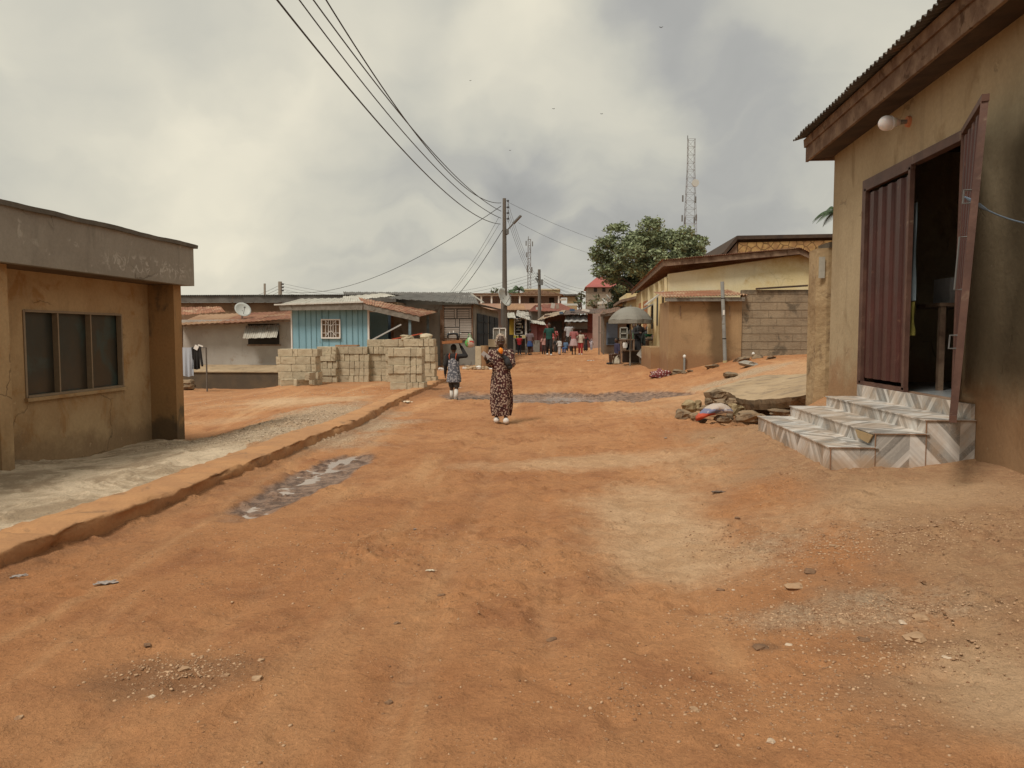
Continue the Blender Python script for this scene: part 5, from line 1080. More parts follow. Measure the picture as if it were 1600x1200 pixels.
# ---------------------------------------------------------------- poles and wires
def wire(p, q, sag, r=.009, n=24, m=None):
    p, q = Vector(p), Vector(q); m = m or MB(); return m.tube([p.lerp(q, i / n) - Vector((0, 0, 4 * sag * i / n * (1 - i / n))) for i in range(n + 1)], r, 5)
YP = 33.0; pb_ = atY(789, 566, YP); pt_ = atY(788, 310, YP)
UP = thing('utility_pole', 'tall weathered utility pole with insulators at the end of the grey shop', 'utility pole', pb_)
MB().tube([pb_ - Vector((0, 0, .5)), pb_.lerp(pt_, .5), pt_], [.125, .105, .075], 14).build('pole', M['pole'], UP)
rk = MB(); 
xr_ = pt_.x + .16
rk.tube([(xr_, YP - .03, zat(314, YP, 793)), (xr_, YP - .03, zat(347, YP, 793))], .015, 6)
for py in (314, 324, 333, 342): z = zat(py, YP, 793); rk.bar((pt_.x, YP - .03, z), (xr_ + .01, YP - .03, z), .03)
rk.build('bracket', M['steel'], UP)
for py in (314, 324, 333, 342): z = zat(py, YP, 793); MB().tube([(xr_, YP - .03, z - .04), (xr_, YP - .03, z), (xr_, YP - .03, z + .04)], [.03, .05, .03], 10).build('insulator', M['wire'], UP)
a, b = atY(794, 358, YP - .1), atY(811, 340, YP - .5); m = MB(); m.tube([atY(792, 367, YP), a, b], .03, 8); m.build('lamp_arm', M['steel'], UP)
m = MB(); m.obox((b + a) / 2 + (b - a) * .33, (.5, .1, .07), (b - a).to_track_quat('X', 'Z').to_matrix()); m.build('street_lamp_head', M['steel'], UP)
a, b = atY(793, 366, YP - .12), atY(793, 358, YP - .12); MB().box(a.x - .06, a.x + .06, YP - .2, YP - .1, a.z, b.z).build('fuse_box', M['steel'], UP)
WR = [((-4.0, -12, 9.0), (782, 350), 2.2, 'lowest and leftmost'), ((-5.75, 0, 10.25), (783, 341), 1.6, 'second lowest'), ((-5.5, -5, 10.75), (783, 330), 1.8, 'second highest'), ((-4.5, 0, 10.0), (783, 317), 2.2, 'topmost')]
for a, (px, py), s_, lb in WR:
    q = atY(px, py, YP); tag(wire(a, q, s_, .013, 60).build('power_line', M['wire']), lb + ' of the four thick power lines sweeping over the street to the pole', 'power line', 'four overhead power lines')
def W1(a, b, sag, lb, r=.007, name='cable', grp=None): tag(wire(atY(*a), atY(*b), sag, r).build(name, M['wire']), lb, 'cable', grp)
W1((783, 322, 33), (447, 456, 58), 1.2, 'service cable running from the pole down to the small far pole at the left', .014)
W1((779, 340, 33), (702, 458, 42), .2, 'left of two thin cables dropping from the pole to the roof'); W1((780, 350, 33), (706, 458, 42.2), .15, 'right of two thin cables dropping from the pole to the dark roof'); W1((786, 358, 33), (718, 458, 40), .12, 'thicker slanting stay cable from the pole to the dark roof', .014)
for i, (px, py, dx) in enumerate(((793, 314, 0), (793, 324, -2), (793, 333, -4), (793, 342, -6))): W1((px, py, 33), (841 + dx * .5, 434 + i * 2.5, 55), .5, ('first', 'second', 'third', 'fourth')[i] + ' of four thin lines from the tall pole to the far pole', .007, 'cable', 'lines to the far pole')
W1((794, 316, 33), (1120, 396, 60), 1.0, 'upper faint cable running right from the pole across the tree', .006); W1((810, 348, 33), (1010, 398, 70), .8, 'lower faint cable running right from the pole towards the tree', .006)
W1((786, 395, 33), (785, 500, 33), 0, 'vertical cable hanging close along the left side of the pole', .01)
for i, (px, py, h0, lb) in enumerate(((437.5, 464, 440, 'slim grey pole behind the long dark roof at the left, the thicker one'), (413.5, 464, 443, 'thin grey post behind the long dark roof, left of the thicker pole'))):
    a, b = atY(px, py + 14, 60), atY(px, h0, 60); P_ = thing('far_pole', lb, 'utility pole', a); MB().tube([a - Vector((0, 0, 2)), b], .16 if i == 0 else .09, 8).build('pole', M['conc'], P_)
    if i == 0:
        for k in range(3): q = atY(441, 444 + 5 * k, 60); MB().tube([q - Vector((.1, 0, 0)), q + Vector((.12, 0, 0))], .06, 6).build('insulator', M['wire'], P_)
for i in range(5): W1((438, 442 + i * 4.5, 60), (845, 424 + i * 5, 62), 1.5, ('topmost', 'second', 'third', 'fourth', 'lowest')[i] + ' of five faint lines joining the far left pole and street pole', .009, 'cable', 'faint far lines')
for i in range(3): W1((436, 446 + i * 5, 60), (262, 462 + i * 3, 75), 1.2, ('upper', 'middle', 'lower')[i] + ' of three faint lines leaving the far left pole leftward', .012)
a, b = atY(843.5, 505, 55), atY(842.5, 421, 55); P2 = thing('utility_pole', 'shorter dark street pole standing among the far shacks', 'utility pole', a); MB().tube([a - Vector((0, 0, 1.5)), b], [.14, .10], 10).build('pole', M['pole'], P2)
q = atY(846, 441, 54.8); MB().box(q.x - .1, q.x + .12, 54.75, 54.9, q.z - .2, q.z + .2).build('transformer_box', M['steel'], P2); a, b = atY(843, 445, 54.8), atY(837, 434, 54.8); MB().bar(a, b, .12).build('lamp_arm', M['steel'], P2)
for k in range(3): q = atY(841, 428 + 4 * k, 54.9); MB().tube([q, q + Vector((-.12, 0, 0))], .04, 6).build('insulator', M['wire'], P2)
W1((848, 441, 55), (905, 464, 60), .3, 'left cable falling from the far street pole to the right'); W1((848, 438, 55), (930, 466, 62), .3, 'right cable falling from the far street pole to the right')
for i in range(4): W1((850, 430 + 5 * i, 62), (1000, 428 + 5 * i, 90), 1.5, ('topmost', 'second', 'third', 'lowest')[i] + ' of four faint lines from the street pole behind the tree', .009, 'cable', 'faint lines right of the far pole')
dish(787, 465, 32.7, .42, (.80, -.45, .35), 'grey satellite dish tilted upward in front of the tall pole', 1.9)

# lattice masts
def mast(px, pyt, pyb, Y, w_top, w_bot, label, n, dishes, th):
    t, b = atY(px, pyt, Y), atY(px, pyb, Y); T = thing('telecom_mast', label, 'mast', (b.x, Y, b.z - 10)); m = MB(); n_ = n
    def cor(f_): w = w_bot + (w_top - w_bot) * min(1, f_ * 1.25); z = b.z - 8 + (t.z - b.z + 8) * f_; return [Vector((b.x + sx * w / 2, Y + sy * w / 2, z)) for sx, sy in ((-1, -1), (1, -1), (1, 1), (-1, 1))]
    for i in range(n_):
        c0, c1 = cor(i / n_), cor((i + 1) / n_)
        for k in range(4):
            m.bar(c0[k], c1[k], th * 1.5); m.bar(c1[k], c1[(k + 1) % 4], th)
            if k in (0, 2) or True: m.bar(c0[k], c1[(k + 1) % 4], th * .8); 
    m.build('lattice', wmat('faded red white steel', (.15, .15, .15), (.19, .17, .165), .3), T)
    for (px_, py_, r, kind) in dishes:
        q = atY(px_, py_, Y - .8)
        if kind: MB().tube([q + Vector((0, .2, 0)), q + Vector((0, -.3, 0))], r, 18).build('antenna', M['dish'], T)
        else: MB().box(q.x - r * .35, q.x + r * .35, q.y, q.y + .3, q.z - r * 1.6, q.z + r * 1.6).build('antenna', M['steel'], T)
    MB().tube([t + Vector((-w_top / 3, 0, 0)), t + Vector((-w_top / 3, 0, 1))], .1, 6).build('beacon', M['steel'], T)
mast(1078, 218, 372, 200, 1.7, 3.6, 'tall red and white lattice telecom mast rising behind the big tree', 17, [(1086.5, 286, .9, 1), (1067, 310, .5, 0), (1087, 312, .5, 0)] + [(1066, 341, .5, 0), (1070, 345, .5, 0), (1085, 344, .5, 0), (1088, 340, .5, 0)], .058)
mast(827, 374, 456, 260, .9, 1.2, 'thin distant lattice mast with antennas beside the tall street pole', 12, [(822, 380, .5, 0), (832, 381, .5, 0), (824, 420, .7, 0), (831, 422, .6, 0), (829, 390, .4, 0), (823, 398, .5, 0)], .10)

# ---------------------------------------------------------------- vegetation
def limb(m, a, b, r0, r1, R_):
    pts = [a.lerp(b, t) + Vector([R_.uniform(-.04, .04) * (b - a).length for _ in range(3)]) * (0 < t < 1) for t in (0, .33, .66, 1)]; m.tube(pts, [r0, r0 * .8 + r1 * .2, r0 * .5 + r1 * .5, r1], 8)
def leaves(clumps, nper, size, seed):
    rs = np.random.RandomState(seed); C = []; 
    for c, r in clumps:
        n = int(nper * (r[0] * r[2])); d = rs.randn(n, 3); d /= np.linalg.norm(d, axis=1)[:, None]; d *= (rs.rand(n) ** .45)[:, None] * (1 + .3 * rs.randn(n, 1) * .5)
        C.append(np.array(c)[None] + d * np.array(r)[None])
    C = np.concatenate(C); n = len(C); s = size * (.6 + .8 * rs.rand(n)); u = rs.randn(n, 3); u[:, 2] *= .6; u /= np.linalg.norm(u, axis=1)[:, None]; w = rs.randn(n, 3); v = np.cross(u, w); v /= np.linalg.norm(v, axis=1)[:, None]
    u = u * s[:, None]; v = v * s[:, None] * .42
    V = np.stack([C - u, C - u * .2 + v, C + u, C - u * .1 - v], 1).reshape(-1, 3); return V, np.arange(4 * n).reshape(-1, 4)
def tree(name, label, base, cen, rx, ry, rz, ncl, nper, size, seed, mat, cr=.3, group=None, trunk=.3, skew=None):
    T = thing(name, label, 'tree', base, 0, group); R_ = random.Random(seed); cl = []; cen = Vector(cen)
    for i in range(ncl):
        while True:
            p = Vector([R_.uniform(-1, 1) for _ in range(3)])
            if .25 < p.length < 1 and not (p.z < -.35 and p.length > .85): break
        p = p * (.92 / max(.55, p.length) * p.length if False else 1.0); q = cen + Vector((p.x * rx, p.y * ry, p.z * rz)); k = cr * R_.uniform(.6, 1.2); cl.append((q, (rx * k, ry * k, rz * k * .8)))
    base = Vector(base); m = MB(); f_ = base.lerp(cen, .55); limb(m, base - Vector((0, 0, .4)), f_, trunk, trunk * .7, R_)
    for q, r in cl[::max(1, len(cl) // 14)]: limb(m, f_, q, trunk * .4, trunk * .06, R_)
    m.build('trunk', M['trunk'], T)
    V, Fc = leaves(cl, nper, size, seed); me = bpy.data.meshes.new('crown'); V = V - np.array(T.location)[None]
    me.vertices.add(len(V)); me.vertices.foreach_set('co', V.ravel()); me.loops.add(Fc.size); me.loops.foreach_set('vertex_index', Fc.ravel()); me.polygons.add(len(Fc)); me.polygons.foreach_set('loop_start', np.arange(0, Fc.size, 4)); me.update(calc_edges=True); me.materials.append(mat)
    o = bpy.data.objects.new('crown', me); COL.objects.link(o); o.parent = T; return T
Yt = 60.; c = atY(1003, 407, Yt); b = (atY(1005, 500, Yt).x, Yt, 1.0)
tree('broadleaf_tree', 'big spreading green tree rising behind the yellow house', b, (c.x, Yt, c.z), 4.2, 3.6, 3.35, 120, 620, .14, 5, M['leaf'], .19)
c = atY(1075, 395, Yt + 2); tree('broadleaf_tree', 'lighter green tree crown joined to the right of the big tree', (c.x, Yt + 2, 1.2), (c.x, Yt + 2, c.z), 2.1, 2.2, 1.7, 44, 1000, .14, 9, M['leaf'], .26)
c = atY(985, 468, 62); tree('broadleaf_tree', 'dense dark green tree below the big tree beside the red roofed house', (c.x, 62, .8), (c.x, 62, c.z), 1.6, 1.8, 1.8, 34, 1300, .14, 12, M['leafd'], .34)
c = atY(1035, 440, 62); tree('broadleaf_tree', 'lower dark foliage of a tree just above the yellow house roof', (c.x, 62, .8), (c.x, 62, c.z), 3.0, 1.8, 1.6, 34, 900, .14, 13, M['leafd'], .34)
for i, (px, py, w, h, Y, lb) in enumerate(((930, 472, 26, 16, 80, 'pale bushy tree in front of the red roofed house'), (952, 475, 24, 20, 78, 'green bushy tree right of the pale bush below the red roof'), (908, 462, 16, 12, 85, 'sparse bushy treetop left of the red roofed house'), (905, 472, 16, 14, 82, 'low bush beside the sparse treetop'),
                                            (772, 456, 14, 9, 120, 'dark round treetop just left of the tall pole'), (795, 457, 13, 8, 121, 'dark round treetop just right of the tall pole'), (1092, 470, 20, 20, 70, 'small tree hidden mostly behind the yellow house'))):
    c = atY(px, py, Y); s = Y / FPX; tree('bush', lb, (c.x, Y, c.z - h * s * 1.5), c, w * s * .55, w * s * .5, h * s * .6, 14, 10000 / Y ** 1.15, .004 * Y * .75, 20 + i, M['leafd'] if i not in (0, 2) else leafmat('pale olive leaves', (.16, .17, .085), (.10, .11, .06)), .42, 'far bushes', .1)
def palm(px, py, Y, L, label, seed, nf=13):
    c = atY(px, py, Y); P_ = thing('palm_tree', label, 'palm tree', (c.x, Y, g(c.x, Y))); R_ = random.Random(seed)
    MB().tube([(c.x - .3, Y, g(c.x, Y) - .3), (c.x - .15, Y, c.z * .6), (c.x, Y, c.z)], [.2, .15, .12], 10).build('trunk', M['trunk'], P_)
    for i in range(nf):
        a = 2 * math.pi * i / nf + R_.uniform(-.2, .2); up = R_.uniform(.1, 1.0); m = MB(); pts = []
        for k in range(9): t = k / 8; pts.append(c + Vector((math.cos(a) * L * t * .85, math.sin(a) * L * t * .85, L * (up * t - (.55 + up * .6) * t * t))))
        m.tube(pts, [.03 * (1 - k / 10) for k in range(9)], 5)
        for k in range(1, 33):
            t = k / 33; f_ = t * 8; j = min(7, int(f_)); p = pts[j].lerp(pts[j + 1], f_ - j); d = (pts[j + 1] - pts[j]).normalized(); sd_ = d.cross(Vector((0, 0, 1))).normalized(); ll = L * .26 * math.sin(math.pi * min(1, .15 + t * .85)) 
            for s_ in (-1, 1):
                tip = p + sd_ * s_ * ll * .75 + d * ll * .35 + Vector((0, 0, -ll * .55)); wv_ = d * .035 * L / 2; m.add([p - wv_, p + wv_, tip], [(0, 1, 2)])
        m.build('frond', M['leafp'], P_)
palm(1307, 332, 46, 1.55, 'coconut palm whose fronds show beside the shop corner', 3); palm(811, 452, 120, 2.6, 'small far palm right of the tall street pole', 4, 10); palm(803, 458, 125, 1.6, 'smaller far palm between the tall pole and the far mast', 6, 8)

# ---------------------------------------------------------------- far houses and shacks
def pbox(m, px0, px1, py0, py1, Y, d, base=None):
    a, b = atY(px0, py1, Y), atY(px1, py0, Y); m.box(a.x, b.x, Y, Y + d, a.z if base is None else base, b.z); return a, b
def house(name, label, cat='house'): return thing(name, label, cat, (0, 50, .5))
def setbase(T, px, Y):
    q = atY(px, 540, Y); T.location = (q.x, Y, g(q.x, Y))
H = thing('veranda_house', 'pale two storey house with an arched veranda and low gable far down the street', 'house', atY(840, 520, 80)); Y = 80
m = MB(); pbox(m, 742, 876, 461, 520, Y + 2, 6, 0); m.build('wall', wmat('mauve wall', (.24, .20, .19), (.20, .17, .16), .4), H)
m = MB(); pbox(m, 740, 878, 474, 484, Y, .2); m.build('balcony', wmat('pinkish parapet', (.45, .30, .23), (.50, .38, .28), .5), H)
for px in (752, 768, 783, 797, 812, 842, 873): m = MB(); pbox(m, px - 1.2, px + 1.2, 462, 474, Y, .2); m.build('column', M['white'], H)
m = MB(); pbox(m, 740, 877, 459.5, 462.5, Y - .1, .3); m.build('beam', flat('pale beam', (.5, .46, .4)), H)
m = MB(); pbox(m, 738, 800, 457.8, 459.4, Y - .3, 7); m.prism([atY(792, 459, Y - .3), atY(880, 460, Y - .3), atY(870, 457.5, Y - .3), atY(841, 452.5, Y - .3), atY(815, 457.5, Y - .3)], (0, 7, 0)); m.build('roof', M['wood'], H)
for px in (827, 858): m = MB(); pbox(m, px, px + 8, 465, 473, Y + 1.97, .02); m.build('window', M['dark'], H)
H = thing('cream_house', 'flat topped cream house showing behind the gable of the veranda house', 'house', atY(850, 520, 95)); m = MB(); pbox(m, 820, 874, 452, 480, 95, 5, 1); m.build('wall', flat('cream wall', (.55, .46, .28)), H); m = MB(); pbox(m, 819, 875, 451, 453, 94.8, 5.4); m.build('parapet', flat('cream trim', (.62, .54, .38)), H)
H = thing('red_roof_house', 'pale house with a pinkish red hipped roof at the end of the street', 'house', atY(950, 510, 95)); Y = 95
m = MB(); pbox(m, 917, 990, 447, 500, Y, 8, 1); m.build('wall', wmat('pale wall', (.33, .28, .22), (.27, .23, .18), .3), H)
a, b, c_, d_ = atY(914, 448.5, Y - .5), atY(994, 448.5, Y - .5), atY(985, 432, Y + 4), atY(934, 432, Y + 4); e_, f_ = a + Vector((0, 9, 0)), b + Vector((0, 9, 0)); m = MB(); m.add([a, b, c_, d_, e_, f_], [(0, 1, 2, 3), (1, 5, 2), (5, 4, 3, 2), (4, 0, 3), (0, 4, 5, 1)]); m.build('roof', wmat('pink red roof', (.36, .10, .085), (.30, .085, .075), .4, rough=.6), H)
for px in (928, 941): m = MB(); pbox(m, px, px + 5, 450, 456, Y - .03, .02); m.build('window', M['dark'], H)
H = thing('flat_roof_house', 'small flat roofed house between the veranda house and the bushes', 'house', atY(890, 510, 88)); m = MB(); pbox(m, 886, 902, 463, 480, 88, 4, 1); m.build('wall', flat('tan wall', (.42, .30, .16)), H); m = MB(); pbox(m, 876, 904, 459.5, 462, 87.6, 5); m.build('roof', M['tin'], H)
# red tin roof mid far
H = thing('red_roof_shack', 'low shack with a long faded red tin roof across the street end', 'shack', atY(860, 520, 62)); roofp([(826, 486), (905, 486), (836, 477), (876, 474)], 60, 63, wmat('faded red roof', (.30, .12, .085), (.24, .10, .075), .6), 40, H, 'roof', .03); m = MB(); pbox(m, 828, 903, 486, 530, 60.5, 3, 0); m.build('wall', M['greyd'], H)
H = thing('tan_roof_shack', 'shack with a tan tin roof just right of the tall pole', 'shack', atY(806, 520, 58)); roofp([(793, 484), (822, 484), (792, 475), (818, 475)], 56, 59, wmat('tan roof', (.42, .26, .15), (.33, .2, .12), .7), 16, H, 'roof', .03); m = MB(); pbox(m, 794, 822, 484, 520, 56.5, 3, 0); m.build('wall', M['greyd'], H)
# yellow stall
H = thing('yellow_stall', 'small stall with a yellow side panel and patched tin roof behind the pole', 'stall', atY(810, 550, 45)); Y = 45
m = MB(); pbox(m, 793, 827, 493, 548, Y + .5, 2.5, 0); m.build('wall', M['dark'], H)
m = MB(); pbox(m, 796, 803, 498, 523, Y, .08); m.build('side_panel', flat('mustard panel', (.38, .25, .03)), H)
m = MB(); a, b = atY(804, 524, Y), atY(821, 498, Y); 
for u, v in (((a.x, a.z), (a.x, b.z)), ((b.x, a.z), (b.x, b.z)), ((a.x, b.z), (b.x, b.z)), ((a.x, a.z), (b.x, a.z))): m.bar((u[0], Y, u[1]), (v[0], Y, v[1]), .05)
m.build('window_frame', M['white'], H); m = MB()
for k in range(5): z = a.z + (b.z - a.z) * (k + .5) / 5.2; m.box(a.x + .1, b.x - .25, Y + .03, Y + .3, z, z + .04)
m.build('shelf', M['tinl'], H)
for k in range(8): q = atY(807 + (k * 5) % 12, 502 + 4.3 * (k % 5), Y + .1); MB().box(q.x - .05, q.x + .05, Y + .1, Y + .25, q.z - .08, q.z + .06).build('goods', [M['white'], M['rust'], M['yellow'], M['bluedoor']][k % 4], H)
m = MB(); a = atY(823, 548, Y); m.bar((a.x, Y, g(a.x, Y) - .1), atY(822, 495, Y), .06); m.build('post', M['white'], H)
roofp([(790, 496), (806, 497), (793, 489), (803, 488)], Y - .6, Y + 2, M['tinl'], 7, H); roofp([(806, 493), (829, 501), (808, 485), (826, 488)], Y - .6, Y + 2, wmat('patched pale sheet', (.5, .48, .43), (.22, .19, .16), 4), 8, H)
TB = thing('table', 'pale wooden frame table with yellow goods in front of the yellow stall', 'table', atY(812, 552, 43)); Y = 43; a, b = atY(802, 553, Y), atY(822.5, 528, Y)
MB().box(a.x, b.x, Y, Y + .7, b.z - .05, b.z).build('tabletop', M['woodg'], TB)
for x_, y_ in ((a.x + .04, Y + .04), (b.x - .04, Y + .04), (a.x + .04, Y + .66), (b.x - .04, Y + .66)): MB().box(x_ - .035, x_ + .035, y_ - .035, y_ + .035, a.z - .05, b.z - .05).build('leg', M['woodg'], TB)
MB().box(a.x, b.x, Y, Y + .05, a.z + .12, a.z + .2).build('rail', M['woodg'], TB)
for k, (px, c_) in enumerate(((805, (.40, .33, .05)), (809, (.32, .28, .06)), (818, (.5, .4, .2)))): q = atY(px, 528, Y); tag(MB().box(q.x - .1, q.x + .1, Y + .1, Y + .4, b.z + .001, b.z + .14).build('goods_box', flat('goods %d' % k, c_)), ('mustard box at the left end of the stall table', 'olive box in the middle of the stall table', 'tan box at the right end of the stall table')[k], 'box')
# pink kiosk
H = thing('pink_kiosk', 'pink painted kiosk with a white edged flat roof left of the man in green', 'kiosk', atY(840, 550, 47)); Y = 47
m = MB(); pbox(m, 824.5, 839, 505, 548, Y, 2.5, 0); m.build('wall', wmat('pink boards', (.42, .20, .19), (.36, .16, .16), 1), H)
m = MB(); pbox(m, 839.2, 856, 507, 548, Y + .05, 2.4, 0); m.build('side_wall', wmat('dark red boards', (.30, .095, .085), (.18, .06, .055), 1.5), H)
roofp([(823, 503), (853, 508), (824, 499), (850, 503)], Y - .4, Y + 2.4, M['tinl'], 8, H)
tag(MB().add([], []).box(*(lambda a, b: (a.x, b.x, 43.5, 44, a.z, b.z))(atY(833, 550, 43.5), atY(843, 532, 43.5))).build('crate', M['greyd']), 'grey green crate standing at the foot of the pink kiosk', 'crate')
# long dark shack with awning
H = thing('maroon_shack', 'long dark maroon shack with a grey cloth awning across the end of the street', 'shack', atY(890, 545, 52)); Y = 52
m = MB(); pbox(m, 850, 946, 492, 548, Y, 3, 0); m.build('wall', wmat('dark maroon boards', (.085, .045, .035), (.13, .07, .05), 1.2, (.04, .03, .025), 2), H)
m = MB(); pbox(m, 918, 928, 490, 528, Y - .1, .08); m.build('door', wmat('maroon door', (.21, .065, .045), (.17, .05, .04), 1), H)
m = MB(); pbox(m, 929, 942, 492, 526, Y - .1, .08); m.build('pink_panel', wmat('pinkish panel', (.38, .29, .25), (.30, .22, .19), 1), H)
m = MB(); pbox(m, 884, 918, 504, 514, Y - .1, .05); m.build('shutter', wmat('grey shutter', (.22, .20, .17), (.17, .15, .13), 1), H)
m = MB(); pbox(m, 860, 878, 502, 530, Y - .1, .05); m.build('dark_opening', M['dark'], H)
roofp([(882, 503), (918, 502), (884, 492), (917, 491)], Y - 1.0, Y - .12, wmat('grey white cloth awning', (.42, .42, .41), (.30, .29, .28), 1.6), 4, H, 'awning', .03)
m = MB(); pbox(m, 884, 930, 520, 530, Y - .5, .3, 0); m.build('bench', wmat('red brown bench', (.20, .07, .05), (.15, .05, .04), 1), H)
roofp([(838, 501), (880, 490), (852, 491), (884, 484)], Y - 1, Y + 2, wmat('rag patched roof', (.20, .15, .11), (.38, .30, .22), 2.4, (.45, .25, .12), 3), 9, H); roofp([(876, 492), (950, 488), (880, 485), (945, 481)], Y - 1, Y + 2.5, wmat('dark patched roof', (.09, .075, .065), (.16, .10, .08), 1.6), 20, H)
m = MB(); pbox(m, 874, 880, 487, 491, Y - .9, .3); pbox(m, 890, 898, 482.5, 486, Y, .5); m.build('roof_weight', flat('blue tarp', (.07, .11, .17)), H)
# clutter sheets on roofs
for i, (px, py, w, h, Y, c_, lb) in enumerate(((889, 476, 26, 3, 64, (.62, .60, .55), 'white tin sheet lying on the far roofs left of the bushes'), (864, 478, 6, 8, 59, (.5, .45, .4), 'pale upright board on the red roof'), (871, 479, 5, 7, 59, (.33, .25, .2), 'brown upright board on the red roof'), (842, 482, 9, 4, 58, (.48, .46, .42), 'grey white board on the red roof behind the far pole'),
        (915, 485, 12, 3.5, 51, (.66, .63, .58), 'white sheet on the maroon shack roof'), (941, 473, 14, 4, 56, (.62, .58, .52), 'white crumpled sheet on the roofs below the red roofed house'), (940, 480, 10, 4, 50, (.30, .26, .22), 'grey board on the roof left of the umbrella'), (853, 478, 10, 5, 57, (.36, .18, .14), 'reddish sheet on the roof by the far pole'), (880, 468, 10, 3, 75, (.42, .38, .32), 'grey sheet on the roofs under the flat roofed house'))):
    q = atY(px, py, Y); s = Y / FPX; m = MB(); m.obox(q, (w * s, .5, h * s), Matrix.Rotation(.2 * math.sin(i * 2), 3, 'Y')); tag(m.build('roof_sheet', flat('roof litter %d' % i, c_)), lb, 'sheet')
dish(952, 467, 53, .36, (.9, -.1, .75), 'thin white satellite dish seen nearly edge on left of the yellow house', 2.9); dish(944, 470, 54, .22, (.8, -.3, .8), 'small white satellite dish next to the larger one seen edge on', 3.2)
# shack with blue grey door
H = thing('blue_door_shack', 'wooden shack with a blue grey door behind the umbrella', 'shack', atY(955, 545, 41)); Y = 41
m = MB(); pbox(m, 942, 985, 487, 542, Y, 3, .2); m.build('wall', wmat('brown shack boards', (.21, .155, .11), (.15, .115, .085), 1.5), H)
m = MB(); pbox(m, 947.5, 965, 504, 539, Y - .06, .05); d_ = m.build('door', M['bluedoor'], H); m = MB()
for k in range(6): pbox(m, 949, 964, 528 + k * 1.7, 528.7 + k * 1.7, Y - .08, .018)
m.build('louvre', M['blued'], d_)
roofp([(936, 492), (990, 482), (940, 485), (985, 475)], Y - 1, Y + 2.6, wmat('old brown roof', (.13, .085, .06), (.22, .12, .08), 1.5), 18, H); m = MB(); m.bar(atY(938, 493, Y - .9), atY(984, 486, Y - .9), .05, .16); m.build('fascia', M['woodg'], H)
for px in (936, 943): m = MB(); m.bar((atY(px, 540, Y - .8).x, Y - .8, .4), atY(px, 494, Y - .8), .06); m.build('post', M['pole'], H)
m = MB(); pbox(m, 935, 946, 519.5, 520.7, Y - .8, .3); m.build('shelf', M['woodg'], H)
H = thing('pink_wall', 'pinkish plastered wall between the maroon shack and the blue door shack', 'wall', atY(935, 540, 50)); m = MB(); pbox(m, 926, 950, 490, 528, 49.5, .2, .2); m.build('panel', wmat('pink plaster', (.36, .27, .235), (.30, .21, .18), 1), H)
# distant land so the horizon is never bare
for i, (px, w, Y, lb) in enumerate(((600, 60, 150, 'far low house roof line left of the tall pole'), (700, 50, 160, 'far low house roof line behind the dark corrugated roof'), (300, 70, 150, 'far low house behind the long dark roof at the left'), (1010, 80, 150, 'far low house hidden behind the trees'))):
    H = thing('far_house', lb, 'house', (atY(px, 500, Y).x, Y, 1.5)); x_ = atY(px, 500, Y).x; MB().box(x_ - w * .12, x_ + w * .12, Y, Y + 8, 0, 4.2).build('wall', M['mud'], H); MB().prism([(x_ - w * .13, Y - .5, 4.2), (x_ + w * .13, Y - .5, 4.2), (x_, Y - .5, 5.2)], (0, 9, 0)).build('roof', M['tin'], H)

# ---------------------------------------------------------------- umbrella stall
Yu = 28.2; uc = atY(985.5, 479, Yu); gu = g(uc.x, Yu)
UM = thing('market_umbrella', 'large grey market umbrella shading the stall by the yellow house', 'umbrella', (uc.x, Yu, gu))
rr = (atY(1021, 500, Yu).x - atY(950, 500, Yu).x) / 2; ztop = uc.z; zrim = zat(500, Yu, 985)
m = MB(); n = 8; K = 6
M['umb'] = wmat('dusty grey umbrella cloth', (.235, .225, .195), (.19, .18, .155), 1.5, bump=.1)
for s_ in (0, 1):
    for k in range(K + 1):
        t = k / K
        for i in range(n * 6):
            a = 2 * math.pi * i / (n * 6) + .2; sc = abs(((i / 6) % 1) - .5) * 2; pull = 1 - .085 * t * (1 - sc); tt = t * .95 
            m.v.append(Vector((uc.x + rr * math.sin(tt) / math.sin(.95) * pull * math.cos(a), Yu + rr * math.sin(tt) / math.sin(.95) * pull * math.sin(a), zrim + (ztop - zrim) * (math.cos(tt) - math.cos(.95)) / (1 - math.cos(.95)) + .02 * t * (1 - sc) - .008 * s_)))
NN = n * 6
for s_ in (0, 1):
    for k in range(K):
        for i in range(NN): a = s_ * (K + 1) * NN + k * NN + i; b = s_ * (K + 1) * NN + k * NN + (i + 1) % NN; q = (a, a + NN, b + NN, b); m.f.append(q if not s_ else q[::-1])
m.build('canopy', M['umb'], UM)
m = MB()
for i in range(NN):
    a0, a1 = [2 * math.pi * j / NN + .2 for j in (i, i + 1)]
    p0_, p1_ = [Vector((uc.x + rr * (.915 + .085 * abs(((j / 6) % 1) - .5) * 2) * math.cos(a), Yu + rr * (.915 + .085 * abs(((j / 6) % 1) - .5) * 2) * math.sin(a), zrim)) for j, a in ((i, a0), (i + 1, a1))]
    m.hexa([p0_ - Vector((0, 0, .13)), p1_ - Vector((0, 0, .13)), p1_ * .998 + Vector((0, .06, -.13)), p0_ * .998 + Vector((0, .06, -.13)), p0_, p1_, p1_ * .998 + Vector((0, .06, 0)), p0_ * .998 + Vector((0, .06, 0))])
m.build('valance', M['umb'], UM)
MB().tube([(uc.x, Yu, gu - .2), (uc.x, Yu, ztop + .06)], .028, 10).build('pole', M['woodg'], UM)
m = MB()
for i in range(8): a = 2 * math.pi * i / 8 + .2; m.tube([(uc.x, Yu, ztop - .3), (uc.x + rr * .6 * math.cos(a), Yu + rr * .6 * math.sin(a), zrim + (ztop - zrim) * .45)], .008, 5)
m.build('struts', M['steel'], UM)
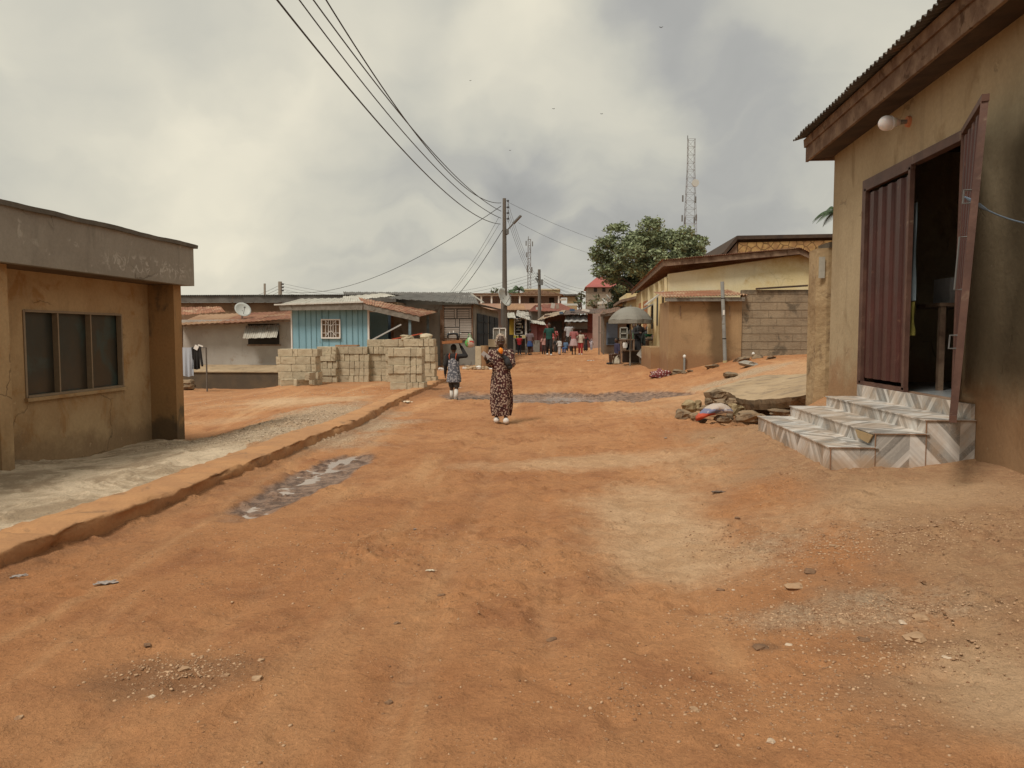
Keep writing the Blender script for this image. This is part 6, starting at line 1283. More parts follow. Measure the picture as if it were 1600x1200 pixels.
def table(name, label, px0, px1, pyb, pyt, Y, d, mat, legs=True):
    a, b = atY(px0, pyb, Y), atY(px1, pyt, Y); a.z = min(a.z, g(a.x, Y)); T = thing(name, label, 'table', ((a.x + b.x) / 2, Y + d / 2, a.z)); MB().box(a.x, b.x, Y, Y + d, b.z - .04, b.z).build('tabletop', mat, T)
    for x_, y_ in ((a.x + .04, Y + .04), (b.x - .04, Y + .04), (a.x + .04, Y + d - .04), (b.x - .04, Y + d - .04)): MB().box(x_ - .03, x_ + .03, y_ - .03, y_ + .03, a.z - .08, b.z - .041).build('leg', mat, T)
    return a, b
a, b = table('stall_table', 'dark wooden stall table under the grey umbrella', 968.5, 992, 560, 530, 30.3, .6, M['wood']); b_tab = b.z
FC = thing('display_case', 'white framed display case standing on the stall table', 'display case', (a.x + .2, 30.5, b.z)); a2, b2 = atY(969, 530, 30.35), atY(980, 512, 30.35)
MB().box(a2.x + .03, b2.x - .03, 30.4, 30.7, b.z + .002, b2.z - .03).build('body', wmat('case contents', (.13, .125, .10), (.06, .06, .05), 9), FC)
m = MB()
for u, v in (((a2.x, b.z + .02), (a2.x, b2.z)), ((b2.x, b.z + .02), (b2.x, b2.z)), ((a2.x, b2.z), (b2.x, b2.z)), ((a2.x, b.z + .02), (b2.x, b.z + .02)), ((a2.x, (b.z + b2.z) / 2), (b2.x, (b.z + b2.z) / 2))): m.bar((u[0], 30.37, u[1]), (v[0], 30.37, v[1]), .045)
m.build('frame', flat('off white frame', (.33, .33, .29)), FC)
TR = thing('trough', 'dark brown low wooden box at the foot of the umbrella stall', 'box', atY(984, 562, 29.2)); m = MB(); a, b = atY(973, 562, 29.2), atY(1001, 549, 29.2); m.box(a.x, b.x, 29.2, 29.6, a.z - .1, b.z); m.build('box_body', M['soffit'], TR); MB().box(a.x - .03, b.x + .03, 29.17, 29.63, b.z + .001, b.z + .04).build('lid', M['wood'], TR)
q = atY(976.5, 540, 30.27); m = MB(); m.loft([((q.x, 30.25, q.z + .12 - k * .07), .10 - abs(k - 1.5) * .02, .05, .1, 3, k) for k in range(4)], 14); tag(m.build('white_bag', M['white']), 'white plastic bag hanging from the umbrella stall table', 'bag')
# grey tub, basin, box with bowls
q = atY(1007.5, 568, 28); TUB = thing('tub', 'grey rectangular plastic tub on the dirt beside the yellow house plinth', 'tub', q); tm = flat('grey plastic', (.13, .13, .12), .5)
m = MB(); w0_, w1_, h_ = .16, .2, .30
for z, w in ((0, w0_), (h_, w1_), (h_, w1_ - .015), (.02, w0_ - .015)):
    for sx_, sy_ in ((-1, -1), (1, -1), (1, 1), (-1, 1)): m.v.append(q + Vector((sx_ * w, .15 + sy_ * w, z)))
m.f.append((3, 2, 1, 0)); m.f.append((12, 13, 14, 15))
for r_ in range(3):
    for k in range(4): m.f.append((r_ * 4 + k, r_ * 4 + (k + 1) % 4, r_ * 4 + 4 + (k + 1) % 4, r_ * 4 + 4 + k))
m.build('tub_body', tm, TUB); m = MB()
for s_ in ((-1, -1, 1, -1), (1, -1, 1, 1), (1, 1, -1, 1), (-1, 1, -1, -1)): m.bar(q + Vector((s_[0] * .21, .15 + s_[1] * .21, h_)), q + Vector((s_[2] * .21, .15 + s_[3] * .21, h_)), .03)
m.build('rim', tm, TUB)
a, b = atY(999.5, 558, 27.9), atY(1010, 543, 28.1); tag(MB().bar(a, b, .28, .02, (0, 1, 0)).build('washboard', flat('grey board', (.35, .34, .31))), 'pale washboard leaning out of the grey tub', 'washboard')
def bowl(name, label, px, py, Y, r, h, mat):
    q = atY(px, py, Y); m = MB(); m.loft([(q + Vector((0, 0, h * t)), r * k, r * k, 0, 1, 0) for t, k in ((0, .6), (.5, .9), (1, 1.0), (1, .95), (.5, .84), (.08, .5))], 24); tag(m.build(name, mat, None, True), label, 'basin')
bowl('basin', 'black round basin on the ground right of the grey tub', 1023.5, 567, 27.5, .17, .13, M['black'])
a, b = table('side_table', 'squat dark table against the yellow house carrying basins', 1011, 1026, 555, 531, 29, .7, M['wood'])
bowl('basin', 'pale basin on the squat table by the yellow house', 1016, 531.5, 29.3, .19, .10, flat('pale enamel', (.45, .43, .38))); bowl('basin', 'pinkish basin at the right end of the squat table', 1025, 530.5, 29.2, .17, .16, flat('mauve plastic', (.30, .19, .21))); bowl('basin', 'green bowl behind the pale basin under the umbrella edge', 1014, 526, 29.5, .17, .10, flat('green plastic', (.02, .17, .10)))
m = MB(); a, b = atY(1011, 556, 29.0), atY(1021, 532, 29.0); 
# patterned cloth bundle and scraps
q = atY(1028, 586, 22.6); m = MB(); b0 = len(m.v); m.ell((0, 0, 0), 1, 24)
for i in range(b0, len(m.v)): p = m.v[i]; k = 1 + .25 * math.sin(5 * p.x + 2) * math.sin(6 * p.y) + .15 * math.sin(9 * p.z + 4 * p.x); m.v[i] = Vector((p.x * .30 * k, p.y * .26 * k, max(-.05, p.z * .15 * k)))
o = m.build('cloth_bundle', pattern('maroon white print', (.16, .035, .035), (.50, .40, .36), 16, (.28, .34)), None, True, world=False); o.location = (q.x, 21.9, g(q.x, 21.9) + .03); tag(o, 'maroon and white patterned cloth bundle at the corner of the brown outbuilding', 'cloth')
for i, (px, py, Y, w, lb) in enumerate(((1062, 578, 22.1, 20, 'flat shard leaning at the foot of the outbuilding wall'), (1078, 582, 21.8, 12, 'rounded stone at the foot of the outbuilding wall'), (1070, 586, 21.7, 10, 'small stone in front of the leaning shard'), (1050, 585, 21.9, 12, 'dark clod beside the patterned cloth bundle'), (1112, 572, 21.6, 22, 'dark flat rock near the foot of the grey pipe'), (1160, 566, 21.8, 26, 'dark rock under the second white pipe stub'), (1183, 566, 21.9, 20, 'rough rock right of the second white pipe stub'), (1172, 579, 20, 30, 'grey crumpled debris lying above the tilted slab'), (1140, 588, 19, 26, 'broken slab piece lying left of the grey debris'), (1205, 572, 21, 16, 'brown boulder at the foot of the block wall'))):
    q = atY(px, py, Y); s = Y / FPX; o = stone(MB(), (0, 0, 0), (w * s / 2, w * s / 2.5, w * s * .17), i + 30, 12).build('rubble_stone', M['rock'] if i != 7 else M['conc'], None, False, world=False); o.location = (q.x, Y, g(q.x, Y) + w * s * .08); o.rotation_euler = (.15, .2 * math.sin(i), i); tag(o, lb, 'rubble')

# ---------------------------------------------------------------- litter in the street
def scrap(px, py, w, mat, lb, seed, name='paper_scrap', cat='litter'):
    q = gp(px, py); R_ = random.Random(seed); m = MB(); n = 6; s = w
    for s_ in (0, 1):
        for j in range(n + 1):
            for i in range(n + 1): m.v.append(Vector(((i / n - .5) * s * (1 + .3 * math.sin(j + seed)), (j / n - .5) * s * .5, .02 * s * 5 * abs(math.sin(i * 1.9 + j * 1.3 + seed)) + .003 * s_ + .004)))
    K = (n + 1) ** 2
    for j in range(n):
        for i in range(n): a = j * (n + 1) + i; q_ = (a, a + 1, a + n + 2, a + n + 1); m.f.append(q_); m.f.append(tuple(x + K for x in q_[::-1]))
    o = m.build(name, mat, None, False, world=False); o.location = q; o.rotation_euler = (0, 0, seed); tag(o, lb, cat)
pg = flat('grey paper', (.35, .30, .27)); pw = flat('cream paper', (.66, .56, .42))
scrap(166, 913, .11, pg, 'crumpled grey paper scrap on the dirt near the kerb at the left', .4); scrap(672, 893, .05, pw, 'small bright cream scrap in the middle of the street', .2); scrap(1122, 770, .11, flat('dark rubber', (.16, .11, .08)), 'flat dark scrap on the pale dirt patch', .1)
scrap(30, 902, .08, pg, 'thin grey strip of litter under the kerb at the left edge', .6); scrap(636, 629, .28, pw, 'cream scrap beside the kerb short of the walking child', 2.2); scrap(1040, 685, .06, pg, 'small grey leaf scrap right of the woman in the street', 1.2)
scrap(1112, 685, .10, wmat('dry leaf', (.4, .25, .12)), 'dry brown leaf scrap left of the tiled steps', .3); scrap(1228, 691, .08, pw, 'small cream scrap at the foot of the lowest tiled step', .9); scrap(715, 607, .16, M['white'], 'small white scrap at the feet of the walking child', .5); scrap(922, 564, .30, M['white'], 'white paper lying on the far road surface', .5)
scrap(648, 828, .03, pg, 'tiny pale twig like scrap in the middle foreground', 1.0); scrap(1385, 757, .02, flat('green plastic bit', (.1, .35, .15)), 'tiny green plastic bit on the dirt by the steps', .3)
# birds
def bird(px, py, Y, s, lb, k):
    q = atY(px, py, Y); B = thing('bird', lb, 'bird', q); m = MB(); m.ell(q, (s * .22, s * .5, s * .16), 8); m.build('body', M['black'], B)
    for sd_ in (-1, 1): m = MB(); m.add([q + Vector((0, -s * .2, .02)), q + Vector((sd_ * s, -s * .1 * k, s * .5 * k)), q + Vector((sd_ * s * .9, s * .15, s * .5 * k - .02)), q + Vector((0, s * .25, .02)), q + Vector((0, -s * .2, -.02)), q + Vector((sd_ * s, -s * .1 * k, s * .5 * k - .03)), q + Vector((sd_ * s * .9, s * .15, s * .5 * k - .05)), q + Vector((0, s * .25, -.02))], [(0, 1, 2, 3), (7, 6, 5, 4), (0, 4, 5, 1), (1, 5, 6, 2), (2, 6, 7, 3)]); m.build('wing', M['black'], B)
for a in ((1033, 43, 90, .22, 'small dark bird high in the cloud at the upper right', 1), (865, 170, 90, .15, 'left of the two birds low over the street end', .6), (940, 178, 90, .15, 'right of the two birds low over the street end', .8), (797, 235, 100, .12, 'faint bird above the tall pole', .7), (735, 126, 100, .12, 'tiny bird above the power lines', .7)): bird(*a)

# dark goods crowded under the umbrella
for i, (px, py, Y, w, h, lb) in enumerate(((987, 545, 30.1, 9, 22, 'dark sack standing in front of the umbrella stall table'), (994, 549, 30.0, 9, 16, 'shorter dark sack right of the taller one by the stall table'), (1003, 546, 30.9, 8, 18, 'black bundle beside the squat table under the umbrella'))):
    q = atY(px, py + h / 2, Y); s_ = Y / FPX; m = MB(); zz_ = g(q.x, Y); m.loft([((q.x, Y, zz_ - .02 + h * s_ * t), w * s_ / 2 * k, w * s_ / 2.2 * k, .07, 4, t * 5 + i) for t, k in ((0, .95), (.3, 1.05), (.7, .95), (.9, .6), (1, .35))], 20)
    tag(m.build('sack', flat('dark sack %d' % i, ((.05, .045, .04), (.08, .07, .055), (.02, .02, .02))[i])), lb, 'sack')
for i in range(6):
    q = atY(971 + i * 3.6, 529, 30.5); m = MB(); m.tube([(q.x, 30.45 + .05 * (i % 2), b_tab), (q.x, 30.45 + .05 * (i % 2), b_tab + .16), (q.x, 30.45 + .05 * (i % 2), b_tab + .22 + .02 * (i % 3))], [.035, .033, .015], 10)
    if i > 2: tag(m.build('bottle', flat('bottle %d' % i, ((.3, .25, .1), (.25, .06, .04), (.1, .16, .1))[i % 3])), 'small bottle standing on the stall table under the umbrella', 'bottle', 'bottles on the stall table')
# ---------------------------------------------------------------- people
def V3(*a): return Vector(a)
def person(label, px, py, Y, h, rz, o, group='people along the street', vox=.012, zoff=0):
    """figure in local metres, facing -Y at rz=0; o: outfit and pose"""
    p = atY(px, py, Y); T = thing('person', label, 'person', (p.x, Y, g(p.x, Y) + zoff), rz, group)
    s = h; st = o.get('stride', .06); sk = o.get('skin', M['skin']); m = MB(); b = o.get('bulk', 1.0)
    sit = o.get('sit', 0)
    hipz = .50 if not sit else .27
    dz = hipz - .50
    fl = V3(.052, -st, .03); fr_ = V3(-.052, st, .03 + (.02 if st > .05 else 0))
    hl, hr = V3(.05, 0, hipz), V3(-.05, 0, hipz)
    if sit: kl, kr = V3(.07, -.2, .27), V3(-.07, -.2, .27); fl, fr_ = V3(.07, -.22, .03), V3(-.07, -.20, .03)
    else: kl, kr = V3(.052, -st * .75 - .012, .275), V3(-.052, st * .25 - .015, .275)
    S_ = lambda v: v * s
    for hp, kn, ft in ((hl, kl, fl), (hr, kr, fr_)):
        m.cap(S_(hp), .058 * s, S_(kn), .036 * s); m.cap(S_(kn + V3(0, .006, -.04)), .036 * s, S_(ft + V3(0, .01, .03)), .022 * s); m.cap(S_(ft + V3(0, .012, 0)), .022 * s, S_(ft + V3(0, -.075, -.008)), .018 * s)
    for sx_ in (-1, 1): m.cap(S_(V3(.028 * sx_, 0, .53 + dz)), .066 * s, S_(V3(.042 * sx_, 0, .75 + dz)), .052 * s)
    m.ell(S_(V3(0, .0, .62 + dz)), (.085 * s, .062 * s, .12 * s), 14); m.cap(S_(V3(0, .005, .79 + dz)), .045 * s, S_(V3(0, -.003, .87 + dz)), .031 * s)
    hd = V3(0, -.012, .928 + dz) + o.get('head', V3(0, 0, 0))
    m.ell(S_(hd), (.050 * s, .060 * s, .070 * s), 18); m.ell(S_(hd + V3(0, -.022, -.035)), (.037 * s, .040 * s, .036 * s), 14)
    m.ell(S_(hd + V3(0, -.062, -.008)), (.009 * s, .013 * s, .016 * s), 8); m.ell(S_(hd + V3(0, -.052, .014)), (.035 * s, .012 * s, .008 * s), 8); m.ell(S_(hd + V3(0, -.055, -.034)), (.017 * s, .01 * s, .008 * s), 8)
    for sx_ in (-1, 1): m.ell(S_(hd + V3(.05 * sx_, .004, -.005)), (.008 * s, .014 * s, .018 * s), 8)
    aL = o.get('armL', (V3(.155, .01, .645 + dz), V3(.165, -.03, .50 + dz))); aR = o.get('armR', (V3(-.155, .01, .645 + dz), V3(-.165, -.01, .50 + dz)))
    for sx_, (el, ha), grip in ((1, aL, o.get('gripL')), (-1, aR, o.get('gripR'))):
        sh = V3(.108 * sx_, 0, .80 + dz); m.cap(S_(sh), .037 * s, S_(el), .027 * s); m.cap(S_(el), .026 * s, S_(ha), .017 * s)
        d = (ha - el).normalized(); pn = V3(sx_, 0, 0) if abs(d.x) < .7 else V3(0, -1, 0); wd = d.cross(pn).normalized(); pm = S_(ha + d * .028)
        m.cap(S_(ha), .018 * s, pm + d * .012 * s, .019 * s); m.ell(pm, (.017 * s,) * 3, 10)
        curl = -pn * .3 if not grip else -pn * .9
        for k, L in enumerate((.040, .046, .043, .033)):
            r0 = pm + wd * (k - 1.5) * .0105 * s + d * .018 * s; dd = (d + curl * .25).normalized(); mid = r0 + dd * L * .5 * s; dd2 = (d + curl * (1 if grip else .7)).normalized(); m.cap(r0, .0062 * s, mid, .0056 * s, 6); m.cap(mid, .0056 * s, mid + dd2 * L * .5 * s, .0048 * s, 6)
        th = pm - d * .008 * s + wd * -.016 * s; t1 = th + (d * .6 - wd * .7 - pn * .3).normalized() * .02 * s; m.cap(th, .0075 * s, t1, .0065 * s, 6); m.cap(t1, .0065 * s, t1 + (d - wd * .1 - pn * .4).normalized() * .018 * s, .0052 * s, 6)
    body = fuse(m.build('body', sk, T, True, world=False), vox * .8, 2)
    if vox < .01:
        for sx_ in (-1, 1): MB().ell(S_(hd + V3(.02 * sx_, -.0545, .003)), (.0085 * s, .005 * s, .005 * s), 10).build('eye', M['eyew'], T, True, world=False); MB().ell(S_(hd + V3(.02 * sx_, -.0587, .003)), (.004 * s, .002 * s, .0042 * s), 8).build('pupil', M['black'], T, True, world=False)
        MB().ell(S_(hd + V3(0, -.0635, -.034)), (.016 * s, .004 * s, .005 * s), 10).build('lips', flat('lips', (.12, .045, .04)), T, True, world=False)
    # hair or scarf
    if o.get('scarf'):
        m = MB(); m.ell(S_(hd + V3(0, .014, .008)), (.059 * s, .062 * s, .076 * s), 20); m.ell(S_(hd + V3(0, .022, -.02)), (.066 * s, .052 * s, .066 * s), 16)
        if o.get('bigscarf'): m.loft([(S_(V3(0, .0, .74 + dz)), .10 * s, .075 * s, .06, 5, 0), (S_(V3(0, .005, .82 + dz)), .10 * s, .07 * s, .04, 5, .5), (S_(V3(0, .008, .875 + dz)), .055 * s, .05 * s, .02, 5, 1)], 24)
        else: m.cap(S_(hd + V3(0, .03, -.05)), .035 * s, S_(V3(0, .02, .84 + dz)), .04 * s)
        fuse(m.build('headscarf', o['scarf'], T, True, world=False), vox * .8, 2)
    else:
        m = MB(); m.ell(S_(hd + V3(0, .010, .014)), (.0535 * s, .058 * s, .066 * s), 18)
        if o.get('bun'): m.ell(S_(hd + V3(0, .05, .05)), .03 * s, 12)
        m.build('hair', M['hair'], T, True, world=False)
    # top
    t = o.get('top')
    if t:
        m = MB(); z0 = o.get('topz', .49) + dz; sl_ = o.get('sleeve', .5); e = o.get('ease', 1.0)
        m.loft([(S_(V3(0, 0, z0)), .105 * s * e * b, .078 * s * e, .05, 5, 0), (S_(V3(0, 0, .60 + dz)), .098 * s * b * (.5 + .5 * e), .072 * s, .03, 5, .4), (S_(V3(0, 0, .72 + dz)), .108 * s, .074 * s, .015, 5, .9), (S_(V3(0, 0, .80 + dz)), .112 * s, .062 * s, 0, 5, 1), (S_(V3(0, 0, .835 + dz)), .06 * s, .046 * s, 0, 5, 1)], 28)
        for sx_, (el, ha) in ((1, aL), (-1, aR)):
            sh = V3(.104 * sx_, 0, .795 + dz); m.cap(S_(sh), .044 * s, S_(sh.lerp(el, min(1, sl_ * 2))), (.036 if sl_ < .8 else .04) * s)
            if sl_ > .5: m.cap(S_(el), .037 * s, S_(el.lerp(ha, (sl_ - .5) * 2)), .028 * s * o.get('cuff', 1))
        fuse(m.build(o.get('topname', 'shirt'), t, T, True, world=False), vox, 3)
    if o.get('skirt'):
        mt, zt_, zb_, wd = o['skirt']; m = MB(); R_ = 7; rings = []
        for k in range(R_ + 1): u = k / R_; rings.append((S_(V3(0, (-st * .12) * u, (zt_ + (zb_ - zt_) * u) + dz)), (.088 + (wd - .088) * u ** .8) * s, (.07 + (wd * .8 - .07) * u ** .8) * s, .015 + .055 * u, 7, u * 1.2))
        m.loft(rings[::-1], 56); m.build('skirt', mt, T, True, world=False)
    if o.get('trousers'):
        mt, zb_, ww = o['trousers']; m = MB(); m.ell(S_(V3(0, 0, .51 + dz)), (.10 * s, .075 * s, .07 * s), 16)
        for hp, kn, ft in ((hl, kl, fl), (hr, kr, fr_)):
            m.cap(S_(hp), .064 * s, S_(kn), .045 * s * ww)
            if zb_ < .25: q = kn.lerp(ft + V3(0, .01, .03), (.275 - zb_) / .22); m.cap(S_(kn), .045 * s * ww, S_(q), .036 * s * ww)
        fuse(m.build('trousers', mt, T, True, world=False), vox, 2)
    if o.get('shoes'):
        for ft in (fl, fr_):
            kf = o.get('bigshoe', 1); m = MB(); m.cap(S_(ft + V3(0, .014, -.004)), .027 * s * kf, S_(ft + V3(0, -.075, -.006)), .027 * s * kf, 12)
            if o.get('socks'): pass
            for i in range(len(m.v)): m.v[i].z = max(m.v[i].z, (ft.z - .03) * s - .001)
            m.build('shoe', o['shoes'], T, True, world=False)
    if o.get('socks'):
        for kn, ft in ((kl, fl), (kr, fr_)): a_ = ft + V3(0, .01, .0); m = MB(); m.cap(S_(a_), .029 * s, S_(a_.lerp(kn, .62)), .036 * s, 14); m.build('sock', o['socks'], T, True, world=False)
    for fn in o.get('extra', ()): fn(T, s)
    return T, s, hd, aL, aR
C = lambda n, c, **k: flat(n, c, .85, **k)
# woman in the middle of the street
zf_ = 0
Yw_ = 13.15
aR_ = (V3(-.118, -.03, .66), V3(-.165, -.13, .715)); aL_ = (V3(.122, -.04, .665), V3(.005, -.115, .768))
mW = M['floral']
T, s, hd, aL, aR = person('woman in a maroon and cream floral dress and headscarf walking up the street', 783, 655, Yw_, 1.52, .12,
    dict(stride=.045, armR=aR_, armL=aL_, gripL=1, gripR=1, scarf=M['scarfc'], bigscarf=0, head=V3(-.004, -.006, -.002), bigshoe=1.25, shoes=C('white clogs', (.72, .66, .60), var=.06)), None, .0065)
m = MB(); rg = []
for z, rx, ry, fa in ((.075, .105, .085, .10), (.13, .118, .095, .09), (.22, .128, .10, .08), (.32, .130, .10, .06), (.42, .128, .098, .045), (.50, .122, .092, .035), (.58, .108, .082, .03), (.66, .112, .082, .02), (.73, .116, .082, .015), (.795, .116, .066, .0), (.84, .055, .045, 0)): rg.append((V3(.004, -.0, z) * s, rx * s * (.93 if z < .6 else 1), ry * s, fa * 1.3, 6, z * 6))
m.loft(rg, 72)
for sx_, (el, ha) in ((1, aL), (-1, aR)):
    sh = V3(.106 * sx_, 0, .79); m.cap(sh * s, .044 * s, el * s, .042 * s, 16); m.cap(el * s, .042 * s, el.lerp(ha, .45 if sx_ < 0 else .25) * s, .036 * s, 16)
fuse(m.build('dress', mW, T, True, world=False), .008, 3)
sl2 = C('dark sleeve', (.035, .035, .037)); 
for sx_, (el, ha) in ((1, aL), (-1, aR)):
    m = MB(); m.cap(el.lerp(ha, .2) * s, .030 * s, el.lerp(ha, .93) * s, .022 * s, 14)
    if sx_ > 0: m.cap((el + V3(-.03, -.05, -.03)) * s, .035 * s, el.lerp(ha, .6) * s, .03 * s, 12)
    m.build('sleeve', sl2, T, True, world=False)
def wpos(T, v): return T.location + Matrix.Rotation(T.rotation_euler.z, 3, 'Z') @ (v * 1.0)
p = wpos(T, (aL[1] + V3(-.012, -.02, .045)) * s); m = MB(); b0 = len(m.v); m.ell((0, 0, 0), 1, 16)
for i in range(len(m.v)): q = m.v[i]; k = 1 + .1 * math.sin(6 * q.x + 3 * q.z); m.v[i] = Vector((q.x * .042 * k, q.y * .03, q.z * .056 * k + .0))
o = m.build('orange_purse', flat('bright orange', (.85, .25, .015), .6, var=.1), None, True, world=False); o.location = p; tag(o, 'bright orange pouch held at the chin by the woman in the floral dress', 'pouch')
p = wpos(T, (aR[1] + V3(-.012, -.03, .05)) * s); m = MB(); m.obox((0, 0, 0), (.075, .011, .15), Matrix.Rotation(-.9, 3, 'Y')); o = m.build('phone', flat('pale phone case', (.42, .38, .36), .3), None, world=False); o.location = p; tag(o, 'pale mobile phone held out by the woman in the floral dress', 'phone')
# crocs holes and straps
fl_, fr2 = V3(.052, -.045, .03) * s, V3(-.052, .045, .03) * s
for ft in (fl_, fr2):
    for dx, dy in ((-.012, -.085), (.012, -.085), (0, -.1), (-.016, -.068), (.016, -.068)): MB().ell(ft + V3(dx * 1.1, dy * 1.25, .014), (.006, .006, .006), 6).build('shoe_hole', M['dark'], T, True, world=False)
    MB().tube([ft + V3(.038, -.02, -.002), ft + V3(0, .062, .008), ft + V3(-.038, -.02, -.002)], .007, 6).build('heel_strap', C('clog strap', (.6, .55, .5)), T, True, world=False)

# child carrying the sewing machine
Yb_ = 18.2
T, s, hd, aL, aR = person('child from behind in grey smock and white socks carrying a tray on the head', 709, 618, Yb_, 1.36, math.pi - .12,
    dict(stride=.06, armR=(V3(-.225, .0, .80), V3(-.135, -.02, .955)), armL=(V3(.14, .03, .645), V3(.155, -.01, .49)), shoes=C('dark shoes', (.12, .10, .09)), socks=C('white socks', (.62, .58, .52), var=.06),
         trousers=(C('dark grey shorts', (.055, .052, .05)), .30, 1.25)), None, .0065)
# rebuild the right arm raised: after the half turn the child's own right arm is at the right of the picture
# sleeves, smock and straps
m = MB(); rg = []
for z, rx, ry, fa in ((.335, .125, .10, .10), (.40, .128, .10, .08), (.48, .118, .092, .06), (.56, .105, .082, .05), (.64, .10, .078, .03), (.72, .098, .072, .02), (.775, .085, .06, .0)): rg.append((V3(0, .0, z) * s, rx * s, ry * s, fa, 5, z * 7))
m.loft(rg, 60); fuse(m.build('smock', M['swirl'], T, True, world=False), .009, 3)
blk_ = C('black jersey', (.02, .019, .02)); m = MB(); m.loft([(V3(0, 0, .45) * s, .10 * s, .075 * s, 0, 4, 0), (V3(0, 0, .68) * s, .098 * s, .068 * s, 0, 4, 0), (V3(0, 0, .80) * s, .112 * s, .062 * s, 0, 4, 0), (V3(0, 0, .84) * s, .05 * s, .045 * s, 0, 4, 0)], 24)
for el, ha, sx_ in ((aL[0], aL[1], 1), (aR[0], aR[1], -1)):
    m.cap(V3(.105 * sx_, 0, .795) * s, .045 * s, el * s, .037 * s, 14); m.cap(el * s, .036 * s, ha * s, .026 * s, 14)
fuse(m.build('jersey', blk_, T, True, world=False), .009, 2)
for sx_ in (-1, 1): MB().tube([(V3(.055 * sx_, .068, .74)) * s, V3(.062 * sx_, .072, .80) * s, V3(.06 * sx_, .03, .845) * s, V3(.06 * sx_, -.04, .825) * s], .010, 6).build('strap', C('orange red strap', (.55, .11, .05)), T, True, world=False)
Rz = Matrix.Rotation(T.rotation_euler.z, 3, 'Z'); top = T.location + Rz @ (V3(0, -.01, .998) * s)
TY = thing('tray', 'reddish brown wooden tray balanced on the head of the walking child', 'tray', top); rm = Matrix.Rotation(.12, 3, 'Z') @ Matrix.Rotation(-.05, 3, 'Y')
c = top + Vector((-.03, 0, .035)); wt = wmat('orange brown wood', (.36, .16, .07), (.28, .12, .05), 8); m = MB(); m.obox(c, (.47, .30, .02), rm); m.build('base', wt, TY)
for d_, sz in (((0, -.15, .025), (.47, .018, .06)), ((0, .15, .025), (.47, .018, .06)), ((-.235, 0, .025), (.018, .28, .06)), ((.235, 0, .025), (.018, .28, .06))): MB().obox(c + rm @ Vector(d_), sz, rm).build('rim', wt, TY)
c2 = c + Vector((.02, 0, .02)); SM = thing('sewing_machine', 'black hand sewing machine standing on the tray above the walking child', 'sewing machine', c2)
bk = flat('black enamel', (.02, .02, .022), .3); X = lambda x, y, z: c2 + rm @ Vector((x, y, z))
MB().obox(X(0, 0, .025), (.36, .16, .045), rm).build('bed', wt, SM)
m = MB(); m.tube([X(.11, 0, .045), X(.115, 0, .12), X(.10, 0, .185), X(.04, 0, .205), X(-.06, 0, .20), X(-.12, 0, .19)], [.036, .028, .032, .026, .028, .032], 12); m.tube([X(-.12, 0, .215), X(-.12, 0, .10)], [.024, .02], 10); m.build('arm', bk, SM, True)
MB().tube([X(-.12, 0, .10), X(-.12, 0, .05)], .006, 6).build('needle_bar', M['steel'], SM)
MB().tube([X(.145, 0, .165), X(.165, 0, .165)], .062, 20).build('hand_wheel', bk, SM); MB().tube([X(.165, 0, .20), X(.20, 0, .20)], .012, 8).build('crank', M['white'], SM); MB().tube([X(.02, 0, .225), X(.02, 0, .275)], [.016, .012], 10).build('spool', M['white'], SM); MB().tube([X(-.07, 0, .225), X(-.07, 0, .255)], [.014, .014], 10).build('spool', M['white'], SM)
# plastic bag beside the head
hb = T.location + Rz @ (aR[1] * s)
bp_ = atY(734, 535, Yb_ - .05); BG = thing('plastic_bag', 'bulging white and green plastic bag with a red print hanging beside the tray', 'bag', bp_)
t_ = NT('printed bag'); x_ = t_.n('ShaderNodeSeparateXYZ'); t_.l(t_.obj(), x_.inputs[0]); nn = t_.noise(16, 3, .5, t_.obj())
col = t_.mix(t_.step(x_.outputs[2], -.02, .03), (.55, .42, .36), (.45, .50, .36)); col = t_.mix(t_.step(t_.math('ADD', x_.outputs[0], t_.math('MULTIPLY_ADD', nn, .1, -.05)), -.05, -.02, 1, 0), col, (.10, .36, .10)); col = t_.mix(t_.math('MULTIPLY', t_.step(nn, .5, .56), t_.step(t_.math('ABSOLUTE', x_.outputs[2]), .03, .06, 1, 0)), col, (.50, .06, .04)); t_.out(col, .45)
m = MB(); b0 = 0; m.ell((0, 0, 0), 1, 20)
for i in range(len(m.v)): q = m.v[i]; k = 1 + .07 * math.sin(5 * q.x + 3 * q.z) + .05 * math.sin(9 * q.y); m.v[i] = Vector((q.x * .11 * k * (1 - .25 * q.z), q.y * .09 * k, q.z * .125))
m.build('bag_body', t_.m, BG, True, world=False)
for sx_ in (-1, 1): MB().tube([V3(.05 * sx_, 0, .10), V3(.03 * sx_, 0, .16), V3(-.02, 0, .20)], .008, 6).build('handle', flat('green strap', (.13, .30, .12)), BG, True, world=False)

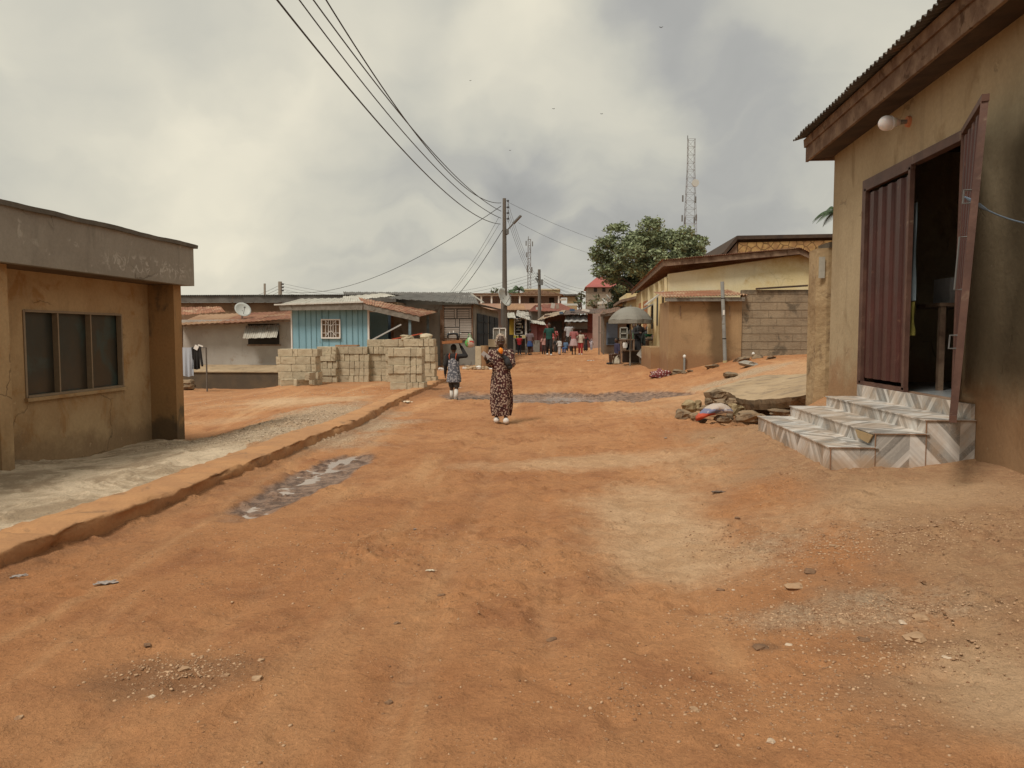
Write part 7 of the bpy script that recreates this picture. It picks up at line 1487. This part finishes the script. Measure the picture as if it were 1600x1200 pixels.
# people further down the street: (label, px, foot py, Y, height, facing, outfit)
TW = lambda n, c: C(n, c)
person('man in a dark green shirt and black trousers walking up the street', 858, 556, 41, 1.74, .1, dict(stride=.09, top=TW('dark green', (.015, .075, .06)), sleeve=.3, trousers=(TW('black trousers', (.014, .014, .015)), .05, 1.1), shoes=M['white'], armR=(V3(-.17, .02, .65), V3(-.19, -.01, .49)), armL=(V3(.17, .03, .65), V3(.2, .0, .5))))
person('child in a red top and dark trousers standing at the stall table', 811.5, 550, 42.7, 1.12, math.pi, dict(stride=.0, top=TW('red top', (.36, .02, .025)), sleeve=.25, trousers=(TW('navy trousers', (.02, .022, .035)), .05, 1.0), shoes=M['white'], armR=(V3(-.15, -.06, .7), V3(-.12, -.18, .68)), armL=(V3(.15, -.06, .7), V3(.12, -.18, .68))))
person('child in a grey patterned top and blue skirt by the stall table', 828, 553, 42, 1.42, math.pi - .3, dict(stride=.03, top=TW('grey mauve top', (.16, .12, .13)), sleeve=.3, topz=.55, skirt=(TW('blue skirt', (.035, .075, .22)), .56, .33, .12), shoes=M['black']))
person('man in a pale grey shirt walking behind the woman in pink', 889, 549, 46, 1.76, .15, dict(stride=.06, top=TW('pale grey shirt', (.38, .37, .38)), sleeve=.3, trousers=(TW('dark trousers', (.03, .028, .026)), .05, 1.1), shoes=M['black']))
person('woman in a red and white top and wide pale pink wrapper', 896.5, 555, 41, 1.46, .0, dict(stride=.04, top=TW('red white top', (.34, .12, .12)), sleeve=.35, topz=.56, skirt=(TW('pale pink wrapper', (.42, .30, .30)), .58, .30, .165), shoes=M['black'], armL=(V3(.16, -.02, .67), V3(.14, -.10, .60))))
person('girl in a cream top and red trousers walking beside the woman in pink', 907, 555, 41, 1.28, 0, dict(stride=.04, top=TW('cream top', (.52, .46, .38)), sleeve=.35, ease=1.15, trousers=(TW('red trousers', (.30, .03, .03)), .06, .95), shoes=M['white']))
person('small child in a black gown and dark red headscarf', 915, 546, 45, .98, 0, dict(stride=.02, scarf=TW('dark red scarf', (.17, .02, .025)), bigscarf=1, top=TW('black gown', (.02, .018, .018)), sleeve=1, skirt=(TW('black gown skirt', (.02, .018, .018)), .55, .06, .13), shoes=M['black'], armL=(V3(.17, -.03, .68), V3(.24, -.05, .62))), vox=.01)
person('toddler in pale blue white clothes at the right end of the group', 924, 542, 47, .68, 0, dict(stride=.02, bulk=1.1, scarf=TW('white hood', (.5, .48, .5)), top=TW('pale lilac top', (.42, .40, .45)), sleeve=.5, trousers=(TW('grey pants', (.3, .29, .33)), .06, 1.3), shoes=M['white']), vox=.009)
person('child in a loose white outfit bending beside the man in green', 874, 553, 42, .88, math.pi * .8, dict(stride=.03, head=V3(-.06, -.05, -.03), top=TW('white tunic', (.56, .54, .52)), sleeve=.9, ease=1.25, trousers=(TW('white trousers', (.54, .50, .50)), .05, 1.4), shoes=M['black'], armL=(V3(.2, -.02, .68), V3(.28, -.04, .58))), vox=.01)
person('child in a pink printed top half hidden left of the man in green', 849.5, 553, 43, 1.05, .2, dict(stride=.03, top=TW('pink top', (.50, .28, .25)), sleeve=.4, trousers=(TW('dark brown trousers', (.05, .03, .028)), .05, 1.1), shoes=M['black']), vox=.01)
person('child in a blue outfit crouching between the white outfit and the pink wrapper', 884, 550, 44, .98, -.5, dict(sit=1, top=TW('faded blue', (.10, .17, .28)), sleeve=.5, trousers=(TW('blue trousers', (.04, .09, .22)), .05, 1.2), shoes=M['black']), vox=.01)
person('woman in a red and white print dress partly hidden behind the man in green', 866, 549, 46, 1.5, .3, dict(stride=.03, top=pattern('red white print', (.36, .04, .04), (.6, .5, .48), 18), sleeve=.4, skirt=(TW('brown wrapper', (.13, .08, .06)), .58, .08, .14), shoes=M['black']))
person('child in a black gown standing left of the white outfit', 868.5, 552, 44, .85, math.pi, dict(stride=.02, scarf=M['black'], top=M['black'], sleeve=.8, skirt=(M['black'], .55, .08, .13), shoes=M['black']), vox=.01)
# people at the umbrella stall
person('woman in a black gown and headscarf standing under the grey umbrella', 998, 556, 31.2, 1.62, .3, dict(stride=.02, scarf=M['black'], bigscarf=1, top=TW('black abaya', (.018, .017, .018)), sleeve=1, cuff=1.5, ease=1.2, skirt=(TW('black abaya skirt', (.018, .017, .018)), .60, .05, .18), shoes=M['black'], armR=(V3(-.16, -.06, .66), V3(-.08, -.17, .68))), 'people at the umbrella stall')
person('person in dark clothes sitting at the back of the umbrella stall', 990, 556, 32.2, 1.5, .2, dict(stride=.02, top=TW('dark print top', (.07, .065, .06)), sleeve=.6, skirt=(TW('dark wrapper', (.04, .035, .03)), .6, .06, .16), shoes=M['black']), 'people at the umbrella stall')
person('seller in dark clothes behind the squat table with basins', 1011, 553, 30.6, 1.32, .1, dict(stride=.02, scarf=M['black'], bigscarf=1, top=TW('black green top', (.018, .024, .02)), sleeve=.9, ease=1.2, skirt=(TW('dark skirt', (.02, .02, .018)), .6, .06, .17), shoes=M['black'], armL=(V3(.16, -.06, .66), V3(.10, -.17, .60))), 'people at the umbrella stall')
person('person in a navy top and cream wrapper sitting left of the stall table', 964, 557, 30.6, 1.36, -1.2, dict(sit=1, top=TW('navy top', (.04, .035, .07)), sleeve=.6, skirt=(TW('cream wrapper', (.46, .42, .33)), .56, .24, .17), shoes=M['black']), 'people at the umbrella stall')
q = atY(964, 553, 30.6); tag(MB().box(q.x - .16, q.x + .16, 30.5, 30.8, g(q.x, 30.6) - .02, g(q.x, 30.6) + .26).build('stool', M['wood']), 'low wooden stool under the person in the cream wrapper', 'stool')
